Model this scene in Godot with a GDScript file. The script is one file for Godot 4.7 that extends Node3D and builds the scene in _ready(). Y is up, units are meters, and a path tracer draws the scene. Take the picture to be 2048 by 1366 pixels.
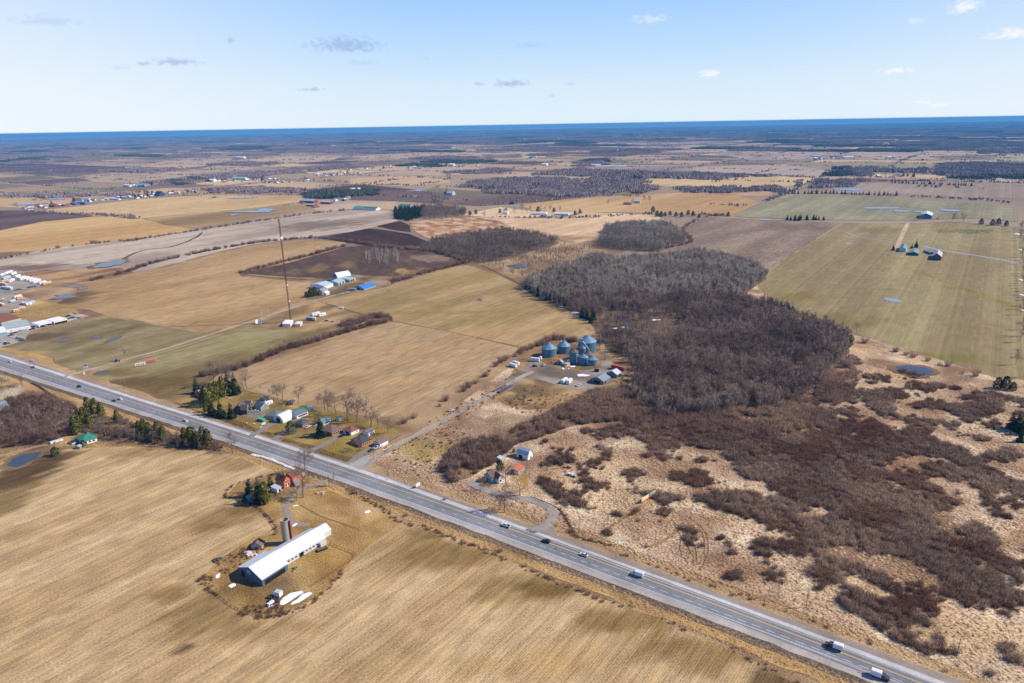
extends Node3D

# The open country round a highway, seen from 215 m up. x runs to the right, -z away from the viewer, metres.
const EYE := 215.0
const FOCAL := 1365.0
const PITCH := 0.307464
const ROLL := -0.017576
const K := 1.28   # how much brighter a sunlit level surface looks than its own base colour

var rng := RandomNumberGenerator.new()
var n1 := FastNoiseLite.new()
var n2 := FastNoiseLite.new()
var taken := {}
var M := {}
var road_pts := []

func g(px: float, py: float, h := 0.0) -> Vector3:   # where the sight line of a photo pixel meets the level h above the ground
	var u := px - 1024.0
	var v := py - 683.0
	var uu := u * cos(ROLL) + v * sin(ROLL)
	var vv := -u * sin(ROLL) + v * cos(ROLL)
	var dy := -vv * cos(PITCH) - FOCAL * sin(PITCH)
	var dz := -(FOCAL * cos(PITCH) - vv * sin(PITCH))
	var t := (h - EYE) / dy
	return Vector3(uu * t, h, dz * t)

func g2(px: float, py: float) -> Vector2:
	var p := g(px, py)
	return Vector2(p.x, p.z)

func poly(a: Array) -> PackedVector2Array:
	var out := PackedVector2Array()
	for i in range(0, a.size(), 2):
		out.append(g2(a[i], a[i + 1]))
	return out

func alb(r: float, gg: float, b: float) -> Color:   # base colour (sRGB) of a surface that looks (r, g, b) in full sun
	var c := Color(r / 255.0, gg / 255.0, b / 255.0).srgb_to_linear()
	return Color(c.r / K, c.g / K, c.b / K).linear_to_srgb()

func lift(z: float) -> float:   # the land rises gently towards the horizon
	return 6.0 * clampf((-z - 15000.0) / 7000.0, 0.0, 1.0)

func numbered(called: String) -> String:
	if not taken.has(called):
		taken[called] = 0
		return called
	taken[called] += 1
	return "%s_%03d" % [called, taken[called]]

func tag(o: Node, label: String, category: String, group := "", kind := "") -> Node:
	o.set_meta("label", label)
	o.set_meta("category", category)
	if group:
		o.set_meta("group", group)
	if kind:
		o.set_meta("kind", kind)
	return o

func thing(called: String, label: String, category: String, at := Vector3.ZERO, turn := 0.0, group := "") -> Node3D:
	var o := Node3D.new()
	o.name = numbered(called)
	add_child(o)
	o.position = at
	o.rotation.y = turn
	tag(o, label, category, group)
	return o

func copy(o: Node3D, at: Vector3, turn: float, label: String, group := "", size := 1.0) -> Node3D:
	var c: Node3D = o.duplicate()
	c.name = numbered(str(o.name).rstrip("0123456789").rstrip("_"))
	add_child(c)
	c.position = at
	c.rotation.y = turn
	c.scale = Vector3(size, size, size)
	c.set_meta("label", label)
	if group:
		c.set_meta("group", group)
	return c

func part(called: String, mesh: Mesh, mat: Material, parent: Node, at := Vector3.ZERO) -> MeshInstance3D:
	var o := MeshInstance3D.new()
	o.name = called
	o.mesh = mesh
	o.material_override = mat
	parent.add_child(o, true)
	o.position = at
	return o

func struct(called: String, mesh: Mesh, mat: Material) -> MeshInstance3D:
	var o := MeshInstance3D.new()
	o.name = numbered(called)
	o.mesh = mesh
	o.material_override = mat
	add_child(o)
	o.set_meta("kind", "structure")
	return o

func paint(c: Color, rough := 0.85, metal := 0.0) -> StandardMaterial3D:
	var key := "%s_%.2f_%.2f" % [c.to_html(), rough, metal]
	if not M.has(key):
		var m := StandardMaterial3D.new()
		m.albedo_color = c
		m.roughness = rough
		m.metallic = metal
		M[key] = m
	return M[key]

# ---------------------------------------------------------------- textures
func noise_bytes(size: int, freq: float, seed_: int, oct := 4, kind := FastNoiseLite.TYPE_SIMPLEX_SMOOTH) -> PackedByteArray:
	var n := FastNoiseLite.new()
	n.noise_type = kind
	n.seed = seed_
	n.frequency = freq
	n.fractal_octaves = oct
	n.fractal_gain = 0.55
	return n.get_seamless_image(size, size, false, false, 0.15).get_data()

func tex_from(vals: PackedByteArray, size: int) -> ImageTexture:
	var im := Image.create_from_data(size, size, false, Image.FORMAT_L8, vals)
	im.convert(Image.FORMAT_RGB8)
	return ImageTexture.create_from_image(im)

func to_srgb_byte(l: float) -> int:
	return int(clampf(pow(clampf(l, 0.0, 1.0), 1.0 / 2.2) * 255.0, 0.0, 255.0))

func streak_bytes(size: int, freq: float, seed_: int, stretch: int) -> PackedByteArray:   # noise drawn out along the rows
	var n := FastNoiseLite.new()
	n.noise_type = FastNoiseLite.TYPE_SIMPLEX_SMOOTH
	n.seed = seed_
	n.frequency = freq
	n.fractal_octaves = 5
	n.fractal_gain = 0.72
	var im := n.get_seamless_image(size / stretch, size, false, false, 0.2)
	im.resize(size, size, Image.INTERPOLATE_CUBIC)
	return im.get_data()

func mix_tex(size: int, a: PackedByteArray, b: PackedByteArray, mean: float, ka: float, kb: float, rows := 0, krow := 0.0, c := PackedByteArray(), kc := 0.0) -> ImageTexture:
	var out := PackedByteArray()
	out.resize(size * size)
	var lut := PackedByteArray()
	for i in 1024:
		lut.append(to_srgb_byte(i / 1023.0))
	var w := TAU * rows / size
	for y in size:
		var yo := y * size
		for x in size:
			var l := mean + (a[yo + x] - 128) * ka + (b[yo + x] - 128) * kb
			if rows:
				l += krow * sin(y * w + (b[yo + x] - 128) * 0.012) * (0.35 + a[yo + x] * 0.005)
			if kc:
				l += (c[yo + x] - 128) * kc
			out[yo + x] = lut[clampi(int(l * 1023.0), 100, 1023)]
	return tex_from(out, size)

func ground_material(tex: Texture2D, detail: Texture2D, bump := 0.0) -> StandardMaterial3D:
	var m := StandardMaterial3D.new()
	m.vertex_color_use_as_albedo = true
	m.vertex_color_is_srgb = true
	m.albedo_texture = tex
	m.roughness = 1.0
	m.metallic_specular = 0.1
	if detail:
		m.detail_enabled = true
		m.detail_albedo = detail
		m.detail_blend_mode = BaseMaterial3D.BLEND_MODE_MUL
		m.detail_uv_layer = BaseMaterial3D.DETAIL_UV_2
	if bump > 0.0:
		m.heightmap_enabled = true
		m.heightmap_texture = tex
		m.heightmap_scale = bump
	return m

func make_textures() -> void:
	var fine := noise_bytes(1024, 0.034, 3, 5)
	var grit := noise_bytes(1024, 0.11, 5, 3)
	var soft := noise_bytes(1024, 0.012, 9, 5)
	var cell := noise_bytes(1024, 0.028, 11, 3, FastNoiseLite.TYPE_CELLULAR)
	var big := noise_bytes(512, 0.012, 21, 5)
	var bigger := noise_bytes(512, 0.03, 23, 4)
	var long := streak_bytes(1024, 0.012, 41, 16)
	var longer := streak_bytes(1024, 0.008, 43, 32)
	var t_grass := mix_tex(1024, fine, grit, 0.70, 0.0034, 0.0022)
	var t_marsh := mix_tex(1024, fine, cell, 0.68, 0.0042, 0.0026)
	var t_rows := mix_tex(1024, fine, grit, 0.70, 0.0020, 0.0028, 44, 0.10, long, 0.0022)
	var t_soft := mix_tex(1024, soft, grit, 0.74, 0.0004, 0.0014, 0, 0.0, longer, 0.0012)
	var t_even := mix_tex(1024, soft, grit, 0.76, 0.0012, 0.0016)
	var t_road := mix_tex(1024, fine, soft, 0.80, 0.0008, 0.0007)
	var t_blot := mix_tex(512, big, bigger, 0.84, 0.0012, 0.0010)
	var t_faint := mix_tex(512, big, bigger, 0.86, 0.0006, 0.0005)
	M.grass = ground_material(t_grass, t_blot, 6.0)
	M.marsh = ground_material(t_marsh, t_blot, 10.0)
	M.rows = ground_material(t_rows, t_faint, 5.0)
	M.crop = ground_material(t_soft, t_faint)
	M.gravel = ground_material(t_road, t_blot)
	M.plain = ground_material(t_even, null)
	M.even = t_even
	M.veg = StandardMaterial3D.new()
	M.veg.vertex_color_use_as_albedo = true
	M.veg.vertex_color_is_srgb = true
	M.veg.roughness = 1.0
	M.veg.metallic_specular = 0.05
	M.mark = ground_material(t_road, null)
	var wt := StandardMaterial3D.new()
	wt.albedo_color = Color(0.24, 0.25, 0.27)
	wt.roughness = 0.08
	wt.metallic_specular = 0.42
	M.water = wt
	var ice := StandardMaterial3D.new()
	ice.albedo_color = Color(0.52, 0.58, 0.66)
	ice.roughness = 0.3
	M.ice = ice
	var snow := StandardMaterial3D.new()
	snow.albedo_color = Color(0.9, 0.92, 0.95)
	snow.roughness = 0.8
	M.snow = snow

# ---------------------------------------------------------------- ground sheets
const TILE := {"grass": 44.0, "marsh": 52.0, "rows": 48.0, "crop": 60.0, "gravel": 40.0, "plain": 60.0, "mark": 20.0}
const MEAN := {"grass": 0.60, "marsh": 0.58, "rows": 0.60, "crop": 0.64, "gravel": 0.67, "plain": 0.76, "mark": 0.8}

func spot(px: float, py: float, rx: float, ry: float, c: Color, s := 1.0) -> Dictionary:   # a patch on the ground, seen from px, py, with half-sizes in photo pixels
	var p := g2(px, py)
	var e := g2(px + rx, py)
	var f := g2(px, py - ry)
	return {"p": p, "rx": absf(e.x - p.x) + 0.1, "rz": absf(f.y - p.y) + 0.1, "c": c, "s": s}

func shade(p: Vector2, look: Dictionary) -> Color:
	var ca: float = look.ca
	var sa: float = look.sa
	var al := p.x * ca + p.y * sa
	var ac := -p.x * sa + p.y * ca
	var f: float = look.f
	var t := clampf(0.5 + n1.get_noise_2d(al * f / look.sx, ac * f) * look.k, 0.0, 1.0)
	var c: Color = look.c.lerp(look.d, t)
	var v: float = 1.0 + n2.get_noise_2d(p.x * 3.0, p.y * 3.0) * look.v
	c = Color(c.r * v, c.g * v, c.b * v)
	for s in look.spots:
		var dx: float = (p.x - s.p.x) / s.rx
		var dz: float = (p.y - s.p.y) / s.rz
		var d := sqrt(dx * dx + dz * dz)
		if d < 1.6:
			var w := clampf((1.05 - d + n1.get_noise_2d(al * 0.8, ac * 3.2) * 0.7 + n2.get_noise_2d(al * 2.0, ac * 8.0) * 0.45) * 2.0, 0.0, 1.0) * float(s.s)
			c = c.lerp(s.c, w)
	return c

func sheet(called: String, pts: PackedVector2Array, y: float, mat: String, cell: float, ang: float, look: Dictionary) -> MeshInstance3D:
	var a := deg_to_rad(ang)
	look.ca = cos(a)
	look.sa = sin(a)
	for key in {"f": 0.6, "sx": 3.0, "k": 1.3, "v": 0.10, "spots": []}:
		if not look.has(key):
			look[key] = {"f": 0.6, "sx": 3.0, "k": 1.3, "v": 0.10, "spots": []}[key]
	if not look.has("d"):
		look.d = look.c.darkened(0.15)
	var q := PackedVector2Array()
	for p in pts:
		q.append(Vector2(p.x * look.ca + p.y * look.sa, -p.x * look.sa + p.y * look.ca) / cell)
	var marked := {}
	for i in q.size():
		var s := q[i]
		var e := q[(i + 1) % q.size()]
		var n := int(ceil(s.distance_to(e) * 5.0)) + 1
		for k in n + 1:
			var w := s.lerp(e, float(k) / n)
			marked[Vector2i(int(floor(w.x)), int(floor(w.y)))] = true
	var lo := q[0]
	var hi := q[0]
	for p in q:
		lo = lo.min(p)
		hi = hi.max(p)
	var verts := PackedVector3Array()
	var cols := PackedColorArray()
	var uv := PackedVector2Array()
	var uv2 := PackedVector2Array()
	var idx := PackedInt32Array()
	var where := {}
	var tile: float = TILE[mat]
	var mean: float = MEAN[mat]
	var put := func(w: Vector2, shared: bool) -> int:
		var key := Vector2i(w)
		if shared and where.has(key):
			return where[key]
		var r: Vector2 = w * cell
		var p := Vector2(r.x * look.ca - r.y * look.sa, r.x * look.sa + r.y * look.ca)
		verts.append(Vector3(p.x, y + lift(p.y), p.y))
		var c := shade(p, look).srgb_to_linear()
		cols.append(Color(minf(c.r * 1.02 / mean, 1.0), minf(c.g / mean, 1.0), minf(c.b * 0.95 / mean, 1.0)).linear_to_srgb())
		uv.append(r / tile)
		uv2.append(p.rotated(0.5) / 310.0)
		if shared:
			where[key] = verts.size() - 1
		return verts.size() - 1
	for cy in range(int(floor(lo.y)), int(floor(hi.y)) + 1):
		for cx in range(int(floor(lo.x)), int(floor(hi.x)) + 1):
			var o := Vector2(cx, cy)
			if marked.has(Vector2i(cx, cy)):
				for piece in Geometry2D.intersect_polygons(PackedVector2Array([o, o + Vector2(1, 0), o + Vector2(1, 1), o + Vector2(0, 1)]), q):
					var tri := Geometry2D.triangulate_polygon(piece)
					if tri.is_empty():
						continue
					var base := []
					for w in piece:
						base.append(put.call(w, false))
					for k in range(0, tri.size(), 3):
						var i0: int = base[tri[k]]
						var i1: int = base[tri[k + 1]]
						var i2: int = base[tri[k + 2]]
						var cr := (verts[i1] - verts[i0]).cross(verts[i2] - verts[i0])
						idx.append_array([i0, i1, i2] if cr.y < 0.0 else [i0, i2, i1])
			elif Geometry2D.is_point_in_polygon(o + Vector2(0.5, 0.5), q):
				var i0: int = put.call(o, true)
				var i1: int = put.call(o + Vector2(1, 0), true)
				var i2: int = put.call(o + Vector2(1, 1), true)
				var i3: int = put.call(o + Vector2(0, 1), true)
				idx.append_array([i0, i1, i2, i0, i2, i3])
	if idx.is_empty():
		return null
	return struct(called, flat_mesh(verts, cols, uv, uv2, idx), M[mat])

func flat_mesh(verts: PackedVector3Array, cols: PackedColorArray, uv: PackedVector2Array, uv2: PackedVector2Array, idx: PackedInt32Array) -> ArrayMesh:
	var nrm := PackedVector3Array()
	nrm.resize(verts.size())
	nrm.fill(Vector3.UP)
	var arr := []
	arr.resize(Mesh.ARRAY_MAX)
	arr[Mesh.ARRAY_VERTEX] = verts
	arr[Mesh.ARRAY_NORMAL] = nrm
	arr[Mesh.ARRAY_COLOR] = cols
	arr[Mesh.ARRAY_TEX_UV] = uv
	arr[Mesh.ARRAY_TEX_UV2] = uv2
	arr[Mesh.ARRAY_INDEX] = idx
	var m := ArrayMesh.new()
	m.add_surface_from_arrays(Mesh.PRIMITIVE_TRIANGLES, arr)
	return m

func smooth_line(a: Array, step := 6.0) -> PackedVector2Array:   # photo pixels -> an even, rounded line on the ground
	var c := Curve2D.new()
	var p := poly(a)
	for i in p.size():
		var prev := p[maxi(i - 1, 0)]
		var next := p[mini(i + 1, p.size() - 1)]
		var d := (next - prev).normalized()
		c.add_point(p[i], -d * p[i].distance_to(prev) * 0.33, d * p[i].distance_to(next) * 0.33)
	c.bake_interval = step
	return c.get_baked_points()

func strip(called: String, left: PackedVector2Array, right: PackedVector2Array, y: float, mat: String, c: Color, vary := 0.06) -> MeshInstance3D:   # a band between two lines with as many points
	var verts := PackedVector3Array()
	var cols := PackedColorArray()
	var uv := PackedVector2Array()
	var uv2 := PackedVector2Array()
	var idx := PackedInt32Array()
	var run := 0.0
	var mean: float = MEAN[mat]
	for i in left.size():
		if i:
			run += left[i].distance_to(left[i - 1])
		var wide := left[i].distance_to(right[i])
		var n := 3
		for k in n + 1:
			var p := left[i].lerp(right[i], float(k) / n)
			verts.append(Vector3(p.x, y, p.y))
			var v := 1.0 + n1.get_noise_2d(run * 1.3, k * 37.0) * vary * 2.0
			var l := c.srgb_to_linear()
			cols.append(Color(minf(l.r * v / mean, 1.0), minf(l.g * v / mean, 1.0), minf(l.b * v / mean, 1.0)).linear_to_srgb())
			uv.append(Vector2(run, wide * k / n) / TILE[mat])
			uv2.append(p / 310.0)
		if i:
			for k in n:
				var b := i * (n + 1) + k
				var t := b - n - 1
				idx.append_array([t, b, b + 1, t, b + 1, t + 1])
	var cr := (verts[idx[1]] - verts[idx[0]]).cross(verts[idx[2]] - verts[idx[0]])
	if cr.y > 0.0:
		for i in range(0, idx.size(), 3):
			var s := idx[i + 1]
			idx[i + 1] = idx[i + 2]
			idx[i + 2] = s
	return struct(called, flat_mesh(verts, cols, uv, uv2, idx), M[mat])

func offset_line(line: PackedVector2Array, by, wobble := 0.0) -> PackedVector2Array:
	var out := PackedVector2Array()
	for i in line.size():
		var d := (line[mini(i + 1, line.size() - 1)] - line[maxi(i - 1, 0)]).normalized()
		var o: float = by.call(line[i]) if by is Callable else by
		o += n1.get_noise_2d(line[i].x * 6.0, line[i].y * 6.0 + o * 40.0) * wobble
		out.append(line[i] + Vector2(-d.y, d.x) * o)
	return out

func ribbon(called: String, a: Array, wide: float, y: float, mat: String, c: Color, wobble := 0.4) -> MeshInstance3D:
	var line := smooth_line(a, maxf(4.0, wide))
	return strip(called, offset_line(line, -wide / 2.0, wobble), offset_line(line, wide / 2.0, wobble), y, mat, c)

func puddle(px: float, py: float, rx: float, ry: float, y := 0.12, mat := "water", seed_ := 0.0) -> MeshInstance3D:
	var s := spot(px, py, rx, ry, Color.WHITE)
	var pts := PackedVector2Array()
	for i in 36:
		var a := TAU * i / 36.0
		var r := 1.0 + n1.get_noise_2d(cos(a) * 34.0 + px * 9.0, sin(a) * 34.0 + seed_) * 0.9
		pts.append(s.p + Vector2(cos(a) * s.rx, sin(a) * s.rz) * clampf(r, 0.35, 1.6))
	if mat == "water" and y < 0.5:
		var rim := PackedVector2Array()
		for q in pts:
			rim.append(s.p + (q - s.p) * 1.35 + Vector2(n1.get_noise_2d(q.x * 6.0, q.y * 6.0), n1.get_noise_2d(q.x * 6.0 + 99.0, q.y * 6.0)) * s.rx * 0.5)
		sheet("mud", rim, y - 0.03, "crop", maxf(3.0, s.rx * 0.2), 32.0, {"c": alb(118, 98, 78), "d": alb(138, 114, 88)})
	return water_sheet("water" if mat == "water" or mat == "ice" else "snow_patch", pts, y, mat)

func water_sheet(called: String, pts: PackedVector2Array, y: float, mat: String) -> MeshInstance3D:
	var verts := PackedVector3Array()
	var cols := PackedColorArray()
	for p in pts:
		verts.append(Vector3(p.x, y, p.y))
		cols.append(Color.WHITE)
	var idx := PackedInt32Array()
	var tri := Geometry2D.triangulate_polygon(pts)
	for k in range(0, tri.size(), 3):
		var cr := (verts[tri[k + 1]] - verts[tri[k]]).cross(verts[tri[k + 2]] - verts[tri[k]])
		idx.append_array([tri[k], tri[k + 1], tri[k + 2]] if cr.y < 0.0 else [tri[k], tri[k + 2], tri[k + 1]])
	if idx.is_empty():
		return null
	return struct(called, flat_mesh(verts, cols, pts, pts, idx), M[mat])

# ---------------------------------------------------------------- camera, sky, sun
func sky_dir(px: float, py: float) -> Vector3:
	var u := px - 1024.0
	var v := py - 683.0
	var uu := u * cos(ROLL) + v * sin(ROLL)
	var vv := -u * sin(ROLL) + v * cos(ROLL)
	return Vector3(uu, -vv * cos(PITCH) - FOCAL * sin(PITCH), -(FOCAL * cos(PITCH) - vv * sin(PITCH))).normalized()

func make_sky(im: Image, exposure: float) -> void:
	var w := im.get_width()
	var h := im.get_height()
	var stops := [[-90.0, Color(0.30, 0.33, 0.36)], [-2.0, Color(0.72, 0.80, 0.88)], [-0.2, Color(0.875, 0.94, 0.99)], [1.0, Color(0.875, 0.94, 0.99)], [3.0, Color(0.84, 0.92, 0.99)], [5.5, Color(0.755, 0.875, 0.995)],
		[8.5, Color(0.66, 0.82, 0.998)], [12.0, Color(0.56, 0.745, 0.975)], [20.0, Color(0.42, 0.62, 0.90)], [40.0, Color(0.25, 0.44, 0.74)], [90.0, Color(0.15, 0.30, 0.58)]]
	for y in h:
		var el := 90.0 - (y + 0.5) * 180.0 / h
		var c := Color.WHITE
		for i in range(1, stops.size()):
			if el <= stops[i][0]:
				c = stops[i - 1][1].lerp(stops[i][1], clampf((el - stops[i - 1][0]) / (stops[i][0] - stops[i - 1][0]), 0.0, 1.0))
				break
		c = c.srgb_to_linear()
		im.fill_rect(Rect2i(0, y, w, 1), Color(c.r / exposure, c.g / exposure, c.b / exposure))
	for y in range(int(h * 0.36), h / 2 + 4):   # paler towards the left of the view
		var up := clampf(1.0 - (90.0 - y * 180.0 / h) / 24.0, 0.0, 1.0)
		for x in w:
			var az := x * 360.0 / w
			az = az if az < 180.0 else az - 360.0
			var k := 0.75 * up * (smoothstep(-4.0, -42.0, az) * smoothstep(-150.0, -100.0, az) + 0.45 * smoothstep(14.0, 42.0, az) * smoothstep(150.0, 100.0, az))
			if k > 0.0:
				var p := im.get_pixel(x, y)
				im.set_pixel(x, y, p.lerp(Color(0.93 / exposure, 0.965 / exposure, 0.99 / exposure), k))
	var clouds := [[352, 124, 36, 7, 1], [286, 127, 12, 4, 1], [690, 92, 62, 16, 1], [622, 179, 20, 4, 1], [460, 80, 8, 4, 1], [1020, 167, 34, 7, 1], [957, 167, 8, 5, 1], [90, 42, 44, 9, 2], [727, 125, 24, 5, 2], [850, 115, 9, 3, 2],
		[237, 135, 14, 4, 2], [1060, 90, 30, 6, 2], [1105, 190, 8, 3, 2], [1143, 167, 10, 4, 2], [1416, 147, 20, 7, 0], [1792, 141, 24, 5, 0], [1926, 15, 20, 11, 0], [2026, 67, 34, 9, 0], [1297, 39, 30, 9, 3], [1828, 42, 10, 7, 3],
		[1846, 203, 12, 4, 0], [1892, 204, 28, 7, 3], [1965, 205, 26, 6, 3], [1875, 209, 14, 3, 0], [2030, 204, 20, 6, 3]]
	for i in 46:   # the same kind of small clouds all the way round
		var a := rng.randf_range(45.0, 315.0)
		clouds.append([a, rng.randf_range(2.0, 30.0), rng.randf_range(8, 50), rng.randf_range(4, 13), 10 + rng.randi() % 4])
	for c in clouds:
		var d: Vector3
		if c[4] >= 10:
			d = Vector3(sin(deg_to_rad(c[0])) * cos(deg_to_rad(c[1])), sin(deg_to_rad(c[1])), -cos(deg_to_rad(c[0])) * cos(deg_to_rad(c[1])))
		else:
			d = sky_dir(c[0], c[1])
		var el := rad_to_deg(asin(d.y))
		var az := rad_to_deg(atan2(d.x, -d.z))
		var rx: float = c[2] / 21.5
		var ry: float = c[3] / 21.5
		var kind: int = c[4] % 10
		var tint: Color = [Color(0.985, 0.985, 0.99), Color(0.60, 0.70, 0.88), Color(0.68, 0.79, 0.94), Color(0.93, 0.95, 0.985)][kind].srgb_to_linear()
		var most: float = [0.85, 0.62, 0.4, 0.5][kind]
		var per := w / 360.0
		for yy in range(int((90.0 - el - ry * 1.5) * per), int((90.0 - el + ry * 1.5) * per) + 1):
			for xx in range(int((az - rx * 1.5) * per), int((az + rx * 1.5) * per) + 1):
				var ex := (xx / per - az) / rx
				var ey := (90.0 - yy / per - el) / ry
				ey *= 1.0 if ey > 0.0 else 1.7
				var t := 1.0 - sqrt(ex * ex + ey * ey) + n2.get_noise_2d(xx * 7.0 + c[0], yy * 15.0) * 0.85
				var al := clampf(t * 1.5, 0.0, 1.0) * most
				if al > 0.0:
					var x0 := posmod(xx, w)
					if yy >= 0 and yy < h:
						im.set_pixel(x0, yy, im.get_pixel(x0, yy).lerp(Color(tint.r / exposure, tint.g / exposure, tint.b / exposure), al))

func make_view() -> void:
	var exposure := 1.25
	var cam := Camera3D.new()
	cam.name = "camera"
	add_child(cam)
	cam.position = Vector3(0, EYE, 0)
	cam.basis = Basis(Vector3.RIGHT, -PITCH) * Basis(Vector3.BACK, ROLL)
	cam.fov = rad_to_deg(2.0 * atan(683.0 / FOCAL))
	cam.near = 1.0
	cam.far = 90000.0
	cam.current = true
	var env := Environment.new()
	env.background_mode = Environment.BG_SKY
	var im := Image.create_empty(4096, 2048, false, Image.FORMAT_RGBF)
	make_sky(im, exposure)
	var sm := PanoramaSkyMaterial.new()
	sm.panorama = ImageTexture.create_from_image(im)
	var sky := Sky.new()
	sky.sky_material = sm
	env.sky = sky
	env.tonemap_mode = Environment.TONE_MAPPER_LINEAR
	env.tonemap_exposure = exposure
	env.fog_enabled = true
	env.fog_density = 0.00005
	env.fog_light_color = Color(0.40, 0.74, 1.0)
	env.sdfgi_enabled = true
	env.ssao_enabled = true
	env.ssil_enabled = true
	var we := WorldEnvironment.new()
	we.name = "world_environment"
	we.environment = env
	add_child(we)
	var sun := DirectionalLight3D.new()
	sun.name = "sun"
	add_child(sun)
	sun.basis = Basis.looking_at(Vector3(-0.778, -0.624, 0.05), Vector3.UP)
	sun.light_energy = 1.6
	sun.light_color = Color(1.0, 0.955, 0.89)
	sun.light_angular_distance = 0.53
	sun.shadow_enabled = true

# ---------------------------------------------------------------- land
func make_land() -> void:
	var far_look := {"c": alb(184, 160, 136), "d": alb(140, 122, 110), "f": 0.08, "sx": 1.5}
	sheet("ground", PackedVector2Array([Vector2(-40000, 500), Vector2(40000, 500), Vector2(40000, -46000), Vector2(-40000, -46000)]), -0.5, "plain", 500.0, 32.0, far_look)
	var near_look := {"c": alb(186, 158, 122), "d": alb(140, 112, 86), "f": 1.4, "sx": 1.5, "k": 1.5}
	sheet("ground", PackedVector2Array([Vector2(-1150, 60), Vector2(700, 60), Vector2(1100, -1300), Vector2(-1300, -1300)]), 0.0, "grass", 16.0, 32.0, near_look)
	var brown := alb(112, 88, 58)
	var wet := alb(92, 74, 54)
	var pale := alb(214, 182, 132)
	# the stubble field this side of the highway, and its twin on the right
	sheet("field", poly([-60, 940, 90, 905, 130, 898, 260, 893, 400, 900, 470, 905, 540, 932, 552, 948, 475, 968, 452, 992, 505, 1010, 548, 1048, 552, 1068, 505, 1075, 440, 1118, 395, 1165, 418, 1178, 470, 1218, 520, 1236, 580, 1222, 640, 1192, 706, 1118, 745, 1086, 800, 1046, 850, 1042, 905, 1072, 1000, 1112, 1100, 1156, 1200, 1196, 1300, 1228, 1400, 1274, 1500, 1318, 1590, 1368, 1700, 1440, -200, 1440, -120, 1000]),
		0.06, "rows", 4.0, -52.0, {"c": alb(206, 178, 136), "d": alb(188, 158, 116), "f": 3.0, "sx": 14.0, "k": 1.4, "v": 0.10, "spots": [
			spot(440, 1035, 70, 30, alb(140, 112, 74), 0.60), spot(500, 1020, 60, 14, alb(120, 95, 62), 0.64), spot(400, 1230, 110, 60, alb(136, 110, 70), 0.68), spot(330, 1185, 70, 26, alb(132, 106, 68), 0.68), spot(500, 1262, 90, 34, alb(138, 112, 70), 0.68), spot(600, 1250, 60, 22, alb(140, 114, 72), 0.56),
			spot(372, 1295, 22, 12, alb(84, 66, 52), 0.80), spot(425, 1056, 28, 10, alb(124, 98, 64), 0.64), spot(40, 945, 70, 34, wet, 0.95), spot(20, 1000, 50, 45, alb(120, 98, 64), 0.64), spot(90, 912, 60, 14, wet, 0.8), spot(300, 905, 140, 10, alb(150, 120, 80), 0.48), spot(200, 960, 90, 20, alb(206, 174, 122), 0.32),
			spot(480, 925, 60, 16, alb(140, 112, 74), 0.56), spot(900, 1110, 90, 30, alb(126, 100, 58), 0.68), spot(1110, 1180, 70, 18, alb(94, 74, 44), 0.76), spot(1250, 1240, 120, 26, alb(128, 102, 60), 0.64), spot(1400, 1300, 130, 40, alb(124, 98, 58), 0.64), spot(1050, 1180, 130, 36, alb(136, 110, 66), 0.48),
			spot(800, 1100, 70, 40, alb(150, 122, 78), 0.48), spot(860, 1060, 60, 14, alb(120, 96, 60), 0.56), spot(640, 1340, 200, 20, alb(204, 172, 118), 0.40), spot(1540, 1366, 50, 30, alb(84, 66, 44), 0.64), spot(1000, 1330, 200, 30, alb(186, 152, 98), 0.48)]})
	# farm lot beside the long barn
	sheet("yard", poly([552, 948, 475, 968, 452, 992, 505, 1010, 548, 1048, 552, 1068, 505, 1075, 440, 1118, 395, 1165, 418, 1178, 470, 1218, 520, 1236, 580, 1222, 640, 1192, 706, 1118, 745, 1086, 800, 1046, 740, 1008, 700, 985, 660, 965, 610, 945]),
		0.08, "grass", 4.0, 32.0, {"c": alb(188, 156, 104), "d": alb(160, 126, 80), "f": 3.0, "sx": 1.2, "k": 1.6, "spots": [spot(560, 1200, 90, 16, alb(130, 104, 60), 0.7), spot(470, 1180, 50, 14, alb(128, 104, 66), 0.8), spot(560, 1168, 50, 10, alb(128, 112, 92), 0.7), spot(600, 1050, 40, 14, alb(150, 118, 70), 0.7),
			spot(720, 1020, 60, 22, alb(204, 170, 126), 0.7), spot(650, 1110, 50, 20, alb(178, 144, 84), 0.6), spot(560, 980, 50, 24, alb(148, 124, 88), 0.7), spot(490, 1000, 40, 16, alb(120, 98, 70), 0.6)]})
	ribbon("path", [656, 962, 640, 966, 615, 975, 585, 992, 572, 1014, 576, 1034, 592, 1048, 620, 1050], 4.2, 0.14, "gravel", alb(160, 146, 132), 0.8)
	ribbon("path", [600, 1010, 640, 1032, 680, 1046, 720, 1060], 1.2, 0.13, "grass", alb(146, 116, 74), 0.6)
	# verge on the left, before the green roofed house
	sheet("meadow", poly([-80, 760, 0, 752, 60, 762, 140, 810, 200, 830, 300, 846, 420, 880, 440, 900, 260, 893, 130, 898, 60, 912, -80, 950]), 0.05, "marsh", 5.0, 32.0, {"c": alb(186, 152, 108), "d": alb(122, 98, 76), "f": 2.4, "sx": 1.2, "k": 1.8, "spots": [spot(10, 790, 24, 40, alb(200, 184, 158), 0.9), spot(80, 800, 50, 20, alb(190, 150, 104), 0.6), spot(140, 900, 60, 9, alb(130, 120, 70), 0.8)]})
	ribbon("stream", [62, 766, 80, 775, 110, 795, 140, 808, 152, 820, 146, 834, 120, 850, 90, 868, 60, 888], 2.6, 0.1, "plain", alb(70, 62, 60), 0.6)
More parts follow.
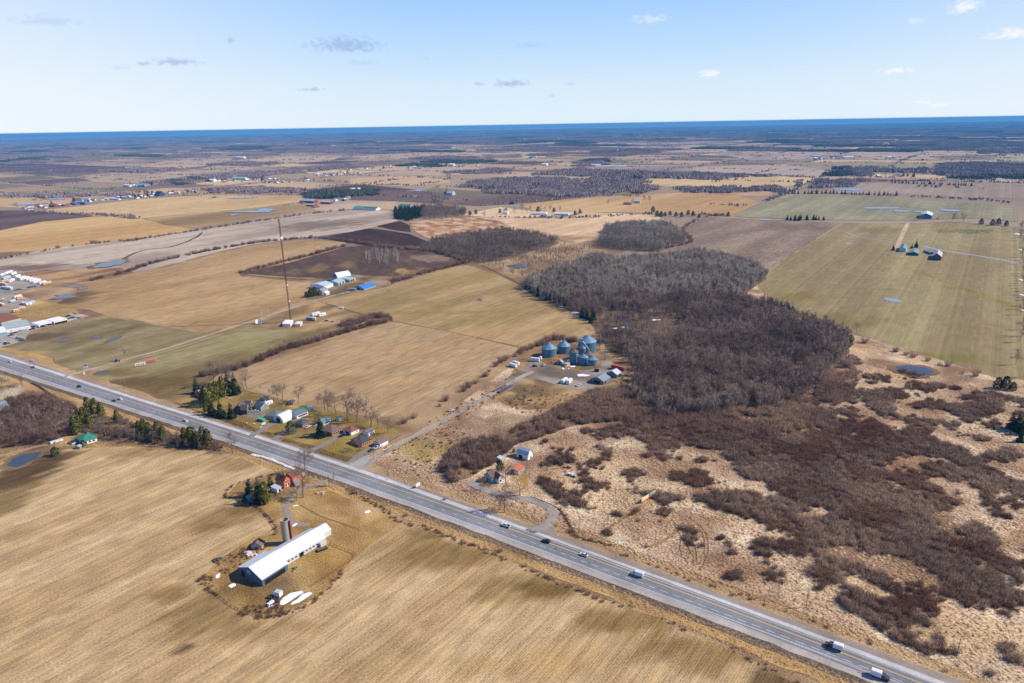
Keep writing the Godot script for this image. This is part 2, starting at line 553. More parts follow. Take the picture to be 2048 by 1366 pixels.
	ribbon("path", [-40, 925, 0, 912, 40, 902, 75, 893, 110, 888], 3.4, 0.13, "gravel", alb(178, 152, 120), 0.6)
	# beyond the highway, left to right
	sheet("field", poly([-60, 700, 30, 678, 60, 668, 150, 646, 215, 634, 259, 641, 330, 653, 413, 668, 268, 713, 200, 733, 150, 744, 104, 716, 60, 704, 0, 694]), 0.06, "crop", 5.0, -55.0, {"c": alb(150, 136, 100), "d": alb(128, 114, 82), "f": 1.4, "sx": 5.0, "k": 1.6, "spots": [spot(80, 672, 60, 8, alb(112, 94, 72), 0.9), spot(125, 681, 22, 5, alb(110, 100, 88), 0.9), spot(240, 670, 8, 22, alb(112, 98, 66), 0.7), spot(190, 700, 40, 8, alb(112, 100, 68), 0.5), spot(60, 706, 40, 6, alb(190, 158, 108), 0.8)]})
	sheet("meadow", poly([-60, 690, 0, 694, 60, 704, 104, 716, 110, 728, 150, 744, 150, 750, 90, 735, -60, 692]), 0.07, "grass", 5.0, 32.0, {"c": alb(206, 168, 112), "d": alb(178, 142, 92)})
	sheet("field", poly([184, 748, 268, 719, 415, 673, 500, 650, 540, 656, 580, 661, 660, 661, 720, 650, 690, 664, 621, 687, 572, 698, 499, 720, 440, 746, 392, 790, 345, 797, 300, 787, 240, 771, 200, 758]), 0.06, "crop", 5.0, -55.0, {"c": alb(158, 146, 106), "d": alb(130, 112, 78), "f": 1.0, "sx": 6.0, "k": 1.8, "spots": [spot(300, 765, 90, 14, alb(112, 92, 60), 0.9), spot(240, 745, 50, 8, alb(124, 100, 64), 0.8), spot(420, 745, 40, 14, alb(128, 110, 72), 0.6), spot(500, 690, 60, 14, alb(150, 144, 98), 0.8)]})
	sheet("field", poly([480, 752, 500, 742, 560, 716, 640, 690, 700, 668, 785, 643, 900, 664, 1048, 698, 1012, 714, 945, 761, 900, 776, 860, 800, 815, 822, 760, 836, 700, 828, 640, 812, 560, 798, 490, 780]), 0.06, "rows", 5.0, -55.0, {"c": alb(184, 156, 120), "d": alb(174, 145, 108), "f": 2.0, "sx": 10.0, "k": 1.2, "v": 0.06, "spots": [spot(800, 700, 120, 14, alb(196, 160, 114), 0.5), spot(680, 760, 60, 8, alb(164, 130, 86), 0.6), spot(800, 760, 70, 8, alb(200, 166, 112), 0.5)]})
	sheet("field", poly([640, 606, 665, 598, 700, 588, 740, 580, 775, 572, 840, 553, 905, 534, 936, 530, 1000, 552, 1052, 577, 1080, 600, 1125, 617, 1178, 640, 1190, 655, 1160, 672, 1110, 676, 1060, 697, 900, 663, 785, 641, 720, 628, 680, 618]), 0.06, "crop", 6.0, -55.0, {"c": alb(182, 154, 112), "d": alb(162, 138, 96), "f": 1.2, "sx": 4.0, "k": 1.8, "v": 0.06, "spots": [spot(760, 600, 90, 10, alb(150, 128, 82), 0.7), spot(900, 560, 90, 12, alb(164, 140, 92), 0.8), spot(900, 625, 120, 4, alb(150, 120, 80), 0.5), spot(1000, 660, 100, 12, alb(190, 154, 108), 0.8)]})
	sheet("field", poly([104, 610, 150, 590, 160, 572, 270, 548, 360, 528, 430, 508, 500, 492, 560, 484, 616, 479, 693, 485, 690, 490, 650, 500, 615, 512, 560, 528, 476, 545, 482, 553, 560, 560, 620, 566, 622, 585, 610, 600, 560, 618, 505, 638, 414, 666, 330, 650, 260, 638, 215, 632, 180, 620]), 0.06, "rows", 8.0, -55.0, {"c": alb(192, 160, 118), "d": alb(172, 140, 100), "f": 0.8, "sx": 6.0, "k": 1.5, "v": 0.06, "spots": [spot(130, 600, 40, 14, alb(110, 88, 64), 1.0), spot(170, 590, 30, 8, alb(130, 104, 72), 0.8), spot(280, 600, 60, 20, alb(182, 148, 100), 0.5)]})
	sheet("field", poly([-80, 530, 60, 505, 130, 493, 270, 480, 395, 461, 500, 444, 615, 428, 700, 420, 788, 422, 800, 440, 760, 452, 700, 464, 640, 472, 560, 482, 500, 490, 430, 505, 360, 524, 270, 545, 160, 568, 90, 560, 40, 545, -80, 548]), 0.06, "crop", 9.0, -55.0, {"c": alb(200, 182, 164), "d": alb(168, 148, 134), "f": 0.7, "sx": 6.0, "k": 1.8, "spots": [spot(60, 535, 90, 8, alb(116, 96, 84), 0.8), spot(640, 450, 90, 10, alb(128, 112, 98), 0.8), spot(560, 478, 60, 8, alb(204, 188, 168), 0.6), spot(400, 500, 90, 8, alb(204, 188, 170), 0.6)]})
	sheet("meadow", poly([36, 575, 90, 560, 160, 568, 270, 545, 240, 536, 170, 538, 100, 540, 40, 545, 30, 560]), 0.07, "marsh", 8.0, -55.0, {"c": alb(196, 160, 116), "d": alb(140, 108, 82), "f": 1.6, "sx": 4.0, "k": 1.8})
	sheet("field", poly([478, 546, 560, 530, 620, 514, 690, 494, 735, 491, 800, 498, 850, 505, 935, 526, 880, 535, 810, 560, 775, 566, 700, 568, 640, 556, 560, 553]), 0.06, "crop", 7.0, 62.0, {"c": alb(108, 88, 78), "d": alb(96, 78, 68), "f": 1.2, "sx": 4.0, "spots": [spot(860, 515, 60, 9, alb(150, 126, 106), 0.9), spot(820, 545, 50, 9, alb(160, 128, 90), 0.8), spot(800, 540, 20, 6, alb(196, 156, 92), 0.8), spot(640, 535, 24, 9, alb(150, 124, 84), 0.7), spot(690, 530, 26, 9, alb(146, 120, 84), 0.7), spot(580, 545, 30, 7, alb(144, 118, 82), 0.5), spot(770, 555, 60, 5, alb(176, 138, 86), 0.8)]})
	sheet("field", poly([640, 475, 700, 464, 738, 457, 770, 460, 819, 468, 853, 482, 862, 492, 800, 495, 735, 488, 690, 484]), 0.06, "crop", 7.0, 62.0, {"c": alb(84, 66, 60), "d": alb(70, 54, 50), "f": 1.2, "sx": 4.0})
	sheet("field", poly([752, 452, 800, 442, 819, 450, 822, 464, 790, 460]), 0.07, "crop", 7.0, 62.0, {"c": alb(86, 66, 58), "d": alb(76, 58, 52)})
	sheet("meadow", poly([820, 444, 880, 437, 940, 434, 1000, 442, 1022, 454, 1010, 462, 940, 468, 870, 480, 845, 472, 826, 460]), 0.06, "marsh", 6.0, 62.0, {"c": alb(222, 186, 148), "d": alb(170, 124, 92), "f": 2.6, "sx": 1.6, "k": 1.7})
	sheet("field", poly([936, 434, 1000, 436, 1080, 437, 1140, 434, 1170, 424, 1310, 430, 1340, 444, 1300, 452, 1215, 458, 1200, 478, 1160, 484, 1100, 478, 1020, 465, 1022, 452]), 0.06, "crop", 10.0, -55.0, {"c": alb(232, 200, 164), "d": alb(212, 178, 142), "f": 0.8, "sx": 3.0, "k": 1.6, "spots": [spot(1120, 476, 70, 5, alb(160, 130, 100), 0.8)]})
	sheet("field", poly([1195, 512, 1240, 502, 1318, 502, 1372, 484, 1360, 460, 1412, 433, 1500, 436, 1560, 442, 1680, 446, 1650, 465, 1600, 496, 1545, 536, 1528, 545, 1470, 530, 1390, 520, 1330, 532, 1260, 528]), 0.06, "rows", 8.0, -55.0, {"c": alb(160, 140, 122), "d": alb(140, 120, 106), "f": 1.2, "sx": 5.0, "k": 1.9, "v": 0.1, "spots": [spot(1590, 455, 60, 8, alb(128, 106, 94), 0.7)]})
	sheet("field", poly([1690, 446, 1816, 447, 1890, 444, 1960, 448, 2060, 460, 2060, 760, 1996, 757, 1960, 746, 1900, 725, 1800, 694, 1700, 668, 1640, 648, 1590, 628, 1530, 590, 1514, 572, 1545, 540, 1600, 500, 1650, 467]), 0.06, "crop", 7.0, -55.0, {"c": alb(164, 150, 110), "d": alb(150, 132, 98), "f": 1.0, "sx": 7.0, "k": 1.7, "v": 0.05, "spots": [spot(1600, 595, 60, 12, alb(136, 116, 70), 0.7), spot(1990, 600, 12, 90, alb(150, 128, 60), 0.7), spot(1900, 715, 120, 10, alb(130, 124, 70), 0.8), spot(1940, 463, 80, 5, alb(118, 112, 74), 0.8), spot(1750, 460, 60, 8, alb(140, 122, 82), 0.7), spot(1700, 640, 80, 14, alb(132, 118, 72), 0.6)]})
	sheet("field", poly([1565, 388, 1640, 388, 1790, 392, 1850, 402, 1980, 408, 2036, 420, 2036, 444, 1960, 436, 1836, 440, 1700, 441, 1580, 438, 1470, 433, 1490, 420, 1530, 402]), 0.06, "crop", 14.0, -55.0, {"c": alb(160, 154, 124), "d": alb(144, 136, 110), "f": 0.7, "sx": 5.0, "k": 1.6})
	# rough ground on the right
	sheet("meadow", poly([690, 930, 740, 915, 800, 880, 880, 840, 930, 800, 1010, 740, 1060, 715, 1180, 672, 1210, 640, 1060, 580, 1100, 545, 1200, 520, 1420, 522, 1520, 560, 1530, 590, 1590, 628, 1700, 668, 1800, 694, 1960, 745, 2060, 780, 2100, 1366, 2080, 1440, 1960, 1366, 1700, 1260, 1400, 1150, 1150, 1055, 900, 985]), 0.03, "marsh", 5.0, 32.0, {"c": alb(222, 194, 162), "d": alb(160, 128, 102), "f": 2.2, "sx": 1.3, "k": 1.7, "v": 0.16, "spots": [
		spot(850, 900, 70, 30, alb(158, 134, 76), 0.7), spot(1130, 790, 110, 40, alb(176, 148, 104), 0.6), spot(1200, 960, 120, 50, alb(220, 190, 148), 0.7), spot(1500, 1000, 40, 20, alb(180, 140, 90), 0.6), spot(1500, 760, 200, 90, alb(110, 88, 72), 0.8), spot(1300, 620, 200, 60, alb(104, 86, 72), 0.8), spot(1700, 950, 170, 90, alb(124, 92, 72), 0.7), spot(1500, 870, 140, 50, alb(112, 86, 68), 0.7),
		spot(1800, 1000, 160, 60, alb(120, 90, 68), 0.6), spot(1900, 1100, 160, 60, alb(130, 100, 72), 0.6), spot(1250, 860, 90, 20, alb(128, 90, 74), 0.7), spot(1800, 760, 60, 24, alb(220, 184, 136), 0.7), spot(1950, 1280, 120, 40, alb(210, 178, 134), 0.6), spot(1700, 1190, 160, 40, alb(212, 180, 138), 0.6), spot(1720, 700, 40, 20, alb(214, 182, 140), 0.8), spot(1850, 720, 80, 9, alb(208, 178, 138), 0.8), spot(1000, 860, 120, 40, alb(130, 106, 84), 0.5)]})
	# gravel yard at the grain bins and the lane to it
	sheet("gravel_yard", poly([1036, 742, 1060, 724, 1080, 722, 1100, 730, 1130, 736, 1160, 742, 1200, 736, 1206, 716, 1196, 698, 1206, 700, 1222, 716, 1226, 732, 1250, 745, 1236, 760, 1200, 775, 1170, 782, 1130, 776, 1090, 762, 1066, 758, 1045, 762, 1020, 780, 1000, 790, 985, 782, 1010, 762]), 0.12, "gravel", 4.0, 32.0, {"c": alb(168, 158, 146), "d": alb(128, 114, 100), "f": 3.0, "sx": 2.0, "k": 1.8})
	sheet("yard", poly([1040, 716, 1060, 706, 1100, 690, 1130, 685, 1160, 690, 1210, 690, 1260, 700, 1270, 730, 1255, 775, 1200, 800, 1120, 815, 1060, 820, 1010, 810, 985, 790, 1020, 752]), 0.09, "grass", 4.0, 32.0, {"c": alb(180, 148, 104), "d": alb(128, 106, 80), "f": 3.0, "sx": 1.2, "k": 1.7, "spots": [spot(1120, 712, 26, 5, alb(184, 112, 72), 0.8), spot(1100, 724, 14, 3, alb(180, 104, 66), 0.8)]})
	ribbon("lane", [735, 935, 748, 917, 790, 893, 840, 866, 890, 840, 950, 806, 1000, 779, 1040, 755, 1066, 743], 5.2, 0.15, "gravel", alb(172, 160, 142), 0.5)
	ribbon("lane", [118, 757, 151, 747, 200, 734, 268, 715, 340, 695, 414, 671, 500, 643, 560, 624, 620, 604, 660, 593, 700, 583], 4.6, 0.15, "gravel", alb(190, 168, 140), 0.4)
	ribbon("ditch", [268, 722, 340, 703, 414, 680, 480, 661], 1.6, 0.1, "grass", alb(120, 98, 72), 0.4)
	sheet("yard", poly([428, 668, 500, 644, 560, 625, 620, 606, 660, 606, 700, 622, 775, 640, 720, 652, 660, 664, 600, 664, 540, 660, 500, 652]), 0.08, "grass", 5.0, -55.0, {"c": alb(190, 158, 116), "d": alb(140, 116, 84), "f": 2.2, "sx": 2.0, "k": 1.7})
	sheet("yard", poly([612, 600, 620, 575, 650, 558, 700, 548, 760, 555, 790, 566, 770, 575, 740, 580, 700, 588, 660, 596]), 0.09, "gravel", 5.0, -55.0, {"c": alb(152, 138, 118), "d": alb(120, 98, 76), "f": 2.2, "sx": 2.0, "k": 1.7, "spots": [spot(700, 563, 24, 4, alb(190, 150, 96), 0.9), spot(770, 566, 24, 4, alb(200, 150, 116), 0.7), spot(640, 596, 30, 4, alb(140, 122, 78), 0.8)]})
	# lots of the row of houses
	sheet("lawn", poly([392, 792, 440, 770, 486, 782, 560, 800, 640, 815, 700, 832, 760, 846, 800, 862, 760, 890, 700, 926, 640, 912, 560, 884, 480, 856, 400, 826, 345, 806]), 0.09, "grass", 4.0, 32.0, {"c": alb(172, 146, 90), "d": alb(138, 116, 68), "f": 3.0, "sx": 1.2, "k": 1.6, "spots": [spot(690, 890, 70, 20, alb(158, 138, 74), 0.7), spot(600, 800, 70, 6, alb(150, 112, 80), 0.7), spot(585, 812, 16, 4, alb(196, 166, 98), 0.8)]})
	for d in [[496, 876, 520, 862, 548, 846, 566, 840], [548, 880, 566, 868, 600, 853, 625, 845], [614, 905, 640, 893, 668, 878, 690, 866], [700, 926, 722, 908, 748, 894, 766, 886]]:
		ribbon("driveway", d, 5.0, 0.15, "gravel", alb(150, 140, 132), 0.4)
	sheet("driveway", poly([471, 826, 490, 816, 524, 818, 534, 826, 520, 836, 495, 836]), 0.15, "gravel", 3.0, 32.0, {"c": alb(160, 152, 144), "d": alb(140, 130, 122)})
	ribbon("driveway", [372, 818, 395, 812, 418, 803], 3.5, 0.14, "gravel", alb(150, 134, 110), 0.4)
	# the old drive that loops back to the highway, and tracks in the grass
	ribbon("driveway", [1054, 1064, 1086, 1056, 1104, 1040, 1106, 1024, 1090, 1012, 1060, 1000, 1020, 993, 980, 983, 950, 972, 938, 962], 5.4, 0.15, "gravel", alb(164, 156, 148), 0.5)
	sheet("driveway", poly([1062, 1050, 1096, 1040, 1112, 1060, 1112, 1076, 1040, 1052]), 0.145, "gravel", 3.0, 32.0, {"c": alb(166, 158, 148), "d": alb(150, 138, 126)})
	sheet("driveway", poly([690, 938, 712, 914, 740, 910, 745, 926, 732, 940, 736, 956]), 0.145, "gravel", 3.0, 32.0, {"c": alb(184, 178, 172), "d": alb(170, 164, 158)})
	for t in [[1342, 1040, 1372, 1066, 1390, 1095, 1394, 1130], [1348, 1048, 1366, 1080, 1386, 1112, 1388, 1132], [1362, 1076, 1360, 1100, 1376, 1128], [1400, 1050, 1414, 1074, 1416, 1104, 1406, 1130], [1394, 1046, 1408, 1076, 1408, 1108]]:
		ribbon("wheel_track", t, 0.5, 0.1, "grass", alb(120, 92, 70), 0.2)
	ribbon("path", [1280, 1012, 1250, 1035, 1215, 1058, 1190, 1078], 2.2, 0.09, "grass", alb(152, 122, 84), 0.6)
	ribbon("path", [1370, 1050, 1330, 1080, 1300, 1095], 2.2, 0.09, "grass", alb(160, 128, 92), 0.6)
	ribbon("ditch", [1118, 1018, 1132, 1038, 1142, 1056, 1148, 1068, 1180, 1082, 1222, 1090], 1.4, 0.1, "grass", alb(84, 64, 50), 0.5)
	ribbon("ditch", [1060, 993, 1100, 1008, 1118, 1018], 0.8, 0.1, "grass", alb(110, 86, 66), 0.3)
	# roads further off
	ribbon("road", [1300, 431, 1406, 433, 1519, 438, 1690, 445, 1816, 446, 1895, 443, 1970, 447, 2040, 455], 6.5, 0.15, "gravel", alb(190, 178, 160), 0.4)
	ribbon("lane", [1816, 446, 1808, 462, 1800, 480, 1793, 497], 7.5, 0.16, "gravel", alb(206, 182, 152), 0.8)
	ribbon("ditch", [900, 533, 940, 527, 1000, 548, 1050, 574], 2.4, 0.12, "grass", alb(104, 82, 66), 0.8)
	ribbon("ditch", [785, 642, 900, 664, 1048, 698], 0.9, 0.12, "grass", alb(150, 118, 82), 0.3)
	ribbon("ditch", [650, 607, 720, 627, 785, 642], 2.6, 0.12, "grass", alb(116, 92, 66), 0.8)
	ribbon("ditch", [404, 465, 390, 476, 340, 494, 290, 500, 250, 516, 238, 530], 6.0, 0.12, "grass", alb(108, 88, 74), 2.0)
	ribbon("ditch", [476, 546, 520, 553, 570, 557, 625, 560], 3.0, 0.12, "grass", alb(90, 72, 60), 1.0)
	# the lots of the car dealer
	sheet("gravel_yard", poly([-80, 560, 0, 540, 30, 548, 70, 556, 104, 564, 76, 575, 40, 582, 25, 588, 70, 600, 60, 615, 40, 625, 22, 625, 0, 632, -80, 660]), 0.1, "gravel", 6.0, -55.0, {"c": alb(168, 160, 150), "d": alb(150, 142, 132)})
	sheet("gravel_yard", poly([-80, 650, 20, 640, 60, 643, 160, 628, 180, 632, 120, 648, 60, 662, 50, 680, 20, 690, -80, 712]), 0.11, "gravel", 6.0, -55.0, {"c": alb(186, 178, 166), "d": alb(160, 148, 136)})
	sheet("meadow", poly([40, 622, 70, 600, 150, 612, 158, 628, 90, 640, 60, 642, 22, 628]), 0.12, "grass", 5.0, -55.0, {"c": alb(208, 174, 118), "d": alb(170, 140, 92)})
	# open water, ice and old snow
	for w in [[130, 592, 30, 3.6, "water"], [146, 573, 14, 2, "water"], [165, 578, 7, 1.4, "water"], [226, 679, 7, 4, "water"], [128, 681, 14, 2.4, "water"], [190, 675, 10, 2, "water"], [206, 744, 12, 3, "water"], [52, 918, 24, 12, "water"], [220, 527, 22, 7, "water"], [1823, 740, 28, 9, "water"], [1786, 600, 13, 3.6, "ice"], [1698, 488, 8, 1.2, "ice"],
		[1036, 532, 16, 3.4, "water"], [1101, 540, 7, 3, "water"], [1206, 465, 6, 2, "water"], [1252, 640, 10, 8, "water"], [1296, 666, 10, 3, "water"], [1700, 379, 44, 2.4, "ice"], [1760, 417, 36, 1.6, "ice"], [1800, 423, 18, 1.4, "ice"], [1900, 421, 14, 2.6, "ice"], [1560, 391, 7, 1.2, "ice"], [1530, 440, 14, 1.4, "ice"], [1838, 424, 12, 1.6, "ice"],
		[500, 424, 44, 1.7, "ice"], [530, 420, 16, 1.8, "ice"], [466, 430, 8, 1.2, "ice"], [480, 396, 26, 1.6, "water"], [430, 395, 8, 1.4, "water"], [402, 460, 9, 1.4, "ice"], [104, 398, 20, 2, "ice"], [48, 408, 22, 2, "ice"], [130, 315, 20, 0.8, "ice"], [1610, 290, 50, 1.4, "ice"], [1670, 289, 30, 1.2, "ice"], [945, 265, 30, 0.6, "ice"], [840, 381, 10, 1.2, "ice"], [830, 393, 8, 1.0, "ice"], [1610, 299, 8, 0.8, "ice"], [960, 600, 4, 2, "water"]]:
		puddle(w[0], w[1], w[2], w[3], 0.2 if w[1] > 450 else 0.9, w[4], w[2])
	ribbon("water", [1692, 464, 1710, 472, 1740, 478, 1785, 484], 3.6, 0.2, "plain", alb(168, 176, 186), 1.4)
	ribbon("water", [1846, 492, 1880, 500, 1930, 508, 1970, 514, 2036, 526], 6.5, 0.2, "plain", alb(170, 180, 194), 2.0)
	for w in [[466, 1172, 5, 4], [592, 1012, 5, 1.2], [590, 1050, 4, 2.4], [1164, 751, 11, 2], [1145, 733, 5, 1.4], [1178, 645, 4, 1.2], [1150, 626, 8, 1.4], [1125, 613, 6, 1.2], [1170, 638, 6, 1.2], [1250, 655, 8, 1.2], [1230, 657, 5, 1.4], [1250, 562, 10, 1.4], [1262, 560, 5, 1.4], [1130, 683, 8, 1.2], [436, 1153, 4, 4], [735, 1024, 4, 2.6], [540, 1213, 5, 4], [2036, 468, 6, 1.4], [2043, 500, 3, 2], [2043, 560, 3, 2], [2044, 590, 3, 2], [2044, 620, 3, 2], [1310, 640, 8, 1.2], [120, 805, 6, 1.4]]:
		puddle(w[0], w[1], w[2], w[3], 0.25, "snow", w[0])
	for w in [[560, 1210, 561, 1203, 567, 1196, 581, 1187, 605, 1182, 607, 1186, 597, 1192, 586, 1199, 581, 1203, 567, 1211], [581, 1211, 584, 1205, 595, 1199, 605, 1189, 621, 1184.5, 625, 1188, 614, 1196, 598, 1206]]:
		water_sheet("snow_patch", poly(w), 0.25, "snow")
	var s := smooth_line([505, 908, 540, 918, 570, 930, 600, 944, 612, 950], 3.0)
	strip("snow_patch", offset_line(s, -0.8, 0.8), offset_line(s, func(p): return 1.3 + n1.get_noise_2d(p.x * 9.0, p.y * 9.0) * 1.4, 1.0), 0.3, "grass", Color(0.86, 0.85, 0.87), 0.2)

# ---------------------------------------------------------------- the highway
func lerp_table(s: float, t: Array) -> float:
	for i in range(1, t.size()):
		if s <= t[i][0]:
			return lerpf(t[i - 1][1], t[i][1], clampf((s - t[i - 1][0]) / (t[i][0] - t[i - 1][0]), 0.0, 1.0))
	return t[t.size() - 1][1]

func road_at(s: float, side: float) -> Vector2:   # s metres along the highway, side metres to the near side of the yellow line
	var f := func(x: float) -> float: return ((4.229954e-8 * x + 1.155458e-4) * x + 5.949438e-2) * x - 270.5671
	var t := Vector2(cos(deg_to_rad(32.5)), sin(deg_to_rad(32.5)))
	var n := Vector2(-t.y, t.x)
	var slope: float = (f.call(s + 1.0) - f.call(s - 1.0)) / 2.0
	var d := (t + n * slope).normalized()
	return t * s + n * float(f.call(s)) + Vector2(-d.y, d.x) * side

func make_road() -> void:
	var far_asphalt := [[-1100, -9.5], [-780, -9.0], [-700, -7.3], [-600, -5.3], [-560, -4.8], [-300, -4.2], [-190, -2.9], [-110, -2.2], [60, -3.2]]
	var near_white := [[-1100, 6.0], [-760, 6.6], [-650, 8.0], [-560, 8.6], [-300, 7.7], [-110, 7.7], [-30, 5.4], [60, 3.9]]
	var far_edge := [[-1100, -15.5], [-780, -15.0], [-650, -12.0], [-560, -9.5], [-300, -8.6], [-100, -8.2], [60, -9.6]]
	var near_edge := [[-1100, 11.0], [-600, 12.2], [-300, 11.2], [-150, 12.2], [60, 9.6]]
	var ss := []
	var s := -1100.0
	while s <= 60.0:
		ss.append(s)
		s += 8.0
	var line := func(tab: Array, plus: float, wob := 0.0) -> PackedVector2Array:
		var o := PackedVector2Array()
		for x in ss:
			o.append(road_at(x, lerp_table(x, tab) + plus + n1.get_noise_2d(x * 5.0, plus * 90.0) * wob))
		return o
	# bank, gravel, paved shoulders, asphalt
	strip("verge", line.call(far_edge, -7.0, 5.0), line.call(far_edge, 0.5), 0.09, "grass", alb(184, 152, 112), 0.2)
	strip("verge", line.call(near_edge, -0.5), line.call(near_edge, 5.0, 1.5), 0.09, "marsh", alb(120, 104, 88), 0.2)
	strip("verge", line.call(near_edge, 4.2, 1.5), line.call(near_edge, 11.0, 3.0), 0.085, "grass", alb(190, 152, 100), 0.25)
	strip("road_shoulder", line.call(far_edge, -0.8, 1.6), line.call(far_asphalt, 0.2), 0.12, "gravel", alb(162, 148, 136), 0.08)
	strip("road_shoulder", line.call(far_asphalt, -3.0), line.call(far_asphalt, 0.2), 0.15, "gravel", alb(208, 203, 200), 0.05)
	strip("road_shoulder", line.call(near_white, -0.2), line.call(near_edge, 0.4, 1.2), 0.12, "gravel", alb(182, 172, 163), 0.08)
	strip("road_shoulder", line.call(near_white, -0.2), line.call(near_white, 1.9), 0.15, "gravel", alb(172, 169, 168), 0.05)
	strip("road", line.call(far_asphalt, 0.0), line.call(near_white, 0.1), 0.18, "gravel", alb(141, 142, 146), 0.05)
	# darker wheel paths in each lane
	for off in [-2.9, -1.2, 1.0, 2.7, 4.9, 6.6]:
		strip("road_wear", line.call([[0, off]], -0.35), line.call([[0, off]], 0.35), 0.192, "gravel", alb(131, 132, 137), 0.08)
	# paint
	var yellow := alb(238, 198, 110)
	strip("road_marking", line.call([[0, -0.30]], 0.0), line.call([[0, -0.08]], 0.0), 0.205, "mark", yellow, 0.1)
	strip("road_marking", line.call([[0, 0.08]], 0.0), line.call([[0, 0.30]], 0.0), 0.205, "mark", yellow, 0.1)
	strip("road_marking", line.call(near_white, -0.16), line.call(near_white, 0.08), 0.205, "mark", alb(245, 242, 240), 0.1)
	strip("road_marking", line.call(far_asphalt, 0.1), line.call(far_asphalt, 0.32), 0.205, "mark", alb(232, 230, 226), 0.1)
	var dash_near := [[-1100, 3.4], [-420, 3.3], [-320, 3.7], [-150, 4.4], [-110, 4.6], [0, 3.5], [60, 2.6]]
	var dash_far := [[-1100, -4.6], [-720, -4.4], [-640, -3.4]]
	var st := SurfaceTool.new()
	st.begin(Mesh.PRIMITIVE_TRIANGLES)
	st.set_normal(Vector3.UP)
	var quad := func(a: float, b: float, tab: Array, half: float) -> void:
		st.set_color(alb(248, 246, 244))
		var p := []
		for x in [a, b]:
			for h in [-half, half]:
				var w := road_at(x, lerp_table(x, tab) + h)
				p.append(Vector3(w.x, 0.207, w.y))
		for i in [0, 2, 1, 1, 2, 3]:
			st.set_uv(Vector2(p[i].x, p[i].z) / 20.0)
			st.set_normal(Vector3.UP)
			st.add_vertex(p[i])
	s = -1000.0
	while s < 55.0:
		var period := 6.2 if s > -185.0 else 8.6
		quad.call(s, s + (3.6 if s > -185.0 else 3.0), dash_near, 0.13 if s > -185.0 else 0.1)
		if s < -640.0:
			quad.call(s + 2.0, s + 5.0, dash_far, 0.1)
		s += period
	struct("road_marking", st.commit(), M.mark).set_meta("kind", "stuff")
	# skid marks and patches
	strip("road_wear", line.call([[-1100, -3.6], [60, -3.0]], -0.2), line.call([[-1100, -3.6], [60, -3.0]], 0.05), 0.198, "gravel", alb(134, 134, 138), 0.1)

func _ready() -> void:
	rng.seed = 7
	n1.seed = 4
	n1.noise_type = FastNoiseLite.TYPE_SIMPLEX_SMOOTH
	n1.frequency = 0.01
	n1.fractal_octaves = 4
	n2.seed = 8
	n2.noise_type = FastNoiseLite.TYPE_SIMPLEX_SMOOTH
	n2.frequency = 0.02
	n2.fractal_octaves = 3
	make_view()
	make_textures()
	make_land()
	make_road()
	make_plants()
	make_buildings()
	make_things()
	make_far()

# ---------------------------------------------------------------- plants
func dry(r: float, gg: float, b: float) -> Color:   # bark and twigs: thin, half in their own shade
	var c := alb(r, gg, b).srgb_to_linear()
	return Color(minf(c.r * 1.35, 0.9), minf(c.g * 1.35, 0.9), minf(c.b * 1.35, 0.9)).linear_to_srgb()

func begin() -> SurfaceTool:
	var st := SurfaceTool.new()
	st.begin(Mesh.PRIMITIVE_TRIANGLES)
	return st

func tri(st: SurfaceTool, a: Vector3, b: Vector3, c: Vector3, n: Vector3, col: Color) -> void:
	for p in [a, b, c] if (c - a).cross(b - a).dot(n) >= 0.0 else [a, c, b]:
		st.set_normal(n)
		st.set_color(col)
		st.add_vertex(p)

func limb(st: SurfaceTool, a: Vector3, b: Vector3, ra: float, rb: float, col: Color, sides := 3) -> void:
	var d := (b - a).normalized()
	var u := d.cross(Vector3(0.31, 0.17, 0.93)).normalized()
	var v := d.cross(u)
	for i in sides:
		var t0 := TAU * i / sides
		var t1 := TAU * (i + 1) / sides
		var o0 := u * cos(t0) + v * sin(t0)
		var o1 := u * cos(t1) + v * sin(t1)
		var q := [[a + o0 * ra, o0], [a + o1 * ra, o1], [b + o1 * rb, o1], [b + o0 * rb, o0]]
		var turned: bool = (q[2][0] - q[0][0]).cross(q[1][0] - q[0][0]).dot(o0 + o1) >= 0.0
		for k in [0, 1, 2, 0, 2, 3] if turned else [0, 2, 1, 0, 3, 2]:
			st.set_normal(q[k][1])
			st.set_color(col)
			st.add_vertex(q[k][0])

func twig(st: SurfaceTool, a: Vector3, d: Vector3, wide: float, col: Color) -> void:
	var s := d.cross(Vector3(rng.randf_range(-1, 1), rng.randf_range(-1, 1), rng.randf_range(-1, 1))).normalized() * wide
	tri(st, a - s, a + s, a + d, (d.normalized().cross(s) + Vector3(0, 0.25, 0)).normalized(), col)

func any_dir(up: float) -> Vector3:
	return (Vector3(rng.randf_range(-1, 1), rng.randf_range(-0.6, 1), rng.randf_range(-1, 1)).normalized() + Vector3(0, up, 0)).normalized()

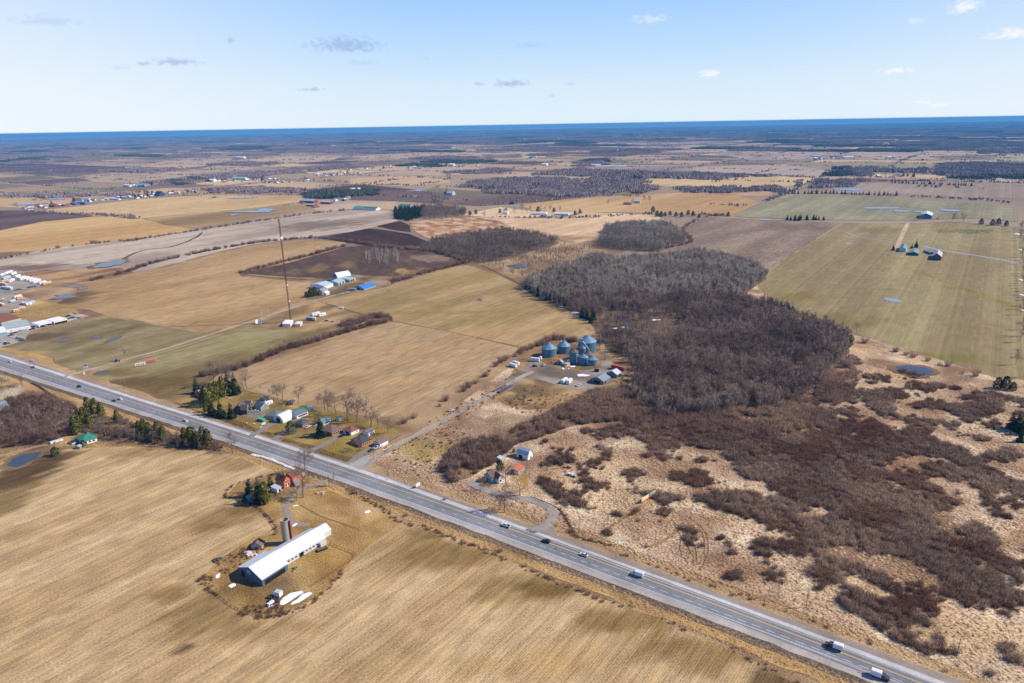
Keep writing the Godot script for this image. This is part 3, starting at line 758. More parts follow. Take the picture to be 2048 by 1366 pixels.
func bough(trunk: SurfaceTool, crown: SurfaceTool, a: Vector3, d: Vector3, long: float, r: float, depth: int, o: Dictionary) -> void:
	var mid := a + d * long * 0.5 + any_dir(0.0) * long * 0.07
	var b := mid + (d + any_dir(o.up) * 0.3).normalized() * long * 0.5
	var dim := rng.randf_range(0.85, 1.12)
	var bark: Color = o.bark
	var tw: Color = o.twig
	bark = Color(bark.r * dim, bark.g * dim, bark.b * dim)
	limb(crown if depth else trunk, a, mid, r, r * 0.75, bark)
	limb(crown if depth else trunk, mid, b, r * 0.75, r * 0.4, bark)
	var n: int = o.kids[depth]
	for i in n:
		var t := lerpf(0.35 if depth else float(o.low), 1.0, (i + rng.randf()) / n)
		var p := a.lerp(mid, t * 2.0) if t < 0.5 else mid.lerp(b, t * 2.0 - 1.0)
		var side := d.cross(any_dir(0.0)).normalized()
		var dir := (d * rng.randf_range(0.35, 0.9) + side * float(o.spread) + Vector3(0, o.up, 0)).normalized()
		if depth + 1 >= o.kids.size():
			dim = rng.randf_range(0.8, 1.2)
			twig(crown, p, dir * long * rng.randf_range(0.5, 1.0), o.wide * rng.randf_range(0.7, 1.3), Color(tw.r * dim, tw.g * dim, tw.b * dim))
		else:
			bough(trunk, crown, p, dir, long * rng.randf_range(0.42, 0.62) * (1.0 - 0.3 * t if depth == 0 else 1.0), r * 0.42, depth + 1, o)

func bare_tree(seed_: int, high: float, kids: Array, spread: float, up: float, bark: Color, tw: Color, wide := 0.05, low := 0.3) -> Array:   # [trunk, crown]
	rng.seed = seed_
	var a := begin()
	var b := begin()
	bough(a, b, Vector3(0, -0.2, 0), Vector3(rng.randf_range(-0.06, 0.06), 1, rng.randf_range(-0.06, 0.06)).normalized(), high * 0.78, high * 0.024, 0, {"kids": kids, "spread": spread, "up": up, "bark": bark, "twig": tw, "wide": wide, "low": low})
	return [a.commit(), b.commit()]

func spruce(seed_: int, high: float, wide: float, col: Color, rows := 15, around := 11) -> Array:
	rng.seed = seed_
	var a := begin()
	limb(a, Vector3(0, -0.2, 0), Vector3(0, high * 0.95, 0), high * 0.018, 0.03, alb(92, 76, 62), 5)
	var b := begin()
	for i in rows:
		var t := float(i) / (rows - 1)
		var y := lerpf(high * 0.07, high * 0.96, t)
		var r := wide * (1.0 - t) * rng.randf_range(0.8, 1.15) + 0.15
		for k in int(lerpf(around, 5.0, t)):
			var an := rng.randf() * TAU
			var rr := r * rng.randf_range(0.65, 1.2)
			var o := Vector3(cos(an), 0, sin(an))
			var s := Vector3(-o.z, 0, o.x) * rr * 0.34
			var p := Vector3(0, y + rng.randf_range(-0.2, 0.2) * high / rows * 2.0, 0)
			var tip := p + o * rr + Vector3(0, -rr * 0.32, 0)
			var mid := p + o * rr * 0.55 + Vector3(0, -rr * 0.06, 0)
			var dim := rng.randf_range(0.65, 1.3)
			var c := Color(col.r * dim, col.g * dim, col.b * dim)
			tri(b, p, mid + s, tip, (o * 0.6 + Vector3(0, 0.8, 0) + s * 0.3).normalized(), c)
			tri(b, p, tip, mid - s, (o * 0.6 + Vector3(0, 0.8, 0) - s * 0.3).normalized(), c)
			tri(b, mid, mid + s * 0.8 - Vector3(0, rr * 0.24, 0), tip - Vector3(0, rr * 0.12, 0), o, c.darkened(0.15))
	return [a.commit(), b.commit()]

func cedar(seed_: int, high: float, wide: float, col: Color, n := 460, fat := 0.42) -> Array:
	rng.seed = seed_
	var a := begin()
	limb(a, Vector3(0, -0.2, 0), Vector3(0, high * 0.8, 0), high * 0.02, 0.04, alb(104, 86, 70), 5)
	var b := begin()
	for i in n:
		var t := pow(rng.randf(), 1.2)
		var y := high * (0.05 + 0.95 * t)
		var r := wide * sqrt(maxf(0.0, 1.0 - pow(t, 1.6))) * (0.55 + 0.45 * minf(1.0, t * 5.0 + 0.35))
		var an := rng.randf() * TAU
		r *= rng.randf_range(0.45, 1.0) + 0.28 * sin(an * 3.0 + y * 1.3 + seed_) * 0.6
		var o := Vector3(cos(an), 0, sin(an))
		var p := Vector3(0, y, 0) + o * r
		var s := any_dir(0.2) * fat * wide * 0.36
		var u := (Vector3(0, 1, 0) + o * 0.5).normalized() * fat * wide * rng.randf_range(0.4, 0.75)
		var dim := rng.randf_range(0.6, 1.3)
		tri(b, p - s, p + s, p + u, (o + Vector3(0, 0.6, 0) + any_dir(0) * 0.4).normalized(), Color(col.r * dim, col.g * dim, col.b * dim))
	return [a.commit(), b.commit()]

func shrub(seed_: int, high: float, wide: float, n: int, thick: float, col: Color, col2: Color) -> Mesh:
	rng.seed = seed_
	var st := begin()
	for i in n:
		var an := rng.randf() * TAU
		var r := wide * sqrt(rng.randf())
		var base := Vector3(cos(an) * r * 0.5, 0.0, sin(an) * r * 0.5)
		var d := Vector3(cos(an) * r * 0.7, high * rng.randf_range(0.5, 1.0), sin(an) * r * 0.7) + any_dir(0) * high * 0.25
		var dim := rng.randf_range(0.75, 1.25)
		var c := col.lerp(col2, rng.randf())
		c = Color(c.r * dim, c.g * dim, c.b * dim)
		twig(st, base, d, thick, c)
		for k in 2:
			var t := rng.randf_range(0.4, 0.8)
			twig(st, base + d * t, (d * 0.35 + any_dir(0.3) * high * 0.32), thick * 0.8, c)
	return st.commit()

func tussock(seed_: int, high: float, wide: float, n: int, col: Color, col2: Color) -> Mesh:
	rng.seed = seed_
	var st := begin()
	for i in n:
		var an := rng.randf() * TAU
		var o := Vector3(cos(an), 0, sin(an))
		var c := col.lerp(col2, rng.randf())
		var dim := rng.randf_range(0.85, 1.15)
		var base := o * wide * 0.3 * rng.randf()
		var s := Vector3(-o.z, 0, o.x) * wide * 0.16
		tri(st, base - s, base + s, base + o * wide * rng.randf_range(0.4, 1.0) + Vector3(0, high * rng.randf_range(0.4, 1.0), 0), (o * 0.5 + Vector3.UP).normalized(), Color(c.r * dim, c.g * dim, c.b * dim))
	return st.commit()

func whole(pair: Array) -> ArrayMesh:   # trunk and crown in one mesh
	var st := begin()
	st.append_from(pair[0], 0, Transform3D())
	st.append_from(pair[1], 0, Transform3D())
	return st.commit()

func inside(pts: PackedVector2Array, per: float) -> Array:   # random places, about one to every per square metres
	var lo := pts[0]
	var hi := pts[0]
	for p in pts:
		lo = lo.min(p)
		hi = hi.max(p)
	var out := []
	for i in int((hi.x - lo.x) * (hi.y - lo.y) / per):
		var p := Vector2(rng.randf_range(lo.x, hi.x), rng.randf_range(lo.y, hi.y))
		if Geometry2D.is_point_in_polygon(p, pts):
			out.append(p)
	return out

func along(a: Array, gap: float, wide: float, chance := 1.0) -> Array:
	var line := smooth_line(a, gap)
	var out := []
	for p in line:
		if rng.randf() < chance and (chance >= 1.0 or n1.get_noise_2d(p.x * 2.0, p.y * 2.0) > -0.25):
			out.append(p + Vector2(rng.randf_range(-wide, wide), rng.randf_range(-wide, wide)))
	return out

func scatter(called: String, meshes: Array, at: Array, lo: float, hi: float, tint: Color, tint2: Color, label: String, category: String, y := 0.0, squash := 0.0) -> void:   # one mass: every mesh of the list in turn, put at its share of the places
	for k in meshes.size():
		var mine := []
		for i in range(k, at.size(), meshes.size()):
			mine.append(at[i])
		if mine.is_empty():
			continue
		var mm := MultiMesh.new()
		mm.transform_format = MultiMesh.TRANSFORM_3D
		mm.use_colors = true
		mm.mesh = meshes[k]
		mm.instance_count = mine.size()
		for i in mine.size():
			var s := rng.randf_range(lo, hi)
			var b := Basis(Vector3.UP, rng.randf() * TAU).scaled(Vector3(s, s * rng.randf_range(1.0 - squash, 1.0 + squash * 0.5), s))
			mm.set_instance_transform(i, Transform3D(b, Vector3(mine[i].x, y + lift(mine[i].y), mine[i].y)))
			var c := tint.lerp(tint2, clampf(0.5 + n1.get_noise_2d(mine[i].x * 1.1, mine[i].y * 1.1) * 1.6 + rng.randf_range(-0.2, 0.2), 0.0, 1.0))
			mm.set_instance_color(i, c)
		var o := MultiMeshInstance3D.new()
		o.name = numbered(called)
		o.multimesh = mm
		o.material_override = M.veg
		add_child(o)
		tag(o, label, category, "", "stuff")

var tree_kinds := {}

func plant(kind: String, called: String, p: Vector2, size: float, label: String, category: String, group := "", turn := -1.0) -> Node3D:   # one tree with its trunk and crown
	var o: Node3D
	var a := rng.randf() * TAU if turn < 0.0 else turn
	var pair: Array = tree_kinds[kind]
	o = thing(called, label, category, Vector3(p.x, 0, p.y), a, group)
	part("trunk", pair[0], M.veg, o)
	part("crown", pair[1], M.veg, o)
	o.scale = Vector3(size, size, size)
	return o

func make_plants() -> void:
	var grey := dry(150, 138, 128)
	var greytwig := dry(128, 116, 110)
	var pale := dry(176, 168, 156)
	var brown := dry(120, 100, 88)
	for i in 5:
		tree_kinds["wood%d" % i] = bare_tree(100 + i, 12.0, [9, 5, 6], 0.62, 0.45, grey, greytwig, 0.055, 0.35)
		tree_kinds["broad%d" % i] = bare_tree(200 + i, 17.0, [8, 6, 5, 4], 0.95, 0.25, dry(124, 110, 98), dry(120, 104, 94), 0.055, 0.22)
		tree_kinds["aspen%d" % i] = bare_tree(300 + i, 13.0, [11, 4, 5], 0.45, 0.55, pale, dry(156, 148, 140), 0.06, 0.3)
	for i in 3:
		tree_kinds["spruce%d" % i] = spruce(400 + i, 16.5, 4.4, dry(52, 62, 40), 17, 14)
		tree_kinds["cedar%d" % i] = cedar(410 + i, 13.5, 3.5, dry(92, 92, 46), 760)
		tree_kinds["pine%d" % i] = cedar(420 + i, 12.0, 5.2, dry(56, 66, 40), 760, 0.3)
	tree_kinds["willow"] = bare_tree(500, 16.0, [9, 7, 6, 4], 1.1, 0.05, dry(150, 124, 70), dry(204, 164, 74), 0.05, 0.15)
	tree_kinds["leafy"] = cedar(501, 5.5, 3.0, dry(84, 84, 46), 420, 0.34)
	tree_kinds["blue"] = cedar(502, 9.5, 4.8, dry(84, 98, 82), 800, 0.24)
	var woods := []
	var aspens := []
	var mid := []
	var mid_aspen := []
	for i in 5:
		woods.append(whole(tree_kinds["wood%d" % i]))
		aspens.append(whole(tree_kinds["aspen%d" % i]))
	for i in 3:
		mid.append(whole(bare_tree(600 + i, 12.0, [7, 4, 4], 0.6, 0.45, grey, greytwig, 0.09, 0.3)))
		mid_aspen.append(whole(bare_tree(610 + i, 13.0, [8, 4, 4], 0.45, 0.55, pale, dry(152, 146, 140), 0.10, 0.3)))
	var spr := []
	var ced := []
	for i in 3:
		spr.append(whole(spruce(700 + i, 13.0, 3.2, dry(52, 62, 42), 9, 8)))
		ced.append(whole(cedar(710 + i, 9.0, 2.8, dry(78, 82, 44), 220, 0.55)))
	rng.seed = 31
	var dark := Color(0.84, 0.80, 0.80)
	var light := Color(1.0, 0.97, 0.95)
	# floors of the woods
	var wood_a := [1045, 575, 1060, 562, 1110, 545, 1190, 520, 1250, 525, 1330, 520, 1400, 510, 1440, 522, 1520, 540, 1533, 558, 1500, 580, 1475, 605, 1510, 610, 1570, 622, 1600, 640, 1640, 655, 1690, 670, 1700, 704, 1670, 735, 1650, 765, 1600, 806, 1540, 818, 1480, 822, 1400, 832, 1330, 838, 1290, 826, 1262, 790, 1268, 745, 1258, 716, 1215, 700, 1200, 672, 1182, 650, 1150, 626, 1110, 606, 1070, 595]
	sheet("wood_floor", poly(wood_a), 0.14, "marsh", 7.0, 32.0, {"c": alb(112, 94, 80), "d": alb(134, 112, 92), "f": 2.6})
	var all := []
	var asp := []
	for p in inside(poly(wood_a), 15.0):
		var d := n1.get_noise_2d(p.x * 1.6 + 300.0, p.y * 1.6)
		var clearing := g2(1262, 650)
		if p.distance_to(clearing) < 62.0 and rng.randf() < 0.8 or d < -0.34 and rng.randf() < 0.85:
			continue
		if p.y < g2(1300, 606).y + n1.get_noise_2d(p.x, p.y) * 80.0 and rng.randf() < 0.75:
			asp.append(p)
		else:
			all.append(p)
	all.sort_custom(func(a, b): return a.length_squared() < b.length_squared())
	for i in 70:
		plant("wood%d" % (i % 5), "bare_tree", all[i], rng.randf_range(0.65, 1.1), "bare grey brown tree along the near edge of the big wood", "tree", "bare trees at the near edge of the wood")
	scatter("bare_wood", woods, all.slice(70), 0.45, 1.25, Color(0.78, 0.73, 0.75), light, "dense leafless grey brown wood right of the grain bins", "wood", 0.0, 0.15)
	scatter("aspen_wood", aspens, asp, 0.75, 1.2, Color(0.86, 0.84, 0.84), Color(1, 1, 1), "pale grey aspen wood at the far side of the big wood", "wood", 0.0, 0.15)
	# evergreens on its left edge
	for s in [[1056, 572], [1066, 578], [1078, 572], [1090, 580], [1100, 588], [1064, 566], [1082, 564], [1104, 578], [1112, 592], [1122, 598], [1130, 606], [1092, 570], [1174, 632], [1182, 640], [1186, 634], [1164, 630], [1110, 570], [1096, 594], [1076, 586], [1140, 596]]:
		var e := g2(s[0], s[1] + 6)
		plant("spruce%d" % (rng.randi() % 3), "evergreen_tree", e, rng.randf_range(0.8, 1.15), "dark evergreen among bare trees on the left edge of the big wood", "tree", "evergreens on the left edge of the wood")
	var inner := []
	for p in inside(poly([1050, 574, 1110, 550, 1200, 540, 1400, 540, 1480, 570, 1300, 600, 1180, 630, 1110, 600]), 260.0):
		inner.append(p)
	scatter("evergreen_patch", spr, inner, 0.6, 0.95, Color(0.9, 0.95, 0.9), Color.WHITE, "scattered dark evergreens inside the big wood", "wood")
	for s in [[1576, 628], [1584, 630], [1569, 625]]:
		plant("pine%d" % (rng.randi() % 3), "evergreen_tree", g2(s[0], s[1]), 0.8, "dark round evergreen at the corner of the wood by the green field", "tree", "evergreens at the corner of the wood")
	for p in along([1610, 640, 1650, 658, 1690, 676, 1696, 700], 7.0, 5.0):
		plant("leafy", "green_shrub", p, rng.randf_range(0.9, 1.5), "dull green young evergreen on the right rim of the big wood", "shrub", "young evergreens on the right rim of the wood")
	# the smaller woods behind
	var wood_b := [864, 486, 936, 472, 1005, 463, 1060, 470, 1121, 486, 1085, 498, 1056, 504, 1001, 522, 960, 527, 936, 518, 880, 508, 834, 503]
	var wood_c := [1193, 494, 1200, 478, 1213, 458, 1260, 452, 1329, 451, 1360, 468, 1374, 484, 1319, 504, 1234, 502]
	var scrub := [940, 530, 1000, 522, 1060, 503, 1120, 490, 1190, 496, 1200, 515, 1110, 542, 1050, 560, 1010, 545]
	for w in [wood_b, wood_c]:
		sheet("wood_floor", poly(w), 0.15, "marsh", 12.0, 32.0, {"c": alb(116, 98, 84), "d": alb(134, 112, 92)})
	scatter("bare_wood", mid, inside(poly(wood_b), 24.0), 0.7, 1.2, dark, light, "leafless grey wood behind the pond, left of centre", "wood", 0.0, 0.15)
	scatter("bare_wood", mid_aspen, inside(poly(wood_c), 26.0), 0.75, 1.25, Color(0.8, 0.78, 0.78), light, "leafless pale wood beside the ploughed brown field", "wood", 0.0, 0.15)
	scatter("scrub", mid, inside(poly(scrub), 75.0), 0.35, 0.75, dark, light, "thin leafless scrub round the small ponds", "scrub", 0.0, 0.15)
	scatter("scrub", mid, inside(poly([1410, 505, 1450, 512, 1500, 530, 1440, 530]), 40.0), 0.5, 0.9, dark, light, "leafless scrub at the lower end of the ploughed brown field", "scrub")
	for p in inside(poly([728, 516, 760, 505, 800, 512, 796, 528, 770, 533, 735, 528]), 150.0):
		plant("aspen%d" % (rng.randi() % 5), "bare_tree", p, rng.randf_range(0.8, 1.1), "slim bare tree of the clump in the dark field", "tree", "clump of bare trees in the dark field")
	scatter("evergreen_wood", spr, inside(poly([789, 438, 789, 420, 851, 415, 848, 432, 817, 442]), 34.0), 0.9, 1.3, Color(0.9, 0.95, 0.9), Color.WHITE, "dark evergreen end of the plantation behind the dark strip", "wood")
	scatter("bare_wood", mid, inside(poly([840, 436, 851, 416, 900, 418, 933, 424, 930, 434, 870, 440]), 34.0), 0.8, 1.2, dark, light, "leafless end of the plantation behind the dark strip", "wood")
	# hedgerows and bushes
	var hedge := []
	var hedge_low := []
	for i in 4:
		hedge.append(shrub(800 + i, 3.6, 2.2, 110, 0.05, dry(122, 104, 96), dry(148, 126, 112)))
		hedge_low.append(shrub(820 + i, 2.0, 1.6, 80, 0.05, dry(120, 96, 80), dry(156, 132, 110)))
	var rows := [
		["hedgerow", [404, 752, 440, 745, 480, 736, 540, 712, 572, 698, 621, 686, 694, 664, 775, 642], 1.4, 2.6, 1.0, "thick leafless hedgerow between the green field and the tan field"],
		["hedgerow", [690, 652, 720, 644, 750, 634, 778, 640], 1.0, 5.5, 1.0, "brush thicket at the corner beside the radio mast yard"],
		["hedgerow", [478, 546, 520, 536, 560, 526, 620, 511, 690, 492], 2.4, 3.0, 0.85, "leafless hedgerow along the upper edge of the dark field"],
		["hedgerow", [690, 482, 740, 490, 800, 497, 870, 503, 935, 522], 1.3, 7.0, 1.0, "broad belt of brush between dark fields"],
		["hedgerow", [180, 562, 250, 545, 300, 529, 360, 514, 430, 500, 500, 488, 560, 481, 625, 476, 690, 482], 3.0, 3.0, 0.8, "straggling hedgerow above the large tan field"],
		["hedgerow", [-20, 522, 30, 513, 68, 506, 120, 496, 180, 488, 270, 481], 4.0, 4.0, 0.7, "straggling hedgerow left of the grey field"],
		["hedgerow", [270, 481, 330, 471, 395, 461, 500, 445, 620, 428, 700, 420], 5.0, 3.5, 0.75, "sparse hedgerow above the grey field"],
		["hedgerow", [783, 566, 840, 548, 900, 534, 940, 523], 1.8, 4.0, 1.0, "hedgerow running from the blue roofed shed to the pond"],
		["hedgerow", [806, 850, 850, 825, 900, 797, 950, 765, 1010, 722, 1046, 702], 4.0, 2.5, 0.45, "low brush along the lane side of the tan field"],
		["hedgerow", [1046, 702, 1080, 690, 1108, 678, 1150, 684], 1.8, 3.0, 1.0, "low brush behind the round grain bins"],
		["hedgerow", [1580, 642, 1640, 662, 1700, 678, 1800, 706, 1900, 736, 1960, 756], 6.0, 4.0, 0.6, "scattered bushes along the lower edge of the green field"],
		["hedgerow", [1420, 508, 1480, 520, 1530, 545], 3.0, 5.0, 1.0, "brush at the foot of the ploughed field"],
		["hedgerow", [1300, 500, 1380, 485, 1365, 460, 1410, 434, 1450, 431], 4.0, 4.0, 0.8, "brush up the left side of the ploughed field"]]
	for r in rows:
		scatter(r[0], hedge, along(r[1], r[2] * 1.2, r[3], r[4]), 0.5, 1.75, dark, light, r[5], "hedge", 0.0, 0.25)
	for h in [[404, 752, 440, 745, 480, 738, 540, 712, 572, 698, 621, 686, 694, 664, 730, 655], [700, 650, 760, 636], [520, 540, 560, 527, 620, 511, 690, 492], [690, 482, 800, 496, 930, 520], [270, 540, 330, 521, 430, 500, 470, 492], [560, 440, 600, 432, 640, 428], [800, 560, 900, 533]]:
		for p in along(h, 26.0, 3.0, 0.8):
			plant("wood%d" % (rng.randi() % 5), "bare_tree", p, rng.randf_range(0.4, 0.75), "small bare tree standing in a field hedgerow", "tree", "small bare trees of the field hedgerows")
	# the brush between the lane and the old homestead
	var belt := [878, 940, 905, 900, 945, 880, 1000, 870, 1060, 846, 1120, 815, 1190, 780, 1262, 788, 1300, 830, 1230, 842, 1150, 850, 1080, 875, 1030, 890, 990, 925, 965, 940, 940, 955, 905, 965]
	sheet("wood_floor", poly(belt), 0.12, "marsh", 5.0, 32.0, {"c": alb(130, 108, 86), "d": alb(160, 134, 104), "f": 3.0})
	var bp := []
	for p in inside(poly(belt), 5.5):
		if n1.get_noise_2d(p.x * 3.0, p.y * 3.0) > -0.3:
			bp.append(p)
	scatter("brush", hedge, bp, 0.55, 1.25, dark, light, "grey brown brush between the gravel lane and the old homestead", "brush", 0.0, 0.2)
	for p in inside(poly([890, 940, 925, 895, 965, 890, 985, 905, 950, 940, 915, 960]), 60.0) + inside(poly([985, 890, 1080, 850, 1200, 790, 1240, 800, 1100, 856, 1010, 895]), 230.0):
		plant("wood%d" % (rng.randi() % 5), "bare_tree", p, rng.randf_range(0.45, 0.8), "bare tree in the brush behind the old homestead", "tree", "bare trees behind the old homestead")
	# red brown thickets and tussocks of the marsh
	var thick := []
	for i in 4:
		thick.append(shrub(840 + i, 1.9, 2.1, 90, 0.06, dry(96, 76, 68), dry(128, 106, 94)))
	var thick_grey := []
	for i in 3:
		thick_grey.append(shrub(850 + i, 2.6, 2.2, 100, 0.055, dry(128, 112, 104), dry(150, 132, 118)))
	var marsh := poly([1080, 880, 1200, 840, 1330, 838, 1480, 824, 1640, 770, 1700, 712, 1760, 730, 1900, 760, 2060, 800, 2070, 1366, 1980, 1360, 1700, 1250, 1400, 1140, 1180, 1055, 1080, 970])
	var blobs := []
	for b in [[1440, 860, 120, 34, 1.2], [1560, 900, 130, 40, 1.2], [1660, 960, 150, 60, 1.2], [1780, 1040, 150, 60, 1.1], [1900, 1120, 130, 60, 1.0], [1980, 1180, 90, 50, 0.9], [1480, 1010, 70, 24, 1.2], [1600, 1050, 70, 20, 1.1], [1700, 1085, 120, 26, 1.1], [1530, 1100, 60, 26, 0.8], [1560, 960, 60, 26, 0.8], [1800, 880, 140, 50, 1.0], [1750, 800, 70, 26, 0.9], [1960, 820, 60, 40, 0.9], [1950, 960, 100, 60, 0.9],
		[1250, 862, 70, 14, 1.0], [1340, 880, 60, 20, 0.9], [1740, 690, 40, 16, 0.9], [1330, 1000, 20, 12, 0.5], [1640, 1150, 50, 20, 0.6], [1380, 960, 30, 20, 0.6], [1700, 900, 100, 40, 0.9], [1620, 840, 90, 30, 1.0], [1860, 780, 60, 10, 0.7]]:
		blobs.append(spot(b[0], b[1], b[2], b[3], Color.WHITE, b[4]))
	var tp := []
	var tg := []
	var tt := []
	for p in inside(marsh, 2.2):
		var d := n2.get_noise_2d(p.x * 1.6, p.y * 1.6) * 1.0 + n1.get_noise_2d(p.x * 1.5, p.y * 1.5) * 0.5 - 0.27
		for s in blobs:
			var q: float = Vector2((p.x - s.p.x) / s.rx, (p.y - s.p.y) / s.rz).length()
			d += maxf(0.0, 1.3 - q) * float(s.s) * 0.62
		if d > -0.2 and rng.randf() < smoothstep(-0.2, 0.25, d) * 0.75:
			if n1.get_noise_2d(p.x * 1.7 + 900.0, p.y * 1.7) + rng.randf_range(-0.3, 0.3) > 0.05:
				tg.append(p)
			else:
				tp.append(p)
		elif rng.randf() < 0.30:
			tt.append(p)
	scatter("marsh_thicket", thick, tp, 0.5, 1.2, Color(0.8, 0.74, 0.74), light, "low red brown thickets spread over the marsh on the right", "thicket", 0.0, 0.3)
	scatter("marsh_thicket", thick_grey, tg, 0.5, 1.15, Color(0.8, 0.78, 0.78), light, "taller grey thickets among the red brown ones in the marsh", "thicket", 0.0, 0.3)
	var edge := []
	for p in inside(poly([1180, 800, 1262, 770, 1300, 800, 1480, 800, 1640, 760, 1700, 715, 1720, 760, 1660, 830, 1560, 880, 1460, 890, 1330, 880, 1250, 846, 1190, 830]), 6.0):
		if n1.get_noise_2d(p.x * 2.4, p.y * 2.4) > -0.12 + rng.randf_range(-0.15, 0.15):
			edge.append(p)
	scatter("brush", hedge, edge, 0.5, 1.3, Color(0.80, 0.76, 0.77), light, "grey brown brush where the big wood thins into the marsh", "brush", 0.0, 0.2)
	scatter("weeds", hedge_low, inside(poly([1000, 800, 1060, 770, 1120, 785, 1180, 790, 1120, 820, 1050, 830]), 16.0) + inside(poly([1215, 690, 1265, 700, 1275, 760, 1240, 790, 1225, 765, 1255, 745, 1230, 715]), 12.0) + inside(poly([840, 850, 1000, 770, 1040, 735, 1020, 780, 900, 850]), 24.0) + inside(poly([760, 900, 900, 850, 960, 860, 880, 930, 850, 960]), 22.0), 0.25, 0.7, dark, light, "dead weeds and low scrub round the gravel lane and bin yard", "weeds", 0.0, 0.2)
	var tus := []
	for i in 4:
		tus.append(tussock(860 + i, 0.42, 1.2, 16, alb(232, 206, 172), alb(190, 158, 122)))
	var vp := inside(poly([740, 950, 860, 915, 930, 975, 1090, 1010, 1200, 1070, 1500, 1185, 1400, 1160, 1150, 1062, 1060, 1040, 950, 1006, 800, 968]), 6.0)
	scatter("dry_grass", tus, tt + vp, 0.6, 1.25, Color(0.84, 0.78, 0.72), Color(1, 1, 1), "pale dry grass tussocks beyond the highway", "grass", 0.0, 0.3)
	var strip_pts := []
	for s in range(-420, 60, 1):
		for k in 5:
			strip_pts.append(road_at(s, rng.randf_range(14.0, 22.0)))
			if s > -230:
				strip_pts.append(road_at(s, rng.randf_range(-18.0, -11.5)))
	scatter("dry_grass", tus, strip_pts, 0.5, 1.0, Color(0.86, 0.80, 0.70), Color(1, 0.97, 0.9), "dry grass in the ditches along the highway", "grass", 0.0, 0.3)
	# weeds along the ditch by the stubble and round the yards
	var weeds := along([690, 975, 760, 1015, 800, 1045, 860, 1058, 905, 1076, 1000, 1114, 1100, 1158, 1200, 1198, 1300, 1228, 1400, 1274, 1500, 1318, 1590, 1366], 1.6, 1.4, 0.8) + along([552, 948, 475, 968, 452, 992, 505, 1010, 548, 1048, 552, 1068], 1.5, 0.8, 0.7) + along([418, 1178, 470, 1218, 520, 1236, 580, 1224, 640, 1193, 706, 1119], 1.5, 1.0, 0.7) + inside(poly([485, 1215, 560, 1205, 575, 1228, 520, 1238]), 3.0)
	weeds += inside(poly([395, 1160, 420, 1145, 430, 1170, 412, 1180]), 3.0) + inside(poly([430, 1125, 490, 1095, 540, 1090, 520, 1120, 450, 1150]), 9.0) + along([1120, 1018, 1142, 1056, 1150, 1072, 1222, 1092], 1.4, 1.2) + along([1140, 1072, 1300, 1130, 1400, 1166, 1700, 1270, 1900, 1350], 2.4, 1.5, 0.6)
	scatter("weeds", hedge_low, weeds, 0.3, 0.75, dark, light, "dead weeds along the ditches and yard edges", "weeds", 0.0, 0.2)
	# scrub on the far left, this side of the highway
	var left := inside(poly([-60, 850, 20, 800, 90, 790, 150, 815, 160, 860, 120, 880, 60, 890, -60, 905]), 11.0)
	scatter("brush", hedge, left, 0.6, 1.3, dark, light, "leafless brush along the creek at the left", "brush", 0.0, 0.2)
	for p in inside(poly([0, 870, 30, 830, 80, 812, 140, 830, 140, 860, 80, 880, 20, 895]), 110.0):
		plant("wood%d" % (rng.randi() % 5), "bare_tree", p, rng.randf_range(0.5, 0.85), "bare tree in the creek brush at the left edge", "tree", "bare trees along the creek")
	# named trees
	var bt := "bare_tree"
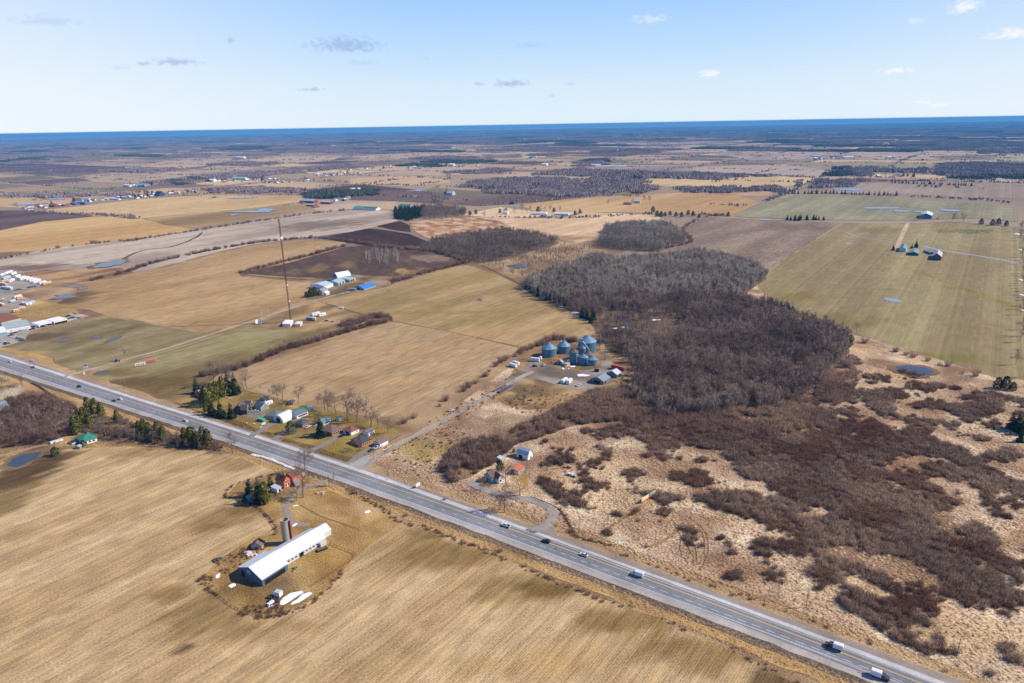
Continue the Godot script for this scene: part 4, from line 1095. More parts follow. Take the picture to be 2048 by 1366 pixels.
	for t in [
		["broad0", bt, 117, 880, 1.25, "large spreading bare tree left of the green roofed house"], ["broad1", bt, 212, 873, 0.95, "bare tree with a pale trunk right of the green roofed house"], ["broad2", bt, 257, 874, 0.95, "bare tree in the cedar row between house and highway"], ["broad3", bt, 46, 772, 0.6, "small bare tree beside the highway at the left edge"], ["broad4", bt, 335, 895, 0.7, "low bare tree before the cedar clump"],
		["broad1", bt, 611, 950, 1.0, "bare tree beside the highway behind the red brick house"], ["aspen1", bt, 670, 972, 0.75, "pair of thin bare trunks beside the lane mouth"], ["broad3", bt, 606, 995, 1.15, "tall bare tree in front of the red brick house"], ["broad2", bt, 594, 1002, 0.6, "small bare tree left of the tall one by the brick house"], ["broad0", bt, 466, 906, 0.8, "lone bare tree at the highway edge of the stubble field"],
		["broad4", bt, 428, 770, 1.3, "tall bare tree behind the dark spruces"], ["broad2", bt, 445, 766, 1.1, "bare tree right of the tall one behind the spruces"], ["broad1", bt, 454, 772, 1.0, "bare tree nearest the tan field behind the spruces"], ["broad3", bt, 494, 777, 0.9, "leaning bare tree at the corner of the tan field"], ["aspen2", bt, 470, 787, 0.7, "thin pale tree behind the dark gabled house"], ["aspen3", bt, 484, 791, 0.7, "thin pale tree right behind the dark gabled house"],
		["aspen0", bt, 522, 786, 0.6, "thin bare tree at the back fence, leftmost of its row"], ["aspen1", bt, 540, 794, 0.6, "thin bare tree at the back fence, second of its row"], ["broad0", bt, 556, 798, 0.75, "bushy bare tree at the back fence"], ["broad1", bt, 566, 801, 0.8, "widest bushy bare tree at the back fence"], ["broad2", bt, 597, 806, 0.9, "bare tree beside the small grey shed"], ["broad3", bt, 650, 822, 0.95, "brown bare tree right of the green pool"], ["broad4", bt, 657, 824, 0.9, "bare tree with twin trunks behind the green pool"], ["broad0", bt, 673, 830, 1.05, "bare tree behind the blue grey roof"],
		["broad1", bt, 695, 839, 1.35, "tallest bare tree behind the brown roofed house"], ["broad2", bt, 714, 845, 1.3, "forked bare tree right of the tallest one"], ["broad4", bt, 742, 856, 1.0, "dark bare tree behind the white shed"], ["broad3", bt, 756, 858, 0.7, "low bare tree right of the white shed"], ["broad1", bt, 776, 866, 0.7, "bare tree at the corner by the gravel lane"], ["broad2", bt, 720, 900, 0.6, "small bare tree before the dark roofed brick house"],
		["wood2", bt, 252, 720, 0.9, "lone bare tree beside the farm drive and the blue tractor"], ["broad0", bt, 1009, 1025, 0.95, "dark bare tree inside the loop of the old drive"], ["broad1", bt, 1000, 1022, 0.6, "smaller bare tree inside the loop of the old drive"], ["broad4", bt, 1012, 967, 0.75, "bare tree before the white gable of the old house"], ["broad2", bt, 967, 978, 0.55, "low bare tree left of the old house"], ["broad3", bt, 1200, 696, 1.0, "bare tree right of the largest grain bin"], ["broad2", bt, 1211, 699, 0.8, "second bare tree right of the largest grain bin"],
		["broad0", bt, 690, 589, 0.7, "bare tree in the yard of the white barn"], ["broad1", bt, 1010, 512, 0.9, "grey tree above the pond"], ["broad4", bt, 1036, 540, 0.6, "bare tree below the pond"], ["broad2", bt, 1652, 643, 0.5, "tiny bare tree at the edge of the green field"], ["broad1", bt, 1712, 665, 0.6, "round bare bush at the edge of the green field"]]:
		plant(t[0], t[1], g2(t[2], t[3]), t[4], t[5], "tree")
	plant("willow", "willow_tree", g2(1040, 990), 1.0, "yellow twigged willow before the red roofed shed", "tree")
	for t in [
		["spruce0", 394, 787, 1.05, "dark spruce in front of the white and red house"], ["spruce1", 424, 829, 1.0, "leftmost of three spruces on the lawn by the highway"], ["spruce2", 442, 833, 1.0, "middle one of three spruces on the lawn by the highway"], ["spruce0", 463, 836, 0.95, "rightmost of three spruces on the lawn by the highway"],
		["spruce1", 458, 789, 1.45, "tallest dark spruce at the back of the lots"], ["spruce2", 471, 787, 1.3, "dark spruce right of the tallest one"], ["cedar0", 446, 794, 1.3, "olive cedar left of the tallest spruce"], ["cedar1", 434, 800, 1.2, "olive cedar in the middle of the evergreen group"], ["cedar2", 425, 804, 1.2, "olive cedar right of the white and red house"], ["cedar0", 414, 812, 1.3, "largest olive cedar of the evergreen group"], ["cedar1", 408, 806, 1.0, "olive cedar hiding the white and red house"], ["cedar2", 412, 824, 0.6, "small olive cedar near the highway lawn"],
		["blue", 583, 866, 1.0, "broad blue green spruce beside the white quonset"], ["spruce2", 642, 873, 1.1, "tall spruce beside the brown roofed house"], ["spruce0", 641, 868, 0.8, "lower spruce behind the tall one by the brown roofed house"],
		["spruce0", 500, 994, 0.9, "evergreen at the left of the brick house garden"], ["spruce1", 520, 1006, 1.15, "dark spruce in the middle of the brick house garden"], ["cedar0", 528, 1008, 1.0, "yellow green cedar of the brick house garden"], ["cedar1", 532, 1000, 0.9, "cedar behind the yellow green one by the brick house"], ["cedar2", 541, 972, 0.5, "small cedar left of the red brick house"], ["pine0", 1000, 940, 0.55, "dark green yew before the barn of the old homestead"], ["leafy", 1028, 905, 0.5, "green bush beside the barn of the old homestead"],
		["leafy", 112, 912, 1.2, "dark green round bush in the green house garden"], ["leafy", 168, 892, 0.8, "yellow green bush at the corner of the green roofed house"], ["pine1", 622, 594, 0.95, "dark pine left of the farm house by the white barn"], ["pine2", 630, 592, 1.0, "rounder dark pine beside the farm house"], ["pine0", 613, 594, 0.6, "low dark pine at the left of the farm house"],
		["spruce1", 1832, 495, 1.0, "dark spruce behind the far farmhouse"], ["spruce0", 1786, 501, 0.8, "dark spruce beside the far farm lane"], ["spruce2", 1823, 497, 0.6, "small spruce among the far farm buildings"], ["pine0", 1995, 777, 0.8, "dark evergreen at the right edge of the marsh"], ["pine1", 2010, 778, 0.9, "second dark evergreen at the right edge of the marsh"], ["pine2", 2025, 781, 0.6, "small evergreen right of the dark pair in the marsh"],
		["spruce0", 2022, 858, 1.0, "dark spruce of the clump at the right frame edge"], ["spruce1", 2034, 862, 1.05, "second dark spruce of the clump at the right frame edge"], ["spruce2", 2046, 868, 1.0, "outermost dark spruce of the clump at the right frame edge"], ["pine0", 1814, 777, 0.5, "lone small evergreen in the marsh"], ["spruce0", 2040, 884, 0.7, "low spruce before the clump at the right frame edge"]]:
		plant(t[0], "evergreen_tree", g2(t[1], t[2]), t[3], t[4], "tree")
	for t in [[152, 868, 1.05], [160, 862, 0.9], [170, 850, 1.1], [180, 856, 1.0], [178, 826, 1.0], [192, 828, 1.0], [204, 834, 0.9], [236, 846, 0.8], [290, 872, 1.0], [300, 876, 0.9], [318, 878, 1.0], [328, 882, 0.9], [372, 888, 0.95], [384, 892, 1.1], [398, 896, 0.9], [408, 892, 1.1], [418, 893, 1.0], [280, 868, 0.8], [312, 884, 0.7], [390, 886, 0.9]]:
		plant("cedar%d" % (rng.randi() % 3), "cedar_tree", g2(t[0], t[1]), t[2], "olive green cedar in the row between stubble field and highway", "tree", "cedars along the near side of the highway")
	for p in along([190, 868, 240, 870, 300, 880, 360, 890, 400, 894], 7.0, 7.0):
		plant("broad%d" % (rng.randi() % 5), "bare_tree", p, rng.randf_range(0.35, 0.6), "low bare tree among the cedars beside the highway", "tree", "low bare trees among the cedars")
	scatter("brush", hedge, along([150, 866, 200, 860, 260, 872, 340, 886, 430, 896], 1.4, 5.0) + along([230, 836, 300, 862, 360, 880, 440, 900], 1.8, 3.0), 0.5, 1.0, dark, light, "brush under the cedars beside the highway", "brush")
	for p in inside(poly([480, 985, 530, 965, 545, 990, 520, 1012, 495, 1006]), 38.0):
		plant("broad%d" % (rng.randi() % 5), "bare_tree", p, rng.randf_range(0.4, 0.65), "grey bare tree among the evergreens of the brick house garden", "tree", "bare trees of the brick house garden")
	for p in along([2045, 452, 2046, 520, 2047, 600, 2048, 700, 2050, 770], 30.0, 5.0):
		plant("wood%d" % (rng.randi() % 5), "bare_tree", p, rng.randf_range(0.9, 1.3), "bare tree in the row at the right frame edge", "tree", "bare trees in the row at the right frame edge")
	for b in [[1000, 1104, 0.8, "bare bush on the ditch before the stubble field"], [705, 988, 0.6, "dark bush at the ditch near the lane mouth"], [812, 1032, 0.6, "bush at the corner of the stubble field"], [1140, 1064, 0.5, "round bush beside the old drive"], [890, 1000, 0.5, "low bush behind the highway sign"], [1700, 664, 0.9, "dark bush on the pale strip below the green field"], [1540, 1090, 1.1, "grey bush standing alone in the near marsh"], [1672, 1118, 0.8, "round bush in the near marsh"]]:
		var o := thing("bush", b[3], "bush", Vector3(g2(b[0], b[1]).x, 0, g2(b[0], b[1]).y), rng.randf() * 6.0)
		part("branches", hedge[0], M.veg, o)
		o.scale = Vector3.ONE * b[2]
# ---------------------------------------------------------------- building
func surf(c: Color, rough := 0.8, metal := 0.0, grain := 0.12) -> StandardMaterial3D:
	var key := "s%s_%.2f_%.2f_%.2f" % [c.to_html(), rough, metal, grain]
	if not M.has(key):
		var m := StandardMaterial3D.new()
		var l := c.srgb_to_linear()
		m.albedo_color = Color(minf(l.r / 0.78, 1.0), minf(l.g / 0.78, 1.0), minf(l.b / 0.78, 1.0)).linear_to_srgb()
		m.albedo_texture = M.even
		m.uv1_triplanar = true
		m.uv1_scale = Vector3(grain, grain, grain)
		m.roughness = rough
		m.metallic = metal
		m.metallic_specular = 0.3
		M[key] = m
	return M[key]

func face(st: SurfaceTool, p: Array, out: Vector3) -> void:   # a flat polygon turned towards out
	var n: Vector3 = (p[2] - p[0]).cross(p[1] - p[0]).normalized()
	var q := p.duplicate()
	if n.dot(out) < 0.0:
		q.reverse()
		n = -n
	for i in range(1, q.size() - 1):
		for v in [q[0], q[i], q[i + 1]]:
			st.set_normal(n)
			st.add_vertex(v)

func block(a: Vector3, b: Vector3) -> Mesh:   # a box with small chamfered upper edges
	var st := begin()
	var lo := a.min(b)
	var hi := a.max(b)
	var s := hi - lo
	var c := minf(minf(s.x, s.y), s.z) * 0.12
	var k := [Vector3(lo.x, lo.y, lo.z), Vector3(hi.x, lo.y, lo.z), Vector3(hi.x, lo.y, hi.z), Vector3(lo.x, lo.y, hi.z)]
	var m := [Vector3(lo.x, hi.y - c, lo.z), Vector3(hi.x, hi.y - c, lo.z), Vector3(hi.x, hi.y - c, hi.z), Vector3(lo.x, hi.y - c, hi.z)]
	var t := [Vector3(lo.x + c, hi.y, lo.z + c), Vector3(hi.x - c, hi.y, lo.z + c), Vector3(hi.x - c, hi.y, hi.z - c), Vector3(lo.x + c, hi.y, hi.z - c)]
	var o := [Vector3(0, 0, -1), Vector3(1, 0, 0), Vector3(0, 0, 1), Vector3(-1, 0, 0)]
	for i in 4:
		var j := (i + 1) % 4
		face(st, [k[i], k[j], m[j], m[i]], o[i])
		face(st, [m[i], m[j], t[j], t[i]], o[i] + Vector3.UP)
	face(st, t, Vector3.UP)
	face(st, k, Vector3.DOWN)
	return st.commit()

func rod(a: Vector3, b: Vector3, r: float, sides := 6, r2 := -1.0) -> Mesh:
	var st := begin()
	limb(st, a, b, r, r if r2 < 0.0 else r2, Color.WHITE, sides)
	return st.commit()

func lathe(prof: Array, sides := 28, smooth := true) -> Mesh:   # [radius, height] pairs turned about the upright axis
	var st := begin()
	for i in range(1, prof.size()):
		var a: Array = prof[i - 1]
		var b: Array = prof[i]
		var d := Vector2(b[0] - a[0], b[1] - a[1])
		var nn := Vector2(d.y, -d.x).normalized()
		for k in sides:
			var t0 := TAU * k / sides
			var t1 := TAU * (k + 1) / sides
			var p := [Vector3(cos(t0) * a[0], a[1], sin(t0) * a[0]), Vector3(cos(t1) * a[0], a[1], sin(t1) * a[0]), Vector3(cos(t1) * b[0], b[1], sin(t1) * b[0]), Vector3(cos(t0) * b[0], b[1], sin(t0) * b[0])]
			var n0 := Vector3(cos(t0) * nn.x, nn.y, sin(t0) * nn.x)
			var n1_ := Vector3(cos(t1) * nn.x, nn.y, sin(t1) * nn.x)
			var nm := [n0, n1_, n1_, n0]
			var mid_n := (n0 + n1_)
			var turned: bool = (p[2] - p[0]).cross(p[1] - p[0]).dot(mid_n) + (p[3] - p[0]).cross(p[2] - p[0]).dot(mid_n) >= 0.0
			for q in [0, 1, 2, 0, 2, 3] if turned else [0, 2, 1, 0, 3, 2]:
				st.set_normal(nm[q])
				st.add_vertex(p[q])
	return st.commit()

func drum(r: float, h: float, at_y := 0.0, sides := 16) -> Mesh:
	return lathe([[0.0, at_y], [r, at_y], [r, at_y + h], [0.0, at_y + h]], sides)

func profile_of(kind: String, w: float, eave: float, rise: float) -> Array:   # (z, y) from the near eave over the ridge to the far one
	var h := w / 2.0
	match kind:
		"gambrel":
			return [Vector2(h, eave), Vector2(h * 0.62, eave + rise * 0.62), Vector2(0, eave + rise), Vector2(-h * 0.62, eave + rise * 0.62), Vector2(-h, eave)]
		"arch":
			var a := []
			for i in 13:
				var t := PI * i / 12.0
				a.append(Vector2(cos(t) * h, eave + sin(t) * rise))
			return a
		"shed":
			return [Vector2(h, eave), Vector2(-h, eave + rise)]
		"flat":
			return [Vector2(h, eave), Vector2(-h, eave + 0.05)]
	return [Vector2(h, eave), Vector2(0, eave + rise), Vector2(-h, eave)]

func wall_mesh(prof: Array, l: float) -> Mesh:
	var st := begin()
	var h: float = prof[0].x
	for e in [-1.0, 1.0]:
		var p := [Vector3(e * l / 2, 0, -h), Vector3(e * l / 2, 0, h)]
		for q in prof:
			p.append(Vector3(e * l / 2, q.y, q.x))
		face(st, p, Vector3(e, 0, 0))
	face(st, [Vector3(-l / 2, 0, h), Vector3(l / 2, 0, h), Vector3(l / 2, prof[0].y, h), Vector3(-l / 2, prof[0].y, h)], Vector3(0, 0, 1))
	var z: float = prof[prof.size() - 1].x
	var y: float = prof[prof.size() - 1].y
	face(st, [Vector3(-l / 2, 0, z), Vector3(l / 2, 0, z), Vector3(l / 2, y, z), Vector3(-l / 2, y, z)], Vector3(0, 0, -1))
	return st.commit()

func roof_mesh(prof: Array, l: float, over: float, thick := 0.16) -> Mesh:
	var st := begin()
	var p := prof.duplicate()
	var a: Vector2 = (p[0] - p[1]).normalized()
	var b: Vector2 = (p[p.size() - 1] - p[p.size() - 2]).normalized()
	p[0] += a * over
	p[p.size() - 1] += b * over
	var x := l / 2 + over
	for i in range(1, p.size()):
		var q0: Vector2 = p[i - 1] + Vector2(0, 0.03)
		var q1: Vector2 = p[i] + Vector2(0, 0.03)
		var up := Vector2(0, thick)
		var d := q1 - q0
		var n := Vector3(0, absf(d.x), -d.y * signf(d.x) if absf(d.x) > 0.01 else -d.y).normalized()
		n = Vector3(0, 1, 0) if n.length() < 0.5 else n
		var outn := Vector3(0, -d.x, d.y)
		if outn.y < 0.0:
			outn = -outn
		face(st, [Vector3(-x, q0.y + up.y, q0.x), Vector3(x, q0.y + up.y, q0.x), Vector3(x, q1.y + up.y, q1.x), Vector3(-x, q1.y + up.y, q1.x)], outn)
		face(st, [Vector3(-x, q0.y, q0.x), Vector3(x, q0.y, q0.x), Vector3(x, q1.y, q1.x), Vector3(-x, q1.y, q1.x)], -outn)
		for e in [-1.0, 1.0]:
			face(st, [Vector3(e * x, q0.y, q0.x), Vector3(e * x, q1.y, q1.x), Vector3(e * x, q1.y + up.y, q1.x), Vector3(e * x, q0.y + up.y, q0.x)], Vector3(e, 0, 0))
	for q in [p[0], p[p.size() - 1]]:
		face(st, [Vector3(-x, q.y + 0.03, q.x), Vector3(x, q.y + 0.03, q.x), Vector3(x, q.y + 0.03 + thick, q.x), Vector3(-x, q.y + 0.03 + thick, q.x)], Vector3(0, 0, signf(q.x)))
	return st.commit()

func hip_mesh(w: float, l: float, eave: float, rise: float, over: float) -> Mesh:
	var st := begin()
	var x := l / 2 + over
	var z := w / 2 + over
	var r := maxf(0.0, l / 2 - w / 2)
	var y := eave + 0.04
	var c := [Vector3(-x, y, -z), Vector3(x, y, -z), Vector3(x, y, z), Vector3(-x, y, z)]
	var e := [Vector3(-r, y + rise, 0), Vector3(r, y + rise, 0)]
	var up := Vector3(0, 0.18, 0)
	face(st, [c[3] + up, c[2] + up, e[1], e[0]], Vector3(0, 1, 1))
	face(st, [c[0] + up, c[1] + up, e[1], e[0]], Vector3(0, 1, -1))
	face(st, [c[1] + up, c[2] + up, e[1]], Vector3(1, 1, 0))
	face(st, [c[0] + up, c[3] + up, e[0]], Vector3(-1, 1, 0))
	face(st, c, Vector3.DOWN)
	var o := [Vector3(0, 0, -1), Vector3(1, 0, 0), Vector3(0, 0, 1), Vector3(-1, 0, 0)]
	for i in 4:
		face(st, [c[i], c[(i + 1) % 4], c[(i + 1) % 4] + up, c[i] + up], o[i])
	return st.commit()

# A, B, C: photo pixels of three roof corners at eave height: the near corner, the one across the gable from it, the one along the eave from it.
func building(called: String, label: String, cat: String, A: Array, B: Array, C: Array, eave: float, rise: float, wall: Color, roof: Color, o := {}) -> Node3D:
	var a := g(A[0], A[1], eave)
	var b := g(B[0], B[1], eave)
	var c := g(C[0], C[1], eave)
	var u := (c - a).normalized()
	var l := a.distance_to(c)
	var v := (b - a) - u * (b - a).dot(u)
	var w := v.length()
	v = v.normalized()
	if o.has("w"):
		w = o.w
	var at := a + u * l / 2 + v * w / 2
	at.y = 0
	var z := -v
	var x := Vector3.UP.cross(z)
	var t := thing(called, label, cat, at, 0.0, o.get("group", ""))
	t.basis = Basis(x, Vector3.UP, z)
	fill_building(t, l, w, eave, rise, wall, roof, signf((a - at).dot(x)), o)
	return t

func fill_building(t: Node3D, l: float, w: float, eave: float, rise: float, wall: Color, roof: Color, end: float, o := {}) -> void:
	var kind: String = o.get("kind", "gable")
	var over: float = o.get("over", 0.35)
	var wm := surf(wall, 0.85)
	var rm := surf(roof, o.get("rough", 0.75), o.get("metal", 0.0))
	var rf: MeshInstance3D
	if kind == "hip":
		part("wall", wall_mesh([Vector2(w / 2, eave), Vector2(-w / 2, eave)], l), wm, t)
		rf = part("roof", hip_mesh(w, l, eave, rise, over), rm, t)
	else:
		var prof := profile_of(kind, w, eave, rise)
		part("wall", wall_mesh(prof, l), wm, t)
		rf = part("roof", roof_mesh(prof, l, over), rm, t)
	if o.has("chimney"):
		var y := eave + rise
		part("chimney", block(Vector3(-0.4, y - 0.8, -0.4), Vector3(0.4, y + 1.0, 0.4)), surf(o.get("chimney_color", alb(190, 150, 120))), rf, Vector3(l * float(o.chimney), 0, 0))
	if o.has("trim"):
		var prof := profile_of(kind, w, eave, rise)
		var st := begin()
		for i in range(1, prof.size()):
			var p: Vector2 = prof[i - 1]
			var q: Vector2 = prof[i]
			var x := end * (l / 2 + over)
			face(st, [Vector3(x + end * 0.06, p.y - 0.14, p.x), Vector3(x + end * 0.06, q.y - 0.14, q.x), Vector3(x + end * 0.06, q.y + 0.24, q.x), Vector3(x + end * 0.06, p.y + 0.24, p.x)], Vector3(end, 0, 0))
		part("roof_trim", st.commit(), paint(o.trim), t)
	for s in o.get("openings", []):   # [what, side, place along the side, sill, width, height]
		opening(t, s, l, w, end)

func opening(t: Node3D, s: Array, l: float, w: float, end: float) -> void:
	var at: Vector3
	var x: Vector3
	var n: Vector3
	match s[1]:
		"near":
			n = Vector3(0, 0, 1)
			at = Vector3(s[2] * l / 2 * -end, 0, w / 2)
		"far":
			n = Vector3(0, 0, -1)
			at = Vector3(s[2] * l / 2 * -end, 0, -w / 2)
		"end":
			n = Vector3(end, 0, 0)
			at = Vector3(end * l / 2, 0, -s[2] * w / 2)
		_:
			n = Vector3(-end, 0, 0)
			at = Vector3(-end * l / 2, 0, -s[2] * w / 2)
	x = Vector3.UP.cross(n)
	var b := Basis(x, Vector3.UP, n)
	var hw: float = s[4] / 2
	var dark: bool = s[0] == "opening"
	var fr: MeshInstance3D
	if s[0] == "window":
		fr = part("window", block(Vector3(-hw - 0.12, s[3] - 0.12, -0.05), Vector3(hw + 0.12, s[3] + s[5] + 0.12, 0.06)), paint(alb(235, 235, 230)), t, at)
		part("pane", block(Vector3(-hw, s[3], 0.0), Vector3(hw, s[3] + s[5], 0.09)), paint(Color(0.08, 0.1, 0.13), 0.12), fr)
	else:
		fr = part("door" if not dark else "doorway", block(Vector3(-hw, s[3], -0.05), Vector3(hw, s[3] + s[5], 0.07)), paint(Color(0.03, 0.03, 0.04) if dark else (s[6] if s.size() > 6 else alb(225, 225, 220))), t, at)
	fr.basis = b

func wins(side: String, n: int, sill := 1.0, w := 1.2, h := 1.2) -> Array:
	var out := []
	for i in n:
		out.append(["window", side, -0.8 + 1.6 * (i + 0.5) / n, sill, w, h])
	return out

func make_buildings() -> void:
	var white := alb(250, 250, 250)
	var metal := alb(232, 238, 245)
	# ---- the long barn and its neighbours
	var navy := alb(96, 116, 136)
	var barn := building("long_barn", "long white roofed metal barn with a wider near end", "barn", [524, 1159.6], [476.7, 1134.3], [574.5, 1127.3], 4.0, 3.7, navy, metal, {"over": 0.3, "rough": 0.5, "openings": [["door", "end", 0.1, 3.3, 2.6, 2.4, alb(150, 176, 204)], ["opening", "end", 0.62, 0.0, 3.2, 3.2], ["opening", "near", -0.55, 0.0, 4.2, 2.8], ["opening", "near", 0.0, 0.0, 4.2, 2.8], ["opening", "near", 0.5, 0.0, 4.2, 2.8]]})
	# the narrower, longer stretch behind it
	var a := g(568.6, 1122.6, 3.0)
	var c := g(651.0, 1074.6, 3.0)
	var fl := g(631.0, 1051.2, 3.0)
	var u := (c - a).normalized()
	var v := ((fl - c) - u * (fl - c).dot(u))
	var w := v.length()
	v = v.normalized()
	var long := Node3D.new()
	long.name = "barn_wing"
	barn.add_child(long, true)
	var mid := (a + c) / 2 + v * w / 2
	mid.y = 0
	long.transform = barn.transform.affine_inverse() * Transform3D(Basis(Vector3.UP.cross(-v), Vector3.UP, -v), mid)
	var l := a.distance_to(c)
	var prof := profile_of("gable", w, 3.0, 3.3)
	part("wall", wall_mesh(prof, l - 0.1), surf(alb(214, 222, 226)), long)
	part("roof", roof_mesh(prof, l - 0.1, 0.3), surf(metal, 0.5), long)
	var e := signf((a - mid).dot(long.global_basis.x))
	for i in 9:
		if i == 3:
			part("doorway", block(Vector3(-1.3, 0, w / 2 - 0.05), Vector3(1.3, 2.5, w / 2 + 0.08)), paint(Color(0.02, 0.02, 0.04)), long, Vector3(-e * l * (-0.36 + 0.085 * i), 0, 0))
		else:
			part("window", block(Vector3(-0.55, 1.3, w / 2 - 0.05), Vector3(0.55, 2.1, w / 2 + 0.08)), paint(Color(0.10, 0.12, 0.16), 0.2), long, Vector3(-e * l * (-0.40 + 0.085 * i), 0, 0))
	var prof2 := profile_of("gable", w * 0.62, 3.2, 2.4)
	part("wall", wall_mesh(prof2, 6.4), surf(alb(220, 226, 230)), long, Vector3(-e * (l / 2 + 3.25), 0, -w * 0.06))
	part("roof", roof_mesh(prof2, 6.4, 0.25), surf(metal, 0.5), long, Vector3(-e * (l / 2 + 3.25), 0, -w * 0.06))
	part("lean_to", block(Vector3(-2.0, 0, 0), Vector3(2.0, 2.2, 2.0)), surf(alb(216, 208, 200)), long, Vector3(-e * (l / 2 - 3.0), 0, w / 2 + 0.02))
	# silo
	var p := g2(575, 1087)
	var silo := thing("silo", "tall open concrete silo with a red chute behind the long barn", "silo", Vector3(p.x, 0, p.y))
	var pr := []
	for i in 31:
		pr.append([2.25 + (0.03 if i % 2 else 0.0), i * 0.5])
	pr.append([2.0, 15.0])
	pr.append([2.0, 11.0])
	pr.append([0.0, 11.0])
	part("wall", lathe(pr, 32), surf(alb(184, 174, 156), 0.9, 0.0, 0.3), silo)
	part("silage", drum(1.97, 0.4, 10.9), paint(alb(90, 78, 66)), silo)
	part("chute", block(Vector3(-0.5, 0, -0.5), Vector3(0.5, 14.6, 0.5)), paint(alb(150, 44, 40)), silo, Vector3(2.65, 0, 0.6))
	building("shed", "collapsing brown shed with a dark sagging roof near the silo", "shed", [523, 1092], [497, 1098], [529, 1083], 2.4, 2.0, alb(196, 180, 168), alb(128, 104, 98), {"openings": [["opening", "end", 0.0, 0, 1.2, 1.6]]})
	# ---- red brick house
	var brick := alb(214, 112, 66)
	var h := building("brick_house", "red brick farmhouse with a brown roof beside the highway", "house", [567.1, 963.4], [581, 956.0], [550.8, 958.9], 5.0, 2.8, brick, alb(112, 76, 68), {"openings": [["window", "end", -0.35, 1.0, 1.0, 1.5], ["window", "end", 0.35, 1.0, 1.0, 1.5], ["window", "end", -0.3, 3.4, 0.9, 1.3], ["window", "end", 0.3, 3.4, 0.9, 1.3], ["door", "end", 0.0, 0, 1.0, 2.1], ["window", "near", 0.4, 3.2, 0.9, 1.3], ["window", "near", -0.4, 3.2, 0.9, 1.3]], "chimney": 0.32})
	var wing := Node3D.new()
	wing.name = "rear_wing"
	h.add_child(wing, true)
	wing.position = Vector3(0.6, 0, -8.2)
	wing.rotation.y = PI / 2
	fill_building(wing, 8.0, 6.6, 4.4, 2.0, brick, alb(124, 88, 80), 1.0, {"openings": [["window", "near", 0.4, 1.0, 1.0, 1.3], ["window", "near", -0.4, 1.0, 1.0, 1.3], ["window", "near", -0.4, 3.0, 0.9, 1.0]]})
	building("garden_shed", "small white shed with a pale metal roof before the brick house", "shed", [554, 979], [548, 972], [562, 974], 2.5, 0.8, white, alb(176, 196, 210), {"kind": "shed", "openings": [["opening", "near", 0.2, 0, 1.6, 1.9]]})
	building("porch", "white porch shed at the right end of the brick house", "shed", [590, 968], [596, 963], [587, 962], 2.2, 0.7, alb(200, 200, 200), alb(190, 190, 190), {"kind": "shed"})
	building("hut", "small blue grey hut in the shade of the garden evergreens", "shed", [500, 997], [494, 992], [506, 994], 2.2, 0.8, alb(120, 150, 180), alb(130, 160, 190))
	# ---- green roofed house
	building("bungalow", "white bungalow with a green hip roof at the edge of the stubble field", "house", [164.3, 883.4], [143.8, 875.4], [193.6, 875.0], 3.0, 2.4, white, alb(66, 150, 122), {"kind": "hip", "over": 0.6, "openings": wins("near", 3) + [["window", "end", 0.4, 1.0, 1.4, 1.2], ["window", "end", -0.1, 1.0, 1.2, 1.2], ["door", "end", -0.6, 0, 1.0, 2.1, alb(80, 90, 120)]], "chimney": 0.12})
	building("garden_shed", "tiny grey shed in front of the green roofed house", "shed", [159, 893.5], [153, 891.5], [163, 890.5], 1.9, 0.6, alb(150, 158, 170), alb(180, 186, 196))
	building("garage", "grey roofed white garage with two doors at the left edge", "garage", [-4, 818], [-20, 806], [18, 812.5], 2.8, 1.8, white, alb(150, 166, 176), {"openings": [["door", "near", -0.4, 0, 2.6, 2.2], ["door", "near", 0.4, 0, 2.6, 2.2]]})
	building("cottage", "white cottage half out of the frame at the left edge", "house", [-2, 848], [-16, 838], [8, 843], 3.0, 1.8, white, alb(110, 110, 116))
	# ---- the row of houses along the highway
	building("house", "small white and red house hidden by spruces", "house", [404, 789], [396, 783], [416, 784], 3.0, 3.0, alb(200, 110, 100), alb(150, 154, 158), {"trim": white, "openings": wins("near", 2)})
	var dk := building("gabled_house", "dark house with white edged steep gables", "house", [488, 818], [471, 813], [497, 808], 4.2, 3.6, alb(96, 84, 84), alb(104, 92, 94), {"trim": white, "openings": wins("end", 2, 1.0) + wins("near", 3) + [["window", "end", 0.0, 3.8, 1.0, 1.1]]})
	for k in [-4.2, 4.2]:
		var gb := Node3D.new()
		gb.name = "front_gable"
		dk.add_child(gb, true)
		gb.position = Vector3(k, 0, 4.6)
		gb.rotation.y = -PI / 2
		fill_building(gb, 4.6, 5.0, 4.0, 3.4, alb(104, 94, 96), alb(108, 96, 98), 1.0, {"trim": white, "openings": [["window", "end", 0.0, 1.0, 1.6, 1.4]]})
	building("garage", "grey sided double garage with a dark roof and white trim", "garage", [521, 816], [536.5, 810], [508, 809.5], 2.9, 2.4, alb(168, 168, 172), alb(104, 118, 124), {"trim": white, "openings": [["window", "end", 0.1, 1.2, 0.8, 1.0], ["door", "near", 0.0, 0, 5.0, 2.2]]})
	building("bungalow", "long bungalow with a grey green roof left of the quonset", "house", [556, 834], [530, 831], [572, 824], 2.9, 2.2, alb(220, 214, 206), alb(112, 128, 126), {"kind": "hip", "over": 0.5, "openings": wins("near", 4) + wins("end", 3)})
	building("workshop", "white walled workshop with a grey green roof behind the quonset", "workshop", [593.6, 831], [579, 823], [616, 822], 3.2, 1.8, white, alb(110, 128, 132), {"openings": wins("near", 5, 1.2, 1.4)})
	building("quonset", "white arched fabric quonset with an open near end", "quonset hut", [567, 845.5], [552, 838], [590.5, 834], 0.6, 5.0, alb(235, 238, 242), metal, {"kind": "arch", "over": 0.15, "openings": [["opening", "end", 0.0, 0.0, 4.2, 3.6]]})
